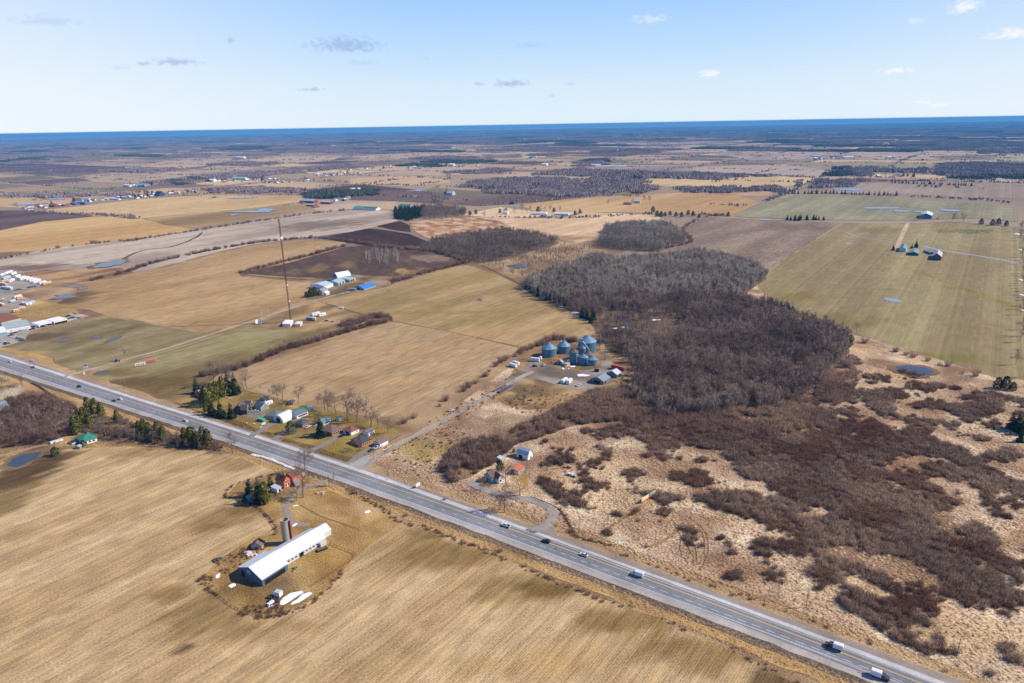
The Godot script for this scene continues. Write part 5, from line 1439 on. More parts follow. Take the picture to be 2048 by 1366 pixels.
	building("bungalow", "brick bungalow with a dark roof right of the quonset", "house", [604.5, 849.0], [588, 845.5], [619, 842], 2.9, 2.1, alb(196, 112, 84), alb(84, 96, 104), {"kind": "hip", "over": 0.5, "openings": wins("near", 3) + wins("end", 3)})
	building("garage", "white garage with a blue grey roof behind the tall spruce", "garage", [647, 845], [631, 843.5], [661, 838], 2.8, 1.6, white, alb(122, 150, 164), {"openings": [["door", "end", -0.4, 0, 2.6, 2.2], ["door", "end", 0.4, 0, 2.6, 2.2]] + wins("near", 4)})
	building("bungalow", "brown roofed brick house beside the tall spruce", "house", [664, 866.0], [652, 853.5], [685, 856.5], 2.9, 2.2, alb(204, 128, 96), alb(136, 108, 98), {"kind": "hip", "over": 0.5, "openings": wins("near", 4, 1.0, 1.5) + wins("end", 2)})
	building("garage", "white garage with a red brown hip roof and two cars before it", "garage", [702, 864.5], [687.5, 858.5], [718, 857], 2.8, 2.2, white, alb(146, 96, 88), {"kind": "hip", "openings": [["opening", "end", 0.0, 0, 4.8, 2.2], ["window", "near", 0.4, 1.1, 1.0, 0.9]]})
	building("shed", "white shed with a low grey brown roof behind the last houses", "shed", [737, 866.0], [727, 862], [748.5, 859], 2.7, 1.0, white, alb(138, 124, 124), {"openings": [["opening", "near", -0.3, 0.9, 1.6, 1.0], ["opening", "near", 0.6, 0, 1.0, 2.0]]})
	building("bungalow", "brick bungalow with a dark grey hip roof nearest the gravel lane", "house", [723, 887.5], [701, 879.5], [742.5, 878.5], 2.9, 2.2, alb(214, 130, 92), alb(82, 86, 94), {"kind": "hip", "over": 0.5, "openings": wins("near", 4) + wins("end", 3)})
	building("garage", "white garage with a brown roof nearest the gravel lane", "garage", [760, 888.0], [748.5, 883], [776, 880], 2.8, 1.7, white, alb(134, 112, 112), {"openings": [["door", "end", 0.0, 0, 3.0, 2.2, alb(120, 150, 190)]]})
	building("garden_shed", "small white shed at the back fence behind the garages", "shed", [678, 837.5], [673, 836], [684, 834.5], 2.2, 0.9, white, alb(120, 140, 160), {"openings": [["opening", "near", 0.3, 0.4, 1.0, 1.3]]})
	building("garden_shed", "small grey shed at the back of the gabled house lot", "shed", [530, 798.5], [523, 795], [537, 794], 2.1, 0.9, alb(170, 176, 186), alb(110, 112, 122), {"openings": [["opening", "near", -0.4, 0, 1.0, 1.6]]})
	building("garden_shed", "small dark shed before the bushy bare tree", "shed", [586, 805.5], [578, 803], [590, 801.5], 2.1, 0.9, alb(180, 170, 160), alb(96, 104, 116), {"openings": [["opening", "near", 0.0, 0, 1.0, 1.6]]})
	building("carport", "grey flat roofed lean-to with a pale front behind the green pool", "shed", [619, 819.5], [612, 818], [629, 814.5], 2.2, 0.5, alb(160, 160, 166), alb(150, 160, 176), {"kind": "shed"})
	# ---- grain bins
	bin("round corrugated grain bin at the left of the group", 1098, 711, 7.1, 8.2, 4.4, false)
	bin("round grain bin with a rusty roof patch behind the left one", 1127.6, 704.4, 6.2, 7.4, 4.4, false)
	bin("largest round grain bin at the back of the group", 1174, 702, 9.0, 10.8, 5.2, false)
	bin("tall narrow grain bin with a rusty red cap", 1147.5, 725, 4.2, 11.2, 2.4, true)
	bin("small raised bin under the elevator leg", 1164.5, 716, 3.2, 10.5, 2.2, false)
	bin("grain bin with a rust brown roof in the middle of the group", 1176.5, 722.5, 4.6, 7.2, 3.4, true)
	bin("near grain bin with a white chute on its wall", 1166.5, 728, 4.3, 7.4, 2.6, false)
	bin("low grain bin nearest the yard, at the right", 1184, 729, 4.9, 5.8, 2.6, false)
	var q := g2(1162, 718)
	var leg := thing("grain_elevator", "thin grey elevator leg with a slanting spout above the bins", "elevator", Vector3(q.x, 0, q.y))
	part("leg", block(Vector3(-0.35, 0, -0.35), Vector3(0.35, 19.0, 0.35)), paint(alb(170, 182, 190), 0.5, 0.3), leg)
	part("leg", block(Vector3(0.75, 0, -0.35), Vector3(1.3, 19.0, 0.35)), paint(alb(160, 172, 182), 0.5, 0.3), leg)
	part("head", block(Vector3(-0.9, 18.4, -0.9), Vector3(1.7, 20.6, 0.9)), paint(alb(176, 188, 196), 0.5, 0.3), leg)
	part("spout", rod(Vector3(1.2, 18.6, 0.3), Vector3(7.2, 10.4, 3.6), 0.28), paint(alb(206, 216, 224), 0.5, 0.3), leg)
	part("spout", rod(Vector3(-0.6, 18.6, 0.3), Vector3(-5.0, 13.2, 1.6), 0.22), paint(alb(190, 200, 208), 0.5, 0.3), leg)
	for i in 6:
		part("brace", rod(Vector3(-0.3, i * 3.0 + 1, 0), Vector3(1.0, i * 3.0 + 3, 0), 0.08), paint(alb(150, 160, 168)), leg)
	for d in [[1153.5, 728, "white downspout beside the tall bin"], [1174.3, 731, "white downspout beside the near bin"]]:
		var k := g2(d[0], d[1])
		var o := thing("downspout", d[2], "duct", Vector3(k.x, 0, k.y))
		part("pipe", block(Vector3(-0.5, 2.6, -0.5), Vector3(0.5, 9.6 if d[0] < 1160 else 7.4, 0.5)), paint(alb(226, 232, 236), 0.5), o)
		part("foot", block(Vector3(-0.3, 0, -0.3), Vector3(0.3, 2.7, 0.3)), paint(alb(200, 206, 210), 0.5), o)
		part("elbow", rod(Vector3(0, 3.0, 0), Vector3(1.4, 1.6, 0.8), 0.35), paint(alb(220, 226, 230), 0.5), o)
	building("shed", "small grey metal shed before the tall bin", "shed", [1124.5, 724.5], [1117.5, 720.5], [1134.5, 720], 3.0, 1.6, alb(150, 160, 156), alb(186, 196, 200), {"openings": [["opening", "end", 0.0, 0, 1.6, 2.0], ["door", "near", 0.2, 0, 1.0, 2.0]]})
	building("shed", "tan flat topped control shed beside the grey shed", "shed", [1134, 728.5], [1128.5, 726.5], [1140, 725.5], 2.4, 0.3, alb(206, 188, 154), alb(190, 178, 152), {"kind": "flat", "openings": [["door", "near", -0.3, 0, 1.0, 1.9]]})
	building("shed", "green grey shed with a bright tin roof beside the red trailer", "shed", [1234, 749.5], [1216.5, 743.5], [1242.5, 744.5], 3.4, 2.6, alb(130, 142, 140), alb(206, 216, 220), {"openings": [["opening", "near", -0.4, 0, 2.4, 2.6], ["opening", "near", 0.4, 0, 2.4, 2.6]]})
	building("machine_shed", "low open machine shed with a patched blue grey roof", "shed", [1207, 763], [1184, 756], [1221, 754.5], 3.2, 2.8, alb(140, 132, 124), alb(142, 158, 176), {"openings": [["opening", "end", 0.0, 0, 6.0, 2.6], ["opening", "near", -0.5, 0, 2.4, 2.4]]})
	# ---- farm with the white barn
	building("bank_barn", "large gambrel barn with a white roof at the farm on the drive", "barn", [675.6, 555.5], [663.5, 553], [702, 550.5], 6.0, 6.2, alb(110, 120, 150), metal, {"kind": "gambrel", "rough": 0.5, "openings": [["opening", "end", 0.0, 0, 3.6, 4.0]]})
	building("lean_to_barn", "blue grey lean-to along the white barn", "barn", [699, 559.5], [680, 551.5], [711, 555.0], 4.0, 1.8, alb(176, 184, 190), alb(170, 190, 206), {"kind": "shed", "openings": [["opening", "near", -0.5, 0, 4, 3], ["opening", "near", 0.2, 0, 4, 3]]})
	building("cattle_shed", "open fronted shed with a blue grey roof before the white barn", "barn", [677, 566.5], [659, 563.0], [690, 560.5], 3.6, 3.2, alb(190, 196, 200), alb(168, 188, 202), {"openings": [["opening", "near", -0.5, 0, 5, 3], ["opening", "near", 0.4, 0, 5, 3]]})
	building("drive_shed", "long shed with a light blue roof behind the farmhouse", "barn", [648.5, 572.5], [624, 568.5], [666, 566.5], 4.6, 2.6, white, alb(184, 208, 226), {"openings": [["door", "near", 0.2, 0, 4, 3.6, alb(240, 240, 240)]] + wins("end", 4)})
	building("farmhouse", "grey farmhouse with a pale gable beside the dark pines", "house", [645, 583.5], [641, 580], [656, 578.5], 5.4, 3.2, alb(206, 200, 190), alb(150, 146, 150), {"openings": wins("near", 2) + wins("near", 2, 3.4) + wins("end", 2), "chimney": 0.2})
	building("house_wing", "white annex at the right of the grey farmhouse", "house", [652.5, 586.5], [650, 583.5], [659, 584.0], 3.0, 1.6, white, white, {"openings": wins("near", 2)})
	building("quonset", "steel quonset shed with a bright blue roof at the farm", "shed", [728, 577.5], [712, 573.0], [752, 570.5], 2.4, 3.4, alb(170, 172, 170), alb(74, 136, 214), {"openings": [["opening", "end", 0.0, 0, 3.0, 3.0]]})
	# ---- mast huts
	building("equipment_hut", "long white equipment hut at the foot of the radio mast", "hut", [580, 648], [567, 646], [586, 640.5], 3.2, 0.6, alb(230, 234, 238), white, {"kind": "shed", "openings": [["opening", "near", 0.3, 0.8, 1.2, 1.2]]})
	building("equipment_hut", "smaller white equipment hut right of the mast", "hut", [600, 648], [593, 644.5], [604.5, 643.0], 3.2, 0.4, alb(226, 230, 232), alb(240, 240, 240), {"kind": "flat", "openings": [["door", "near", 0.0, 0, 1.0, 2.1, alb(150, 156, 160)]]})
	# ---- the old homestead
	building("old_house", "run down house with a sagging brown roof and pale teal wall", "house", [983, 957], [966, 950], [998, 950], 3.4, 3.2, alb(150, 182, 186), alb(124, 98, 88), {"openings": [["window", "near", 0.3, 1.2, 1.0, 1.2], ["opening", "end", 0.2, 0, 1.0, 2.0], ["window", "end", -0.4, 1.2, 1.0, 1.2]], "chimney": 0.1})
	building("house_wing", "white gabled wing at the right of the run down house", "house", [996, 958.5], [1003, 952.5], [988, 952], 3.2, 2.6, white, alb(128, 104, 96), {"openings": [["window", "end", 0.0, 1.0, 1.0, 1.2]]})
	building("barn", "old barn with a pale tin roof and blue grey lower slope", "barn", [1055.5, 911.5], [1066, 905], [1033, 904.5], 3.6, 3.4, white, alb(188, 204, 218), {"kind": "gambrel", "openings": [["opening", "end", 0.3, 0, 1.2, 1.6], ["opening", "near", 0.3, 0, 3.0, 2.6]]})
	building("shed", "leaning shed with a rusty red roof and a green door", "shed", [1036.8, 943], [1030, 938], [1049, 933.5], 2.6, 1.2, alb(170, 184, 200), alb(206, 112, 92), {"kind": "shed", "openings": [["door", "near", 0.5, 0, 1.6, 2.0, alb(120, 176, 150)], ["opening", "near", -0.2, 1.0, 0.8, 0.8]]})
	building("garden_shed", "tiny hut with a pale blue tin roof behind the old house", "shed", [1001.5, 918.5], [996.5, 915], [1007, 914.5], 2.4, 0.6, alb(190, 190, 186), alb(186, 206, 210), {"kind": "shed", "openings": [["opening", "near", -0.4, 0, 0.8, 1.6]]})
	# ---- farm in the green field
	building("farmhouse", "white farmhouse with a teal roof at the end of the pale lane", "house", [1812, 498.5], [1799, 497], [1815, 491.0], 5.0, 3.0, alb(200, 214, 224), alb(110, 156, 160), {"openings": wins("near", 2)})
	building("farm_shed", "low dark blue shed with a teal roof at the far farm", "shed", [1837, 507.5], [1817, 506], [1839, 501.5], 3.6, 2.6, alb(70, 84, 120), alb(120, 160, 164))
	building("farm_barn", "dark blue barn with a white roof edge at the far farm", "barn", [1883, 513.5], [1865, 511], [1885, 505.5], 6.0, 4.6, alb(74, 94, 116), alb(200, 196, 200))
	building("trailer_home", "bright blue and white long trailer at the far farm", "trailer", [1861, 505.5], [1858, 502.5], [1847, 500.5], 3.0, 1.4, alb(70, 100, 200), alb(190, 214, 240))
	building("farm_barn", "blue barn with a white roof on the far side of the road", "barn", [1864, 431.5], [1840, 430], [1866, 426.0], 7.0, 4.6, alb(80, 110, 170), alb(214, 232, 246))
	# ---- car dealer
	building("showroom", "dealer showroom with a blue fascia at the left edge", "showroom", [13, 664], [-30, 656], [8, 652.5], 5.0, 0.2, alb(150, 190, 196), white, {"kind": "flat", "openings": [["door", "near", 0.0, 3.6, 9.0, 1.2, alb(40, 110, 200)], ["window", "near", 0.3, 0.4, 5.0, 2.6]]})
	building("service_hall", "long white service hall with a pale grey roof beside the showroom", "hall", [12, 658], [16, 646.5], [60, 650.0], 4.8, 0.8, white, alb(178, 190, 192), {"kind": "shed", "openings": [["door", "near", -0.6, 0, 3, 3, alb(210, 214, 216)], ["opening", "near", -0.2, 1.6, 1, 1], ["opening", "near", 0.4, 1.6, 1, 1], ["door", "near", 0.7, 0, 3, 3, alb(220, 220, 220)]]})
	building("shop", "long building with a rust brown roof behind the dealer", "shop", [2, 645], [-20, 626], [42, 635.5], 4.6, 2.4, alb(200, 190, 180), alb(150, 98, 76), {"openings": wins("near", 6)})
	building("carport", "white awning over parked cars, nearer the hall", "awning", [77, 649.5], [75, 643.5], [103, 643.5], 4.0, 0.3, white, white, {"kind": "shed", "openings": [["opening", "near", 0.0, 0, 12, 2.6]]})
	building("carport", "white awning over parked cars, further from the hall", "awning", [108, 643.5], [101, 637.5], [134, 637.5], 4.0, 0.3, white, white, {"kind": "shed", "openings": [["opening", "near", 0.0, 0, 14, 2.6]]})

func bin(label: String, px: float, py: float, r: float, h: float, rise: float, rusty: bool) -> void:
	var p := g2(px, py)
	var o := thing("grain_bin", label, "grain bin", Vector3(p.x, 0, p.y), 0.6)
	var steel := surf(alb(96, 138, 166), 0.45, 0.2, 0.1)
	var pr := []
	var n := int(h / 0.8)
	for i in n:
		var y := h * i / n
		pr.append([r, y])
		pr.append([r + 0.05, y + h / n * 0.46])
		pr.append([r, y + h / n * 0.92])
	pr.append([r, h])
	part("wall", lathe(pr, 40), steel, o)
	var rf := part("roof", lathe([[r + 0.25, h - 0.1], [r + 0.25, h + 0.05], [r * 0.16, h + rise], [r * 0.16, h + rise + 0.5], [0.0, h + rise + 0.75]], 40), surf(alb(150, 112, 104), 0.7) if rusty else surf(alb(140, 176, 198), 0.45, 0.2, 0.1), o)
	for i in 18:
		var a := TAU * i / 18.0
		var d := Vector3(cos(a), 0, sin(a))
		part("roof_rib", rod(d * (r + 0.2) + Vector3(0, h + 0.1, 0), d * r * 0.18 + Vector3(0, h + rise + 0.04, 0), 0.05, 4), steel, rf)
	for i in 8:
		var a := TAU * (i + 0.5) / 8.0
		var d := Vector3(cos(a), 0, sin(a))
		part("vent", block(Vector3(-0.32, 0, -0.32), Vector3(0.32, 0.7, 0.32)), paint(alb(110, 124, 138), 0.5), rf, d * r * 0.74 + Vector3(0, h + rise * 0.28, 0))
	part("door", block(Vector3(-0.6, 0.6, 0), Vector3(0.6, 2.6, 0.12)), paint(alb(120, 140, 154)), o, Vector3(0, 0, r))
	part("ladder", block(Vector3(-0.25, 0.4, 0), Vector3(0.25, h, 0.1)), paint(alb(150, 160, 168)), o, Vector3(r * 0.5, 0, r * 0.87))
# ---------------------------------------------------------------- vehicles and small things
func side_shape(pts: Array, half: float, top_half := -1.0, top_y := 1e9) -> Mesh:   # a side view (x, y) drawn out to both sides; points above top_y lean in to top_half
	var st := begin()
	var at := func(p: Vector2, s: float) -> Vector3: return Vector3(p.x, p.y, s * (top_half if top_half > 0.0 and p.y > top_y else half))
	for s in [-1.0, 1.0]:
		var flat := PackedVector2Array(pts)
		var ix := Geometry2D.triangulate_polygon(flat)
		for k in range(0, ix.size(), 3):
			face(st, [at.call(pts[ix[k]], s), at.call(pts[ix[k + 1]], s), at.call(pts[ix[k + 2]], s)], Vector3(0, 0, s))
	var c := Vector2.ZERO
	for p in pts:
		c += p / pts.size()
	for i in pts.size():
		var a: Vector2 = pts[i]
		var b: Vector2 = pts[(i + 1) % pts.size()]
		var m := (a + b) / 2.0 - c
		face(st, [at.call(a, -1.0), at.call(a, 1.0), at.call(b, 1.0), at.call(b, -1.0)], Vector3(m.x * 0.3, m.y, 0) if absf((b - a).x) > absf((b - a).y) else Vector3(m.x, m.y * 0.3, 0))
	return st.commit()

func wheels(o: Node3D, xs: Array, half: float, r := 0.34) -> void:
	if not M.has("wheel%.2f" % r):
		var st := begin()
		for s in [-1.0, 1.0]:
			for i in 12:
				var t0 := TAU * i / 12.0
				var t1 := TAU * (i + 1) / 12.0
				face(st, [Vector3(0, 0, s * 0.12), Vector3(cos(t0) * r, sin(t0) * r, s * 0.12), Vector3(cos(t1) * r, sin(t1) * r, s * 0.12)], Vector3(0, 0, s))
				if s > 0:
					face(st, [Vector3(cos(t0) * r, sin(t0) * r, -0.12), Vector3(cos(t1) * r, sin(t1) * r, -0.12), Vector3(cos(t1) * r, sin(t1) * r, 0.12), Vector3(cos(t0) * r, sin(t0) * r, 0.12)], Vector3(cos(t0), sin(t0), 0))
		M["wheel%.2f" % r] = st.commit()
	for x in xs:
		for s in [-1.0, 1.0]:
			var w := part("wheel", M["wheel%.2f" % r], paint(Color(0.05, 0.05, 0.055)), o, Vector3(x, r, s * (half - 0.1)))

func lights(o: Node3D, front: float, back: float, half: float, y: float) -> void:
	for s in [-1.0, 1.0]:
		part("headlight", block(Vector3(-0.04, -0.08, -0.2), Vector3(0.05, 0.08, 0.2)), paint(Color(0.85, 0.87, 0.9), 0.2), o, Vector3(front, y, s * (half - 0.3)))
		part("tail_light", block(Vector3(-0.05, -0.1, -0.14), Vector3(0.04, 0.1, 0.14)), paint(Color(0.5, 0.03, 0.03), 0.3), o, Vector3(back, y + 0.1, s * (half - 0.2)))

func car(kind: String, c: Color, label: String, cat: String, p: Vector2, turn: float, group := "") -> Node3D:   # front towards +x
	var o := thing({"sedan": "car", "suv": "car", "pickup": "pickup_truck", "van": "van", "box": "box_truck", "tow": "tow_truck"}[kind], label, cat, Vector3(p.x, 0.2, p.y), turn, group)
	var body := paint(c, 0.3, 0.1)
	body.clearcoat_enabled = true
	var glass := paint(Color(0.06, 0.08, 0.11), 0.08)
	match kind:
		"sedan":
			part("body", side_shape([Vector2(-2.3, 0.3), Vector2(2.3, 0.3), Vector2(2.35, 0.62), Vector2(2.1, 0.8), Vector2(0.9, 0.95), Vector2(-1.5, 0.98), Vector2(-2.25, 0.92), Vector2(-2.35, 0.6)], 0.9), body, o)
			part("windows", side_shape([Vector2(1.1, 0.94), Vector2(0.35, 1.4), Vector2(-0.95, 1.42), Vector2(-1.75, 0.96)], 0.84, 0.66, 1.2), glass, o)
			part("roof", side_shape([Vector2(0.42, 1.38), Vector2(0.2, 1.47), Vector2(-0.8, 1.48), Vector2(-1.05, 1.39)], 0.68), body, o)
			wheels(o, [-1.4, 1.4], 0.92)
			lights(o, 2.3, -2.3, 0.9, 0.62)
		"suv":
			part("body", side_shape([Vector2(-2.3, 0.35), Vector2(2.3, 0.35), Vector2(2.35, 0.8), Vector2(2.1, 1.0), Vector2(1.0, 1.1), Vector2(-2.25, 1.12), Vector2(-2.35, 0.7)], 0.94), body, o)
			part("windows", side_shape([Vector2(1.15, 1.1), Vector2(0.45, 1.62), Vector2(-1.9, 1.64), Vector2(-2.2, 1.12)], 0.9, 0.74, 1.4), glass, o)
			part("roof", side_shape([Vector2(0.5, 1.6), Vector2(0.25, 1.72), Vector2(-1.8, 1.73), Vector2(-2.0, 1.62)], 0.76), body, o)
			wheels(o, [-1.45, 1.45], 0.96, 0.38)
			lights(o, 2.3, -2.3, 0.94, 0.8)
		"pickup":
			part("body", side_shape([Vector2(-0.7, 0.45), Vector2(2.8, 0.45), Vector2(2.85, 0.95), Vector2(2.6, 1.12), Vector2(1.4, 1.2), Vector2(-0.7, 1.2)], 0.98), body, o)
			part("windows", side_shape([Vector2(1.5, 1.2), Vector2(0.85, 1.74), Vector2(-0.55, 1.76), Vector2(-0.7, 1.2)], 0.92, 0.76, 1.5), glass, o)
			part("roof", side_shape([Vector2(0.9, 1.72), Vector2(0.65, 1.84), Vector2(-0.5, 1.85), Vector2(-0.6, 1.74)], 0.78), body, o)
			part("bed", side_shape([Vector2(-2.9, 0.5), Vector2(-0.72, 0.5), Vector2(-0.72, 0.75), Vector2(-2.9, 0.75)], 0.97), paint(Color(0.06, 0.06, 0.07)), o)
			for s in [-1.0, 1.0]:
				part("bed_side", block(Vector3(-2.9, 0.5, -0.06), Vector3(-0.72, 1.2, 0.06)), body, o, Vector3(0, 0, s * 0.92))
			part("tailgate", block(Vector3(-3.0, 0.55, -0.97), Vector3(-2.88, 1.2, 0.97)), body, o)
			wheels(o, [-1.9, 1.9], 1.0, 0.42)
			lights(o, 2.8, -2.98, 0.98, 0.9)
		"van":
			part("body", side_shape([Vector2(-3.0, 0.4), Vector2(3.0, 0.4), Vector2(3.05, 0.95), Vector2(2.4, 1.3), Vector2(1.7, 2.45), Vector2(1.4, 2.6), Vector2(-2.9, 2.62), Vector2(-3.05, 2.4)], 1.02, 0.94, 2.2), body, o)
			part("windscreen", side_shape([Vector2(2.44, 1.34), Vector2(1.82, 2.36), Vector2(1.74, 2.34), Vector2(2.3, 1.34)], 0.92), glass, o)
			for s in [-1.0, 1.0]:
				part("window", block(Vector3(1.1, 1.45, -0.04), Vector3(1.9, 2.1, 0.05)), glass, o, Vector3(0, 0, s * 0.99))
			wheels(o, [-1.9, 1.9], 1.02, 0.38)
			lights(o, 3.0, -3.02, 1.0, 0.85)
		"box", "tow":
			part("hood", side_shape([Vector2(1.9, 0.5), Vector2(3.4, 0.5), Vector2(3.45, 1.1), Vector2(3.2, 1.4), Vector2(1.9, 1.5)], 0.95), body, o)
			part("cab", side_shape([Vector2(0.5, 0.6), Vector2(2.0, 0.6), Vector2(2.0, 1.5), Vector2(1.6, 2.2), Vector2(0.5, 2.25)], 1.05), body, o)
			part("windscreen", side_shape([Vector2(2.02, 1.52), Vector2(1.66, 2.14), Vector2(1.6, 2.12), Vector2(1.94, 1.5)], 0.98), glass, o)
			for s in [-1.0, 1.0]:
				part("window", block(Vector3(0.7, 1.45, -0.04), Vector3(1.5, 2.05, 0.05)), glass, o, Vector3(0, 0, s * 1.03))
			part("box", block(Vector3(-3.6, 0.9, -1.2), Vector3(0.35, 3.0, 1.2)), paint(alb(240, 242, 246), 0.5), o)
			part("chassis", block(Vector3(-3.6, 0.55, -0.6), Vector3(2.0, 0.85, 0.6)), paint(Color(0.05, 0.05, 0.06)), o)
			wheels(o, [-2.4, 2.4], 1.12, 0.46)
			lights(o, 3.42, -3.6, 1.0, 0.9)
	return o

func trailer(called: String, label: String, cat: String, A: Array, C: Array, wide: float, high: float, c: Color, roof: Color, group := "") -> Node3D:   # a box body on wheels, from pixel A to pixel C on the ground
	var a := g2(A[0], A[1])
	var b := g2(C[0], C[1])
	var d := (b - a)
	var l := d.length()
	var m := (a + b) / 2
	var o := thing(called, label, cat, Vector3(m.x, 0.15, m.y), -atan2(d.y, d.x), group)
	var f := 0.45 if high > 1.6 else 0.3
	part("body", block(Vector3(-l / 2, f, -wide / 2), Vector3(l / 2, high, wide / 2)), paint(c, 0.5), o)
	part("roof", block(Vector3(-l / 2 + 0.05, high - 0.02, -wide / 2 + 0.05), Vector3(l / 2 - 0.05, high + 0.12, wide / 2 - 0.05)), paint(roof, 0.5), o)
	part("window", block(Vector3(-l * 0.28, high * 0.58, wide / 2 - 0.03), Vector3(-l * 0.1, high * 0.8, wide / 2 + 0.03)), paint(Color(0.07, 0.08, 0.1), 0.15), o)
	part("door", block(Vector3(l * 0.12, f + 0.05, wide / 2 - 0.03), Vector3(l * 0.12 + 0.8, high * 0.88, wide / 2 + 0.04)), paint(Color(c.r * 0.85, c.g * 0.85, c.b * 0.88), 0.5), o)
	wheels(o, [-l * 0.28, -l * 0.18], wide / 2, 0.4)
	return o

func sign_board(label: String, px: float, py: float, w: float, h: float, foot: float, turn: float, c: Color, bands: Array) -> Node3D:
	var p := g2(px, py)
	var o := thing("roadside_sign", label, "sign", Vector3(p.x, 0, p.y), turn)
	for s in [-1.0, 1.0]:
		part("post", block(Vector3(-0.08, 0, -0.08), Vector3(0.08, foot + h, 0.08)), paint(alb(120, 110, 100)), o, Vector3(s * w * 0.38, 0, 0))
	var b := part("panel", block(Vector3(-w / 2, foot, 0.1), Vector3(w / 2, foot + h, 0.22)), paint(c), o)
	for k in bands:   # [x0, y0, x1, y1, colour] as shares of the panel
		part("print", block(Vector3(-w / 2 + w * k[0], foot + h * k[1], 0.2), Vector3(-w / 2 + w * k[2], foot + h * k[3], 0.235)), paint(k[4]), b)
	return o

func pole(label: String, px: float, py: float, high: float, arm: bool, turn: float) -> void:
	var p := g2(px, py)
	var o := thing("utility_pole", label, "utility pole", Vector3(p.x, 0, p.y), turn)
	part("post", rod(Vector3(0, -0.3, 0), Vector3(0, high, 0), 0.19, 7, 0.12), paint(alb(150, 128, 106)), o)
	if arm:
		part("crossarm", block(Vector3(-1.2, high - 1.0, -0.08), Vector3(1.2, high - 0.8, 0.08)), paint(alb(130, 112, 92)), o)
		for x in [-1.05, -0.4, 0.4, 1.05]:
			part("insulator", drum(0.07, 0.25, high - 0.8, 6), paint(alb(180, 190, 190)), o, Vector3(x, 0, 0))

func fence(label: String, a: Array, gap: float, high: float, c: Color, rails: int) -> void:
	var line := smooth_line(a, gap)
	var o := thing("fence", label, "fence", Vector3(line[0].x, 0, line[0].y))
	for i in line.size():
		var q := Vector3(line[i].x - line[0].x, 0, line[i].y - line[0].y)
		part("post", block(Vector3(-0.09, -0.1, -0.09), Vector3(0.09, high, 0.09)), paint(c), o, q)
		if i:
			var r := Vector3(line[i - 1].x - line[0].x, 0, line[i - 1].y - line[0].y)
			for k in rails:
				var y := Vector3(0, high * (0.92 - 0.36 * k), 0)
				part("rail", rod(r + y, q + y, 0.06, 4), paint(c), o)

func road_turn(p: Vector2, ahead: bool) -> float:
	var d := Vector2(cos(deg_to_rad(32.5 if p.x > -200 else 30.5)), sin(deg_to_rad(32.5 if p.x > -200 else 30.5)))
	if not ahead:
		d = -d
	return -atan2(d.y, d.x)

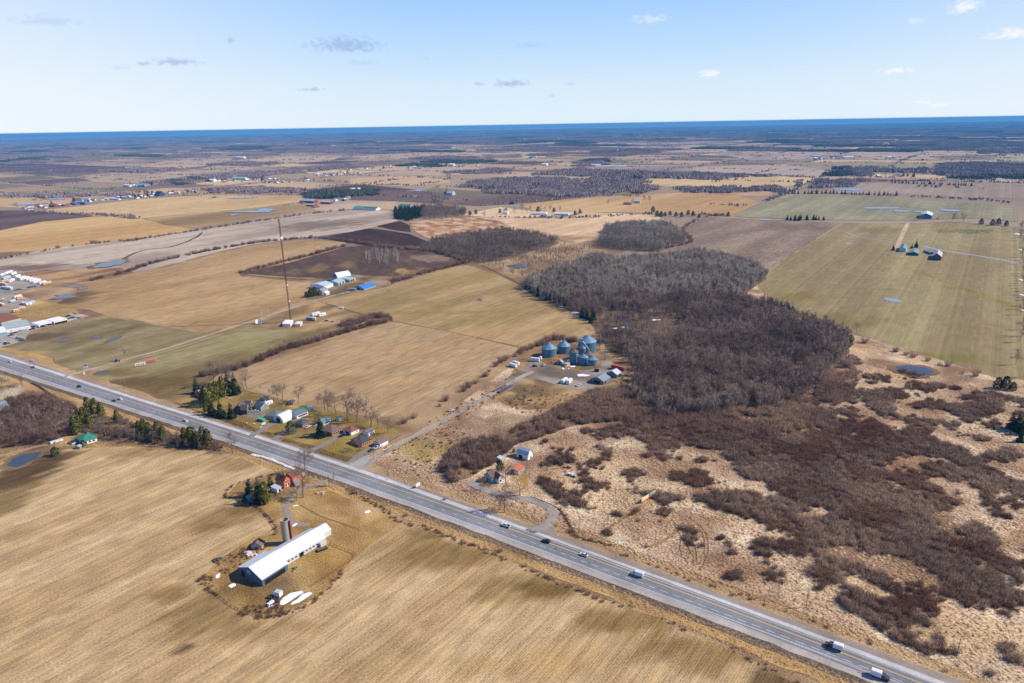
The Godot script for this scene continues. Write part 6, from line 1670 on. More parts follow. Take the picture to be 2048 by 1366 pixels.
func make_things() -> void:
	var white := alb(240, 242, 246)
	var black := Color(0.04, 0.04, 0.05)
	for t in [["sedan", white, "white car on the highway nearest the left edge", "car", 20.5, 724.5, false], ["sedan", black, "dark car before the red and white roadside sign", "car", 65.6, 735.8, false], ["suv", black, "black car alone on the highway above the creek", "car", 158.8, 774.5, true], ["sedan", Color(0.08, 0.09, 0.12), "dark car in the near lane beside the white one", "car", 228.5, 803, true], ["suv", white, "white car in the far lane beside the dark one", "car", 240.6, 799.5, false],
		["sedan", white, "white car on the highway before the three spruces", "car", 371, 843, true], ["pickup", white, "white pickup truck with an open dark bed", "pickup truck", 1011.5, 1053, false], ["suv", black, "black car behind the white pickup", "car", 1092.5, 1084.5, false], ["sedan", alb(225, 230, 236), "white hatchback between black car and van", "car", 1167.5, 1111.5, false], ["van", white, "white delivery van on the highway", "van", 1275, 1151.5, false], ["box", alb(96, 40, 44), "dark red truck with a white box", "truck", 1667, 1296.5, false]]:
		var p := g2(t[4], t[5])
		car(t[0], t[1], t[2], t[3], p, road_turn(p, t[6]))
	var p := g2(1760, 1356)
	var tow := car("tow", alb(60, 64, 74), "dark utility truck with a white box and an orange boom", "truck", p, road_turn(p, true))
	part("boom", rod(Vector3(-3.4, 1.6, 0.2), Vector3(-6.6, 1.5, 0.2), 0.16, 6), paint(alb(226, 150, 100)), tow)
	# parked by the houses
	for t in [["sedan", white, "white car before the dark gabled house", 481, 819.5, 0.2], ["sedan", white, "white car under the garage wall", 512, 823.5, 0.3], ["suv", black, "black car alone on the gabled house driveway", 489, 829, 0.5], ["sedan", white, "white car before the brick bungalow", 616, 855, 0.8], ["sedan", alb(230, 236, 240), "silver car before the blue grey garage", 634, 852.5, 0.8], ["pickup", Color(0.06, 0.1, 0.35), "dark blue pickup before the red brown garage", 686, 872.5, 0.75], ["sedan", alb(60, 150, 200), "bright blue car before the red brown garage", 692, 870.0, 0.75], ["pickup", white, "white pickup in the drive of the last bungalow", 755, 897, 0.8], ["sedan", alb(40, 90, 90), "teal car behind the white pickup", 744, 901.5, 0.8],
		["suv", Color(0.1, 0.13, 0.2), "dark blue car in the grain bin yard", 1069.5, 733.5, 0.1], ["pickup", white, "white pickup by the red auger", 1087.5, 731.5, 1.2], ["pickup", white, "white old pickup on the yard below the open shed", 1157, 771.5, 0.7], ["sedan", white, "white car on the gravel lane to the bins", 903, 822, 0.6], ["pickup", Color(0.1, 0.2, 0.25), "dark truck under the roof of the far blue barn", 1875, 437, 0.0], ["sedan", black, "dark car by the mast yard", 653, 642.5, 0.3], ["sedan", alb(206, 120, 100), "red and white car at the edge of the mast yard", 665, 644.5, 0.3],
		["suv", alb(70, 80, 60), "dark green pickup inside the open side of the barn", 566, 1142.5, 0.72], ["sedan", white, "white car inside the open side of the barn", 551, 1152.5, 0.72]]:
		car(t[0], t[1], t[2], "car" if t[0] != "pickup" else "pickup truck", g2(t[3], t[4]), t[5])
	# trailers, campers and machines
	trailer("camper", "white camper parked behind the grey garage", "camper", [530, 812], [545, 807], 2.6, 3.0, white, white)
	trailer("cargo_trailer", "white cargo trailer before the left grain bin", "trailer", [1062, 722], [1079, 723.5], 2.6, 3.4, white, alb(236, 240, 240))
	trailer("cargo_trailer", "shorter white trailer beside the grain bin trailer", "trailer", [1079, 719.5], [1083, 720], 2.6, 3.2, white, alb(220, 220, 214))
	trailer("camper", "white camper left of the grain bin yard", "camper", [1020, 732], [1033, 736], 2.6, 3.0, white, alb(236, 230, 230))
	trailer("camper", "second white camper left of the grain bin yard", "camper", [1027, 727.5], [1038, 731], 2.6, 2.8, white, alb(230, 230, 236))
	trailer("camper", "round topped white camper on the lower bin yard", "camper", [1124.5, 768], [1133, 761.5], 2.6, 3.2, alb(226, 236, 240), alb(240, 246, 246))
	trailer("cargo_trailer", "white box trailer beside the round topped camper", "trailer", [1135.5, 769.5], [1142, 763.5], 2.8, 3.4, white, alb(232, 240, 238))
	trailer("red_trailer", "long red trailer at the wood edge beside the tin roofed shed", "trailer", [1224, 736.5], [1249, 742.5], 3.0, 3.6, alb(176, 52, 62), alb(214, 84, 92))
	trailer("dumpster", "black dumpster in the middle of the bin yard", "dumpster", [1188.5, 743.5], [1198, 743.5], 2.6, 2.2, Color(0.05, 0.04, 0.05), Color(0.06, 0.05, 0.06))
	trailer("cargo_trailer", "blue grey trailer beside the blue roofed quonset", "trailer", [698, 581], [712, 581], 2.6, 3.0, alb(160, 180, 196), alb(200, 210, 216))
	trailer("truck_body", "blue and white truck body in the mast yard", "truck", [614, 640], [626, 641], 2.8, 3.6, alb(90, 130, 180), alb(180, 200, 220))
	trailer("cargo_trailer", "tan fronted trailer beside the blue truck body", "trailer", [626, 641.5], [632, 641.5], 2.8, 3.4, alb(224, 200, 150), white)
	trailer("camper", "long white camper at the back of the mast yard", "camper", [624, 632.5], [639, 628.5], 3.0, 3.4, white, white)
	trailer("camper", "white camper with a red front in the mast yard", "camper", [638, 634], [651, 630.5], 3.0, 3.6, white, white)
	trailer("cargo_trailer", "small white trailer at the far corner of the mast yard", "trailer", [678, 618], [687, 618], 2.4, 2.2, white, white)
	trailer("boat_trailer", "white boat under a tarp left of the green roofed house", "boat", [101, 888.5], [126, 881], 2.6, 1.5, white, alb(226, 226, 230))
	trailer("deck", "white raised deck at the left end of the green roofed house", "deck", [141, 885], [150, 888], 4.0, 1.0, white, alb(60, 66, 92))
	trailer("camper", "white box on a trailer near the old snow", "trailer", [552, 1191.5], [563, 1194], 2.6, 2.8, white, alb(190, 206, 216))
	trailer("white_tank", "long white tank lying before the pale box trailer", "tank", [536.5, 1213.5], [547, 1205], 1.5, 1.3, alb(250, 240, 236), white)
	trailer("old_truck", "rusty rowed implement beside the gravel lane", "implement", [997, 786.5], [1023, 772.5], 2.6, 1.2, alb(84, 66, 70), alb(96, 78, 84))
	trailer("old_truck", "second rusty implement behind the first by the lane", "implement", [987, 784], [1012, 772], 1.6, 0.8, alb(92, 72, 70), alb(104, 84, 82))
	trailer("covered_boat", "turquoise covered boat on the lawn by the bungalow", "boat", [517, 841], [529, 843.5], 3.0, 2.0, alb(60, 170, 150), alb(70, 186, 164))
	trailer("camper", "pale old car body in the dry grass field", "car wreck", [1135, 949.5], [1145, 952], 2.0, 1.4, white, alb(225, 225, 228))
	trailer("camper", "grey car body right of the pale one in the dry grass", "car wreck", [1146, 953], [1152, 954.5], 1.9, 1.2, alb(170, 166, 170), alb(190, 186, 192))
	# tractor on the farm drive
	p = g2(235, 724)
	var tr := thing("tractor", "blue tractor standing on the farm drive", "tractor", Vector3(p.x, 0.15, p.y), 0.5)
	part("hood", block(Vector3(0.2, 0.9, -0.5), Vector3(2.4, 1.7, 0.5)), paint(alb(50, 100, 170)), tr)
	part("cab", block(Vector3(-1.5, 0.9, -0.85), Vector3(0.2, 2.9, 0.85)), paint(Color(0.1, 0.14, 0.2), 0.2), tr)
	part("roof", block(Vector3(-1.6, 2.88, -0.95), Vector3(0.3, 3.1, 0.95)), paint(alb(60, 110, 180)), tr)
	wheels(tr, [-1.1], 1.1, 0.9)
	wheels(tr, [1.7], 0.9, 0.55)
	# radio mast
	p = g2(582, 645)
	var mast := thing("radio_mast", "very tall thin lattice radio mast with white dishes", "radio mast", Vector3(p.x, 0, p.y))
	for k in 8:   # lattice sections, painted in turn
		var st := begin()
		for i in 3:
			var a := TAU * i / 3.0
			var b := TAU * (i + 1) / 3.0
			var qa := Vector3(cos(a), 0, sin(a)) * 0.75
			var qb := Vector3(cos(b), 0, sin(b)) * 0.75
			limb(st, qa + Vector3(0, k * 15.0, 0), qa + Vector3(0, k * 15.0 + 15.0, 0), 0.16, 0.16, Color.WHITE, 4)
			for j in 6:
				var y := k * 15.0 + j * 2.5
				limb(st, qa + Vector3(0, y, 0), qb + Vector3(0, y + 2.5, 0), 0.1, 0.1, Color.WHITE, 3)
				limb(st, qb + Vector3(0, y, 0), qa + Vector3(0, y + 2.5, 0), 0.1, 0.1, Color.WHITE, 3)
		part("lattice", st.commit(), paint(alb(104, 66, 62) if k % 2 == 0 else alb(92, 62, 62)), mast)
	for d in [[99.0, 1.6], [45.0, 0.9], [26.0, 0.9]]:
		var ds := part("dish", lathe([[0.0, 0.0], [d[1] * 0.6, 0.12], [d[1], 0.4], [d[1], 0.5], [0.0, 0.2]], 16), paint(white), mast, Vector3(1.4, d[0], 0.9))
		ds.rotation = Vector3(PI / 2 - 0.2, 0.6, 0)
	part("aerial", rod(Vector3(0, 120, 0), Vector3(0, 125, 0), 0.09), paint(alb(120, 80, 74)), mast)
	for d in [[515, 648, "left satellite dish beside the farm drive"], [522.5, 648, "right satellite dish beside the farm drive"]]:
		p = g2(d[0], d[1])
		var o := thing("satellite_dish", d[2], "satellite dish", Vector3(p.x, 0, p.y), 0.8 if d[0] < 518 else -0.6)
		part("pedestal", rod(Vector3(0, 0, 0), Vector3(0, 2.2, 0), 0.25), paint(alb(190, 190, 190)), o)
		var bowl := part("bowl", lathe([[0.0, 0.0], [1.2, 0.16], [2.2, 0.6], [2.7, 1.1], [2.7, 1.2], [0.0, 0.15]], 22), paint(alb(235, 238, 240)), o, Vector3(0, 2.6, 0))
		bowl.rotation = Vector3(1.1, 0, 0)
		part("feed", rod(Vector3(0, 2.6, 0), Vector3(0, 3.6, 1.8), 0.08), paint(alb(160, 160, 160)), o)
	for d in [[524, 638, "thin white lamp post above the satellite dishes"], [537.5, 634, "second thin white lamp post above the mast yard"]]:
		p = g2(d[0], d[1])
		var o := thing("lamp_post", d[2], "lamp post", Vector3(p.x, 0, p.y))
		part("post", rod(Vector3.ZERO, Vector3(0, 11, 0), 0.12), paint(alb(220, 214, 196)), o)
		part("lamp_head", block(Vector3(-0.2, 10.8, -0.2), Vector3(0.9, 11.1, 0.2)), paint(alb(230, 226, 216)), o)
	# billboards and signs
	var A := g2(1282.7, 1007.5)
	var B := g2(1310.5, 990)
	var d := B - A
	var m := (A + B) / 2
	var l := d.length()
	var bb := thing("billboard", "low two panel billboard in yellow, green and red in the dry grass", "billboard", Vector3(m.x, 0, m.y), -atan2(d.y, d.x))
	for i in 6:
		part("post", block(Vector3(-0.1, -0.1, -0.32), Vector3(0.1, 3.4, -0.12)), paint(alb(130, 108, 88)), bb, Vector3(-l / 2 + l * (i + 0.3) / 5.6, 0, 0))
	var left := part("panel", block(Vector3(-l / 2, 0.9, -0.1), Vector3(-0.05, 3.6, 0.08)), paint(alb(255, 236, 200)), bb)
	part("print", block(Vector3(-l / 2 + 0.02, 0.92, 0.06), Vector3(-0.07, 1.7, 0.1)), paint(alb(250, 180, 70)), left)
	part("print", block(Vector3(-l / 2 + 0.02, 1.7, 0.06), Vector3(-l / 2 + l * 0.12, 2.7, 0.1)), paint(alb(250, 206, 90)), left)
	var right := part("panel", block(Vector3(0.0, 0.9, -0.1), Vector3(l / 2, 3.6, 0.08)), paint(alb(246, 190, 176)), bb)
	part("print", block(Vector3(0.02, 0.92, 0.06), Vector3(l / 2 * 0.72, 1.8, 0.1)), paint(alb(226, 84, 84)), right)
	part("print", block(Vector3(0.02, 1.8, 0.06), Vector3(l / 2 * 0.62, 3.58, 0.1)), paint(alb(112, 190, 140)), right)
	part("print", block(Vector3(0.05, 1.85, 0.06), Vector3(l / 2 * 0.2, 3.4, 0.12)), paint(alb(60, 140, 96)), right)
	var red := alb(222, 92, 92)
	for t in [[274, 309, 733.5, 731, "white and red banner sign on the green field, left half", white, red], [0, 0, 0, 0, "red banner sign on the green field, right half", alb(232, 150, 146), alb(214, 70, 76)]]:
		var q := g2(281.5, 733) if t[0] else g2(303.5, 725.5)
		var o := thing("banner_sign", t[4], "sign", Vector3(q.x, 0, q.y), 0.55)
		part("panel", block(Vector3(-4.6, 0.7, -0.12), Vector3(4.6, 3.9, 0.12)), paint(t[5]), o)
		for k in 4:
			part("print", block(Vector3(-3.8 + k * 1.9, 1.5, 0.1), Vector3(-2.6 + k * 1.9, 2.6 + 0.4 * (k % 2), 0.15)), paint(t[6]), o)
		part("print", block(Vector3(-4.4, 0.8, 0.1), Vector3(4.4, 1.2, 0.15)), paint(t[6]), o)
		for s in [-4.0, 0.0, 4.0]:
			part("post", block(Vector3(-0.1, 0, -0.4), Vector3(0.1, 3.6, -0.12)), paint(alb(110, 100, 96)), o, Vector3(s, 0, 0))
	sign_board("tall red and white sign beside the highway at the left", 65, 733, 4.4, 3.2, 4.5, 0.2, white, [[0.06, 0.1, 0.94, 0.35, red], [0.06, 0.5, 0.6, 0.8, alb(230, 160, 160)]])
	sign_board("tall purple and white sign at the mouth of the farm drive", 175, 748, 3.4, 5.4, 4.4, 0.3, white, [[0.05, 0.62, 0.95, 0.96, alb(150, 120, 170)], [0.2, 0.12, 0.8, 0.4, alb(236, 150, 170)]])
	sign_board("white square sign with a pink mark at the left edge", 11.5, 763, 2.8, 2.8, 1.6, 0.2, white, [[0.25, 0.3, 0.75, 0.7, alb(240, 190, 200)]])
	sign_board("white slanted sign beside the highway past the gravel lane", 836, 975, 3.4, 2.4, 0.9, 0.85, white, [[0.1, 0.2, 0.9, 0.3, alb(214, 210, 214)]])
	sign_board("white and pink sign on the lawn by the turquoise boat", 527.5, 851, 3.0, 1.8, 0.7, 0.8, white, [[0.1, 0.2, 0.9, 0.4, alb(240, 190, 180)]])
	sign_board("round white sign at the lawn edge by the highway", 522.5, 857, 1.6, 1.6, 0.6, 0.5, white, [[0.3, 0.3, 0.7, 0.7, red]])
	sign_board("small white marker by the left roadside", 24, 710, 1.6, 1.2, 0.5, 0.2, white, [])
	sign_board("small pink and white board at the drive mouth", 169, 750, 1.6, 2.4, 0.3, 0.7, white, [[0.1, 0.1, 0.9, 0.5, alb(230, 150, 130)]])
	# poles
	var i := 0
	for t in [[1158, 1064, 10.4, false, "pole at the bend of the old drive"], [1612, 1215, 10.2, false, "pole before the grey bush in the marsh"], [1913, 1316, 11.2, false, "pole nearest the right lower corner"], [249, 767.5, 10.0, true, "pole by the wet corner of the green field"], [345.5, 793, 10.6, true, "pole left of the white and red house"], [565, 864, 10.4, true, "pole before the white quonset"], [748, 919, 10.0, false, "pole at the mouth of the gravel lane"], [611, 871, 6.5, false, "short pole on the lawn of the brick bungalow"],
		[658.5, 972, 8.0, false, "pole at the lane of the brick house"], [592, 940, 8.0, false, "pole beside the strip of old snow"], [308, 702, 8.0, false, "pole halfway along the farm drive"], [420.5, 672, 8.0, false, "pole at the corner of the two green fields"], [1180, 745, 8.5, true, "pole in the middle of the grain bin yard"], [962, 987, 7.5, false, "pole at the end of the old drive"], [55, 712, 9.0, true, "pole at the left behind the roadside sign"], [184.5, 884.5, 6.0, false, "white post at the corner of the green roofed house"], [1112, 1100, 2.2, false, "short marker post in the ditch"], [955, 1075, 2.4, false, "marker post on the near verge"]]:
		pole(t[4], t[0], t[1], t[2], t[3], -0.55)
	# red auger, pole stand, junk
	p = g2(1103, 726)
	var au := thing("auger", "red grain auger lying before the left bins", "auger", Vector3(p.x, 0, p.y), 0.35)
	part("tube", rod(Vector3(-8, 0.8, 0), Vector3(8, 2.4, 0), 0.3), paint(alb(200, 84, 60)), au)
	part("hopper", block(Vector3(-9, 0, -0.8), Vector3(-7.4, 1.0, 0.8)), paint(alb(190, 70, 56)), au)
	wheels(au, [0.0], 1.2, 0.5)
	p = g2(1209.5, 720)
	var rp := thing("red_post", "red post on a red foot right of the bins", "post", Vector3(p.x, 0, p.y))
	part("post", block(Vector3(-0.3, 0, -0.3), Vector3(0.3, 4.2, 0.3)), paint(alb(200, 90, 90)), rp)
	part("foot", block(Vector3(-2.4, 0.12, -0.3), Vector3(0.6, 0.5, 0.5)), paint(alb(196, 80, 86)), rp)
	fence("rusty orange rail fence round the paddock beside the long barn", [661, 1089, 690, 1101, 712, 1113, 680, 1136, 650, 1156, 623, 1174], 3.6, 1.5, alb(190, 104, 60), 2)
	fence("dark post fence along the farm lot near the silo", [519, 1015, 535, 1034, 556, 1067], 3.0, 1.2, alb(96, 72, 60), 2)
	fence("dark post fence below the long barn", [417, 1178, 440, 1196, 470, 1217, 517, 1235], 3.4, 1.2, alb(104, 80, 64), 2)
	fence("pale board fence from the dark gabled house", [438, 792, 450, 795, 466, 801], 2.2, 1.7, alb(226, 214, 190), 3)
	fence("rail fence behind the houses along the tan field", [498, 777, 545, 795, 600, 812, 640, 826], 5.0, 1.3, alb(196, 160, 118), 2)
	fence("brown fence along the gravel lane by the last house", [716, 919, 745, 905, 770, 890, 800, 872], 4.0, 1.3, alb(130, 96, 76), 2)
	fence("white pipe rail running up from the old drive", [1025, 991, 1050, 972, 1075, 952], 6.0, 1.2, alb(236, 228, 220), 1)
	fence("wire fence with dark posts by the ditch of the stubble field", [700, 984, 760, 1014, 780, 1022], 4.0, 1.1, alb(96, 74, 60), 1)
	p = g2(608, 817)
	var pool := thing("pool", "green covered round pool behind the workshop", "pool", Vector3(p.x, 0, p.y))
	part("wall", lathe([[3.6, 0.0], [3.6, 1.3], [3.3, 1.35]], 24), paint(alb(110, 200, 90)), pool)
	part("cover", lathe([[3.4, 1.25], [0.0, 1.2]], 24), paint(alb(30, 110, 50)), pool)
	p = g2(643.5, 1100)
	var fd := thing("feeder", "black oval cattle feeder inside the paddock", "feeder", Vector3(p.x, 0, p.y), 0.62)
	part("ring", block(Vector3(-2.9, 0, -1.2), Vector3(2.9, 0.9, 1.2)), paint(Color(0.06, 0.06, 0.08)), fd)
	part("hay", block(Vector3(-2.5, 0.6, -0.9), Vector3(2.5, 0.98, 0.9)), paint(alb(110, 98, 76)), fd)
	# scrap: logs, planks and stones lying about, each its own
	rng.seed = 77
	for t in [[500, 1108, "pale scrap beside the collapsing shed", 8, alb(226, 216, 210)], [640, 985, "pale rubble before the lane mouth", 9, alb(206, 180, 160)], [588, 1140, "green thing by the paddock", 3, alb(70, 130, 100)], [545, 1200, "dark engine parts by the box trailer", 7, alb(60, 56, 66)], [440, 1120, "dark wheel scrap left of the barn", 4, alb(74, 76, 74)], [1185, 697, "pale scrap behind the largest bin", 7, alb(216, 206, 200)], [1135, 735, "white sacks before the grey shed", 5, alb(240, 236, 230)], [1260, 735, "scrap beyond the red trailer", 8, alb(170, 150, 136)], [1130, 800, "planks in the grass below the bin yard", 5, alb(190, 176, 160)], [1050, 800, "dark scrap beside the gravel lane", 5, alb(80, 60, 52)], [1000, 905, "scrap before the old barn", 4, alb(200, 190, 180)], [500, 845, "litter on the lawn", 2, alb(240, 230, 220)], [1200, 935, "dark burnt heap in the dry grass", 5, alb(74, 58, 50)], [740, 570, "pale bales behind the blue roofed shed", 8, alb(226, 190, 160)], [785, 567, "scattered pale bales at the farm edge", 8, alb(230, 196, 176)]]:
		for k in t[3]:
			var q := g2(t[0] + rng.randf_range(-11, 11), t[1] + rng.randf_range(-4, 4))
			var s := rng.randf_range(0.5, 1.3)
			var o := thing("scrap", t[2], "scrap", Vector3(q.x, 0.1, q.y), rng.randf() * 3.0, t[2])
			part("piece", block(Vector3(-s, 0, -s * 0.5), Vector3(s, s * 0.7, s * 0.5)), paint(t[4]), o)
			part("piece", block(Vector3(s * 0.2, 0, s * 0.4), Vector3(s * 1.1, s * 0.35, s * 1.2)), paint(Color(t[4].r * 0.8, t[4].g * 0.8, t[4].b * 0.8)), o)
	# the dealer's parked cars and the vehicle yard behind
	var colors := [white, black, alb(190, 194, 200), Color(0.05, 0.08, 0.2), alb(140, 30, 30), alb(96, 100, 106), white, alb(60, 110, 120)]
	var names := ["white", "black", "silver", "dark blue", "red", "grey", "white", "teal"]
	var proto := {}
	for r in [[64, 659.5, 156, 637.5, 15, "in the front row along the green field"], [66, 654.5, 104, 646, 7, "under the nearer awning"], [108, 646, 150, 635, 8, "in the second row past the awnings"], [18, 669.5, 46, 682, 7, "in the short row before the showroom"], [0, 683, 16, 689, 4, "at the lower left corner of the lot"], [14, 671, 58, 657.5, 6, "along the white service hall"], [137, 633, 148, 628, 4, "at the far end of the lot"], [32, 581, 68, 574, 9, "along the far edge of the vehicle yard"]]:
		for k in r[4]:
			var t: float = (k + rng.randf_range(-0.2, 0.2)) / maxf(1.0, r[4] - 1.0)
			var ci := rng.randi() % colors.size()
			var kind: String = ["sedan", "suv", "pickup"][rng.randi() % 3]
			var q := g2(lerpf(r[0], r[2], t), lerpf(r[1], r[3], t))
			var key := kind + str(ci)
			var word: String = {"sedan": "car", "suv": "tall car", "pickup": "pickup"}[kind]
			var lab := "%s %s parked %s" % [names[ci], word, r[5]]
			var gp := "vehicles parked " + str(r[5])
			if proto.has(key):
				copy(proto[key], Vector3(q.x, 0.15, q.y), 0.75 + rng.randf_range(-0.1, 0.1), lab, gp)
			else:
				proto[key] = car(kind, colors[ci], lab, "car", q, 0.75, gp)
	for t in [[0, 553, 24, 544], [6, 560, 20, 556], [22, 551, 32, 548], [30, 556, 40, 553], [36, 559, 50, 555], [40, 561, 58, 556.5], [52, 562, 66, 558], [58, 564, 74, 560], [66, 568, 80, 562], [78, 569, 92, 565.5], [86, 571, 102, 566.5], [0, 569, 14, 572], [4, 566, 18, 563], [18, 566, 28, 561], [4, 577, 24, 580], [16, 577, 24, 579], [28, 597, 42, 593], [34, 600, 46, 597.5], [20, 606, 30, 603], [44, 608, 56, 611], [52, 609, 62, 610], [60, 609, 70, 607], [26, 625, 38, 622], [38, 620, 50, 617], [0, 610, 8, 612], [4, 602, 10, 601]]:
		var ci := rng.randi() % 5
		trailer("yard_trailer", ["white trailer", "white box truck body", "pale grey trailer", "white camper", "orange fronted trailer"][ci] + " in the vehicle yard at the left edge", "trailer", [t[0], t[1]], [t[2], t[3]], 3.2, rng.randf_range(2.8, 4.0), [white, white, alb(200, 206, 212), white, alb(232, 170, 110)][ci], white, "trailers in the vehicle yard")
# ---------------------------------------------------------------- the far country
func far_patch(called: String, a: Array, y: float, c: Color, c2: Color, cell := 60.0, mat := "crop") -> void:
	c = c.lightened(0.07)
	sheet(called, poly(a), y, mat, cell, -55.0, {"c": c, "d": c2, "f": 0.35, "sx": 4.0, "k": 1.5, "v": 0.05})

func small_house(called: String, label: String, cat: String, p: Vector2, turn: float, l: float, w: float, eave: float, rise: float, wall: Color, roof: Color, group := "") -> Node3D:
	var t := thing(called, label, cat, Vector3(p.x, 0, p.y), turn, group)
	var prof := profile_of("gable", w, eave, rise)
	part("wall", wall_mesh(prof, l), paint(wall), t)
	part("roof", roof_mesh(prof, l, 0.4), paint(roof), t)
	for k in 3:
		part("window", block(Vector3(-0.7, 1.0, w / 2 - 0.05), Vector3(0.7, 2.2, w / 2 + 0.08)), paint(Color(0.08, 0.1, 0.13), 0.2), t, Vector3((k - 1) * l * 0.3, 0, 0))
	part("door", block(Vector3(-0.6, 0, w / 2 - 0.05), Vector3(0.6, 2.1, w / 2 + 0.1)), paint(alb(120, 110, 110)), t, Vector3(l * 0.15, 0, 0))
	return t

func make_far() -> void:
	rng.seed = 51
	var white := alb(244, 245, 248)
	# fields one can make out, nearest last
	var tan := alb(222, 190, 146)
	var tan2 := alb(204, 172, 134)
	var dun := alb(190, 166, 142)
	var soil := alb(106, 86, 80)
	var soil2 := alb(92, 74, 72)
	var olive := alb(136, 128, 96)
	for f in [
		[[-60, 420, 0, 421, 61, 420, 120, 424, 188, 432, 85, 443, 0, 461, -80, 470], soil, soil2], [[-80, 470, 0, 461, 85, 443, 188, 433, 273, 435, 342, 451, 393, 459, 273, 478, 137, 492, 68, 508, -80, 525], alb(208, 170, 112), alb(196, 156, 102)], [[70, 422, 160, 412, 239, 403, 290, 397, 410, 390, 500, 391, 598, 391, 612, 402, 550, 410, 496, 418, 444, 421, 350, 430, 273, 438, 188, 432], alb(208, 174, 122), alb(196, 162, 112)], [[290, 437, 444, 421, 550, 412, 632, 406, 640, 414, 560, 428, 500, 436, 393, 457, 330, 450], alb(190, 156, 104), alb(150, 122, 86)],
		[[620, 414, 700, 405, 790, 404, 800, 418, 700, 419, 640, 424], dun, tan2], [[690, 384, 760, 380, 860, 383, 900, 390, 880, 408, 790, 402, 700, 400], soil, alb(120, 100, 92)], [[860, 392, 960, 388, 1090, 386, 1180, 392, 1080, 404, 960, 412, 880, 408], alb(122, 102, 92), alb(108, 90, 84)], [[1040, 412, 1100, 402, 1200, 394, 1380, 384, 1480, 392, 1520, 404, 1460, 432, 1330, 426, 1240, 424, 1080, 424], alb(206, 168, 116), alb(186, 148, 104)], [[920, 430, 1000, 414, 1080, 424, 1160, 424, 1130, 432, 1000, 436], tan, tan2],
		[[700, 356, 790, 352, 900, 354, 900, 366, 800, 372, 700, 368], dun, tan2], [[870, 330, 990, 334, 1010, 342, 960, 350, 860, 352, 760, 348], alb(190, 158, 128), dun], [[1010, 344, 1280, 342, 1300, 352, 1100, 358, 1000, 356], alb(194, 160, 128), dun], [[1280, 352, 1400, 348, 1640, 354, 1640, 362, 1560, 374, 1400, 376, 1260, 368], alb(212, 180, 132), alb(200, 168, 122)], [[1340, 384, 1560, 372, 1540, 392, 1480, 392, 1380, 384], alb(206, 170, 128), alb(176, 140, 110)], [[1380, 335, 1560, 328, 1660, 340, 1640, 354, 1400, 346], alb(172, 152, 138), dun], [[1570, 326, 1740, 322, 1900, 330, 1890, 350, 1750, 348, 1660, 342], alb(150, 138, 106), alb(158, 142, 120)], [[1700, 366, 1860, 362, 2060, 366, 2060, 398, 1960, 396, 1800, 388, 1640, 386], alb(160, 140, 122), alb(148, 130, 116)],
		[[1900, 352, 2060, 350, 2060, 366, 1860, 362], dun, alb(150, 130, 110)], [[0, 385, 120, 380, 230, 374, 280, 380, 180, 386, 60, 392, -40, 394], olive, alb(128, 120, 92)], [[60, 392, 240, 386, 330, 376, 400, 376, 300, 388, 200, 394, 90, 398], alb(196, 160, 122), tan2], [[-40, 396, 60, 396, 200, 396, 140, 412, 60, 416, -40, 412], alb(196, 160, 108), tan2], [[170, 358, 260, 352, 380, 343, 420, 344, 340, 358, 280, 366, 190, 364], alb(182, 154, 124), dun], [[-40, 326, 100, 328, 250, 334, 255, 342, 120, 344, -40, 342], alb(104, 84, 86), alb(96, 78, 82)], [[260, 336, 330, 322, 470, 316, 440, 328, 400, 338, 300, 344], alb(196, 166, 130), dun], [[340, 340, 420, 330, 520, 334, 480, 342, 390, 346], alb(176, 150, 124), dun], [[470, 322, 560, 312, 690, 312, 660, 322, 540, 328], alb(206, 174, 132), dun],
		[[160, 350, 300, 343, 360, 342, 280, 352, 190, 356], alb(170, 144, 122), dun], [[700, 312, 880, 304, 1060, 306, 1040, 316, 860, 318, 720, 318], alb(190, 156, 126), dun], [[860, 318, 980, 316, 1010, 324, 900, 326, 830, 322], alb(120, 100, 100), soil], [[960, 310, 1040, 308, 1050, 318, 980, 320], alb(170, 158, 150), dun], [[1060, 294, 1180, 292, 1290, 298, 1240, 302, 1080, 300], soil, alb(110, 92, 96)], [[1180, 302, 1280, 298, 1330, 304, 1250, 312, 1180, 310], soil, soil2], [[1290, 296, 1400, 292, 1500, 296, 1480, 306, 1340, 304], alb(180, 152, 132), dun], [[1210, 330, 1380, 330, 1390, 342, 1210, 340], alb(140, 120, 120), dun], [[1690, 296, 1790, 290, 1880, 292, 1860, 300, 1740, 302], alb(206, 170, 126), dun], [[1420, 306, 1560, 300, 1700, 304, 1680, 318, 1500, 320], alb(150, 132, 132), dun], [[1650, 302, 1860, 300, 2000, 306, 1990, 320, 1760, 318], alb(172, 150, 134), dun], [[1860, 312, 2060, 308, 2060, 322, 1900, 326], alb(158, 148, 116), dun], [[1600, 284, 1760, 282, 1800, 286, 1680, 292, 1600, 290], alb(200, 170, 134), dun]]:
		var ymin := 1e9
		for i in range(1, f[0].size(), 2):
			ymin = minf(ymin, f[0][i])
		far_patch("field", f[0], -0.2 if ymin > 380 else (0.0 if ymin > 340 else 0.3), f[1], f[2], 40.0 if ymin > 380 else (70.0 if ymin > 330 else 120.0))
	# the survey grid of fields and woods beyond
	var t := Vector2(cos(deg_to_rad(35.0)), sin(deg_to_rad(35.0)))
	var n := Vector2(t.y, -t.x)
	var tones := [tan, tan2, dun, alb(196, 168, 138), alb(206, 178, 144), alb(176, 152, 128), alb(140, 120, 108), soil, alb(150, 132, 120), olive, alb(190, 162, 126), alb(126, 108, 104)]
	var wood_at := []
	var ever_at := []
	var bush_at := []
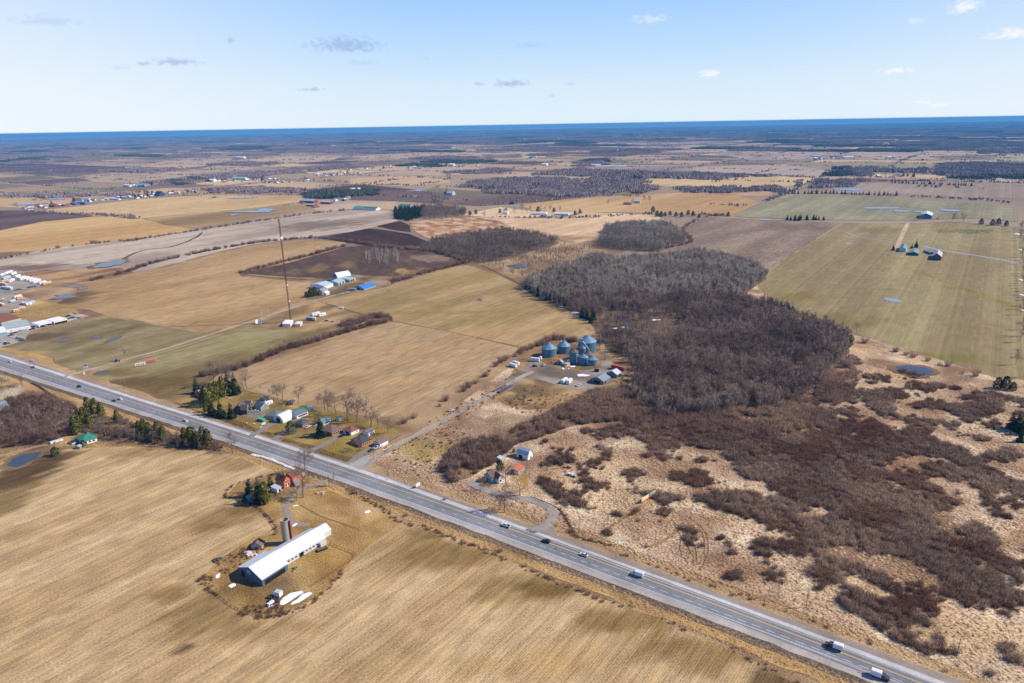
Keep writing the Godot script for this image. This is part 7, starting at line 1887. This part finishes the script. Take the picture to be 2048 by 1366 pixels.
	for i in range(-64, 66):
		for k in range(-8, 104):
			var u := i * 420.0 + rng.randf_range(-20, 20)
			var v := k * 330.0 + rng.randf_range(-20, 20)
			var o := t * u + n * v
			var dist := o.length()
			var py := 250.0 + 1365.0 * EYE / maxf(dist, 1.0)
			if o.y > -2300.0 or o.y < -30000.0 or absf(o.x) > -o.y * 0.92 + 700.0:
				continue
			var woody := clampf((dist - 5000.0) / 8000.0, 0.0, 0.72) + 0.05
			var r := rng.randf() + n1.get_noise_2d(o.x * 0.05, o.y * 0.05) * 0.55
			if r < woody:
				var rows := int(rng.randf_range(3, 7.9))
				var step := 52.0
				var ever := rng.randf() < 0.28
				for a in 8:
					for b in rows:
						var q := o + t * (a * step + rng.randf_range(-14, 14)) + n * (b * step + rng.randf_range(-14, 14))
						if ever:
							ever_at.append(q)
						else:
							wood_at.append(q)
			else:
				var m := 6.0
				if dist > 16000.0 and rng.randf() < 0.5:
					continue
				var w := rng.randf_range(300, 418)
				var pts := PackedVector2Array([o + t * m + n * m, o + t * w + n * m, o + t * (w - rng.randf_range(0, 30)) + n * (324 - rng.randf_range(0, 110)), o + t * m + n * (324 - rng.randf_range(0, 60))])
				var c: Color = tones[rng.randi() % tones.size()]
				sheet("field", pts, -0.42 + 0.01 * (k % 3), "crop", 160.0, 35.0, {"c": c, "d": c.darkened(0.12), "f": 0.3, "sx": 3.0, "k": 1.5, "v": 0.04})
				for e in 14:
					if rng.randf() < 0.6:
						bush_at.append(o + t * (e * 30.0 + rng.randf_range(-8, 8)))
					if rng.randf() < 0.4 and e < 11:
						bush_at.append(o + n * (e * 30.0 + rng.randf_range(-8, 8)))
	# clumps of tree crowns for woods too far to tell the trees apart
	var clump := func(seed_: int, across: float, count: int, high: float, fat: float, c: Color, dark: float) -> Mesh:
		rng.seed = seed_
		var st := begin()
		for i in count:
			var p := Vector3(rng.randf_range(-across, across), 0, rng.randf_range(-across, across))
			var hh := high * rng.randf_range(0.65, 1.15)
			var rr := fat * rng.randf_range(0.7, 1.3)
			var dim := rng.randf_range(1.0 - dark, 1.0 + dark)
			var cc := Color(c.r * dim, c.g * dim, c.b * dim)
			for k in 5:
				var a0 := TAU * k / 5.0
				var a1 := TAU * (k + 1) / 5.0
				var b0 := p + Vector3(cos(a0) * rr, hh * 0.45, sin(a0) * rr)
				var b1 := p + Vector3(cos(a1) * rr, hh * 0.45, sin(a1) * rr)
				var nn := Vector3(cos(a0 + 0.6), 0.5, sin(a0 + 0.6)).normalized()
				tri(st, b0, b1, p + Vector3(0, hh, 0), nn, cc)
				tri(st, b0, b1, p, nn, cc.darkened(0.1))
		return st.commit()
	var cw := []
	var ce := []
	var cb := []
	for i in 3:
		cw.append(clump.call(900 + i, 28.0, 44, 13.0, 3.4, alb(150, 134, 130), 0.25))
		ce.append(clump.call(910 + i, 28.0, 40, 14.0, 3.6, alb(84, 92, 78), 0.3))
		cb.append(clump.call(920 + i, 13.0, 5, 8.0, 3.2, alb(140, 122, 116), 0.25))
	rng.seed = 52
	var lt := Color(0.86, 0.84, 0.86)
	scatter("far_wood", cw, wood_at, 0.8, 1.25, lt, Color(1, 0.98, 0.98), "distant leafless woods running to the horizon", "wood", -0.5, 0.15)
	scatter("far_evergreen_wood", ce, ever_at, 0.8, 1.25, lt, Color.WHITE, "distant dark evergreen woods towards the horizon", "wood", -0.5, 0.15)
	scatter("far_hedgerow", cb, bush_at, 0.5, 1.2, lt, Color(1, 0.98, 0.98), "distant hedgerows between far fields", "hedge", -0.5, 0.2)
	# woods one can make out
	for w in [[[919, 369, 988, 358, 1158, 357, 1285, 352, 1300, 368, 1319, 379, 1261, 389, 1124, 393, 970, 386], false, "long grey wood beyond the middle farms"], [[1210, 363, 1285, 350, 1287, 359, 1230, 366], true, "dark evergreen end of the long grey wood"], [[284, 366, 380, 356, 500, 346, 620, 336, 700, 329, 700, 336, 600, 346, 480, 357, 400, 366, 320, 372], false, "slanting wood band at the left"], [[330, 364, 420, 354, 424, 362, 360, 370], true, "dark evergreen stretch of the slanting wood"], [[407, 379, 480, 376, 605, 377, 604, 386, 480, 388, 410, 386], false, "grey wood strip behind the tan field at the left"], [[1652, 352, 1668, 335, 1700, 336, 1696, 352], true, "evergreen wood block at the right"], [[1696, 352, 1700, 335, 1751, 335, 1751, 353], false, "grey end of the evergreen wood block"],
		[[1864, 352, 1880, 328, 1960, 326, 2060, 330, 2060, 357, 1950, 356], false, "broad grey wood at the right edge"], [[1880, 356, 2060, 350, 2060, 358, 1900, 358], true, "dark rim of the broad wood at the right edge"], [[1628, 376, 1640, 362, 1724, 360, 1722, 374], false, "brown wood above the icy pond"], [[1348, 386, 1360, 376, 1577, 374, 1572, 384], false, "brown brush band across the middle right"], [[-20, 390, 0, 386, 200, 388, 280, 392, 100, 396], false, "brush band at the far left"], [[600, 392, 620, 386, 750, 378, 760, 388, 700, 398, 640, 398], true, "evergreens round the red barns"], [[790, 332, 840, 328, 900, 332, 860, 336], true, "dark trees by the far hamlet"], [[1150, 326, 1200, 322, 1220, 330, 1150, 336], false, "small wood by the far road"], [[1150, 322, 1215, 318, 1220, 324], true, "dark wood by the far road"], [[1330, 352, 1440, 348, 1560, 352, 1450, 356], false, "bushes along the far tan field"],
		[[880, 346, 1000, 338, 1030, 342, 940, 350], false, "brush along the far creek"], [[1780, 286, 1900, 280, 2060, 286, 2060, 294, 1900, 298, 1800, 296], false, "dark far wood at the right"], [[1960, 300, 2060, 296, 2060, 306, 1960, 308], false, "far wood before the right horizon"], [[540, 300, 700, 296, 900, 292, 900, 298, 700, 304, 560, 306], false, "far wood band at the left horizon"]]:
		var at := inside(poly(w[0]), 1500.0)
		scatter("evergreen_wood" if w[1] else "bare_wood", ce if w[1] else cw, at, 0.6, 1.0, lt, Color.WHITE, w[2], "wood", -0.3, 0.15)
	for h in [[60, 423, 200, 431, 240, 431, 270, 436], [200, 429, 270, 437], [290, 397, 430, 388, 600, 390], [620, 405, 560, 412], [940, 433, 1140, 436, 1300, 428, 1460, 432], [1390, 345, 1640, 356], [1600, 360, 1590, 380, 1530, 402], [1480, 412, 1420, 408], [960, 412, 1100, 400, 1190, 392], [860, 384, 880, 410], [260, 343, 480, 330], [640, 372, 860, 366, 900, 350], [1100, 338, 1320, 344], [1700, 362, 1860, 362, 2040, 366], [1690, 388, 1960, 400, 2030, 408], [200, 352, 380, 342, 560, 330], [-20, 344, 260, 345]]:
		scatter("far_hedgerow", cb, along(h, 16.0, 4.0, 0.85), 0.4, 1.0, lt, Color.WHITE, "brush row between fields in the middle distance", "hedge", -0.2, 0.2)
	for h in [[1582, 388, 1650, 387, 1720, 389, 1792, 391], [1785, 366, 1900, 370, 1945, 372], [1575, 440, 1600, 441], [1600, 440, 1645, 440]]:
		for p in along(h, 13.0 if h[1] < 400 else 11.0, 4.0):
			plant("spruce%d" % (rng.randi() % 3), "evergreen_tree", p, rng.randf_range(0.6, 1.1), "dark evergreen in a row between far green fields", "tree", "evergreen rows between far green fields")
	for s in [[1456, 433], [1314, 433], [1322, 434], [1330, 432], [1340, 431], [1352, 433], [1363, 434], [1376, 430], [1386, 432], [1398, 436], [1306, 424], [1962, 449], [1984, 451], [1996, 450], [2012, 452], [940, 430], [952, 428], [1150, 430], [1160, 427], [832, 424], [1108, 424], [1076, 424], [1000, 426], [1012, 425]]:
		plant("pine%d" % (rng.randi() % 3), "evergreen_tree", g2(s[0], s[1]), rng.randf_range(0.8, 1.2), "dark evergreen beside a farm of the middle distance", "tree", "evergreens beside the middle farms")
	for s in [[1030, 427], [1044, 424], [1054, 426], [1062, 424], [1080, 428], [1090, 424], [1100, 422], [1120, 424], [1010, 428], [968, 436], [904, 450], [896, 388], [1264, 408], [1290, 404], [1300, 406], [1216, 410], [1840, 440], [1904, 443], [1926, 444], [1022, 404], [1036, 405], [1006, 404], [846, 402], [440, 392], [452, 394], [470, 392], [490, 393], [504, 394], [428, 391]]:
		plant("broad%d" % (rng.randi() % 5), "bare_tree", g2(s[0], s[1]), rng.randf_range(0.8, 1.2), "bare tree beside a farm of the middle distance", "tree", "bare trees beside the middle farms")
	# farms and hamlets
	var red := alb(150, 70, 66)
	for b in [
		[618, 405, 0.55, 60, 18, 6, 4, red, alb(186, 194, 214), "long red barn with a pale blue roof, largest of its farm"], [624, 412, 0.55, 30, 14, 4, 3, red, alb(176, 190, 206), "lower red barn before the longest one"], [654, 407, 0.55, 40, 14, 5, 3, alb(170, 60, 66), alb(200, 200, 206), "red barn with a white roof at the right of its farm"], [669, 402, 0.55, 20, 12, 4, 3, white, alb(170, 200, 230), "small white shed behind the red barns"], [723, 419, 0.45, 40, 20, 5, 4, white, alb(80, 160, 140), "green roofed white barn, left of a pair"], [744, 420, 0.45, 42, 20, 5, 4, white, alb(50, 140, 110), "green roofed white barn, right of a pair"], [812, 415, 0.4, 36, 18, 5, 4, alb(200, 210, 210), alb(60, 140, 110), "green roofed barn behind the plantation"],
		[902, 390, 0.6, 24, 16, 7, 7, alb(206, 206, 214), alb(230, 230, 238), "tall white barn alone on dark soil"], [892, 388, 0.6, 10, 8, 5, 3, alb(60, 70, 90), alb(70, 80, 100), "dark house beside the tall white barn"], [1080, 429, 0.3, 34, 14, 4, 3, white, alb(226, 226, 226), "long white shed of the middle farm"], [1124, 430, 0.3, 36, 16, 4, 3, alb(226, 226, 224), alb(214, 226, 236), "pale blue roofed shed at the right of the middle farm"], [1012, 428, 0.3, 12, 10, 5, 4, white, white, "white house of the middle farm"], [1088, 433, 0.3, 16, 10, 4, 2, alb(190, 190, 194), alb(170, 176, 186), "grey shed before the long white one"], [1100, 435, 0.3, 10, 6, 3, 2, white, white, "small white box before the middle farm"], [1025, 408, 0.4, 14, 10, 6, 4, alb(80, 90, 116), alb(96, 104, 120), "dark blue house on the far side of the tan field"],
		[1274, 406, 0.3, 18, 12, 6, 4, alb(206, 216, 230), alb(190, 206, 226), "pale house beside the red shed"], [1255, 409, 0.3, 22, 10, 4, 3, alb(170, 100, 96), alb(180, 120, 112), "red shed left of the pale house"], [1066, 316, 0.4, 50, 22, 8, 5, alb(196, 200, 216), alb(150, 164, 190), "grey farm buildings on the skyline fields"], [1090, 331, 0.4, 26, 20, 8, 6, white, white, "small white barn in the far middle"], [1222, 334, 0.1, 150, 18, 5, 2, alb(240, 240, 244), white, "very long white shed in the far middle"], [1192, 332, 0.1, 50, 18, 6, 3, white, white, "white barn left of the very long shed"], [1454, 352, 0.4, 26, 18, 8, 4, alb(90, 110, 150), alb(100, 116, 150), "dark blue barn on the far tan field"], [1696, 316, 0.1, 60, 18, 6, 3, white, white, "white barn at the right beyond the wood"], [1632, 314, 0.1, 40, 16, 6, 3, alb(220, 226, 236), alb(170, 200, 230), "pale barn left of the white one"], [1780, 316, 0.1, 40, 18, 6, 3, alb(220, 220, 226), white, "white house at the far right"],
		[228, 399, 0.55, 70, 8, 4, 1, white, white, "long low white shed of the left hamlet"], [248, 396, 0.55, 50, 8, 4, 1, white, white, "second long low white shed of the left hamlet"], [168, 408, 0.55, 46, 16, 6, 2, alb(110, 130, 170), alb(120, 140, 180), "blue grey long shed of the left hamlet"], [150, 409, 0.55, 30, 14, 5, 2, alb(90, 110, 160), alb(110, 130, 176), "second blue grey shed of the left hamlet"], [125, 411, 0.55, 60, 18, 5, 3, alb(160, 84, 84), alb(220, 180, 176), "long red barn of the left hamlet"], [108, 413, 0.55, 40, 16, 5, 3, alb(150, 70, 70), alb(150, 84, 84), "dark red barn of the left hamlet"], [176, 401, 0.55, 30, 14, 5, 3, white, alb(160, 190, 190), "white barn of the left hamlet"], [320, 391, 0.55, 28, 22, 5, 10, alb(50, 70, 130), alb(44, 60, 116), "big dark blue round roofed barn"], [282, 373, 0.4, 40, 20, 6, 4, alb(130, 190, 220), alb(110, 190, 220), "turquoise roofed barn of the second hamlet"], [256, 373, 0.4, 36, 18, 6, 3, white, white, "white barn of the second hamlet"], [480, 359, 0.4, 70, 24, 7, 4, alb(190, 220, 220), alb(160, 206, 206), "teal roofed hall of the third hamlet"], [426, 363, 0.4, 30, 20, 7, 5, white, white, "white barn of the third hamlet"], [515, 358, 0.4, 40, 16, 5, 3, alb(140, 80, 80), alb(120, 80, 80), "red brown shed of the third hamlet"], [482, 317, 0.3, 70, 30, 10, 5, white, white, "large white building on the far left"], [904, 332, 0.4, 30, 20, 9, 6, alb(230, 230, 236), white, "white barn in the far middle woods"]]:
		small_house("far_barn", b[9], "barn" if b[3] > 16 else "house", g2(b[0], b[1]), -b[2], b[3], b[4], b[5], b[6], b[7], b[8])
	# the many small houses of the hamlets, too small to tell apart
	var first: Array = []
	for k in 4:
		var p := g2(60 + k * 30, 420 - k * 4)
		first.append(small_house("far_house", "small pale house in the left hamlet", "house", p, rng.randf() * 3.0, 13, 9, 3.4, 2.6, [white, alb(226, 220, 210), alb(190, 170, 160), white][k], [alb(120, 120, 130), alb(140, 110, 104), white, alb(96, 104, 120)][k], "small houses of the left hamlet"))
	for r in [[40, 417, 110, 411, 9, 3, "left hamlet"], [160, 403, 290, 394, 20, 5, "left hamlet"], [280, 394, 330, 387, 10, 3, "left hamlet"], [330, 389, 395, 384, 10, 1.5, "left hamlet"], [250, 374, 310, 370, 8, 2, "second hamlet"], [436, 364, 560, 360, 22, 4, "third hamlet"], [520, 368, 620, 362, 12, 3, "third hamlet"], [630, 352, 720, 346, 18, 3, "hamlet beyond the evergreens"], [640, 384, 720, 380, 9, 2, "hamlet behind the red barns"], [660, 402, 700, 398, 5, 3, "hamlet behind the red barns"], [680, 340, 800, 334, 9, 3, "far middle hamlet"], [800, 338, 860, 334, 8, 3, "far middle hamlet"], [820, 330, 960, 334, 10, 3, "far middle hamlet"], [1060, 318, 1110, 312, 7, 2, "far grey farm"], [1230, 300, 1310, 296, 8, 3, "far right hamlet"], [1620, 318, 1720, 314, 8, 2, "far right hamlet"], [1770, 318, 1810, 314, 6, 2, "far right hamlet"], [1750, 354, 1830, 352, 6, 2, "hamlet by the right woods"], [80, 290, 420, 282, 16, 5, "hamlets below the left horizon"], [480, 292, 700, 286, 12, 4, "hamlets below the left horizon"], [700, 276, 1000, 272, 14, 4, "hamlets below the middle horizon"], [1200, 272, 1450, 268, 14, 4, "hamlets below the right horizon"], [60, 308, 130, 300, 8, 3, "hamlets below the left horizon"]]:
		for k in r[4]:
			var w := rng.randf()
			var p := g2(lerpf(r[0], r[2], w) + rng.randf_range(-2, 2), lerpf(r[1], r[3], w) + rng.randf_range(-r[5], r[5]) * 0.5)
			var far := 1.0 + clampf((330.0 - r[1]) / 60.0, 0.0, 0.6)
			copy(first[rng.randi() % 4], Vector3(p.x, lift(p.y), p.y), rng.randf() * 3.0, "small pale house in the " + str(r[6]), "small houses of the " + str(r[6]), rng.randf_range(0.9, 1.4) * far)
			if rng.randf() < 0.4 and r[1] > 300:
				plant(["pine0", "broad1", "spruce2"][rng.randi() % 3], "village_tree", p + Vector2(rng.randf_range(-25, 25), rng.randf_range(10, 40)), rng.randf_range(0.8, 1.3), "tree between the small houses of the " + str(r[6]), "tree", "trees in the " + str(r[6]))
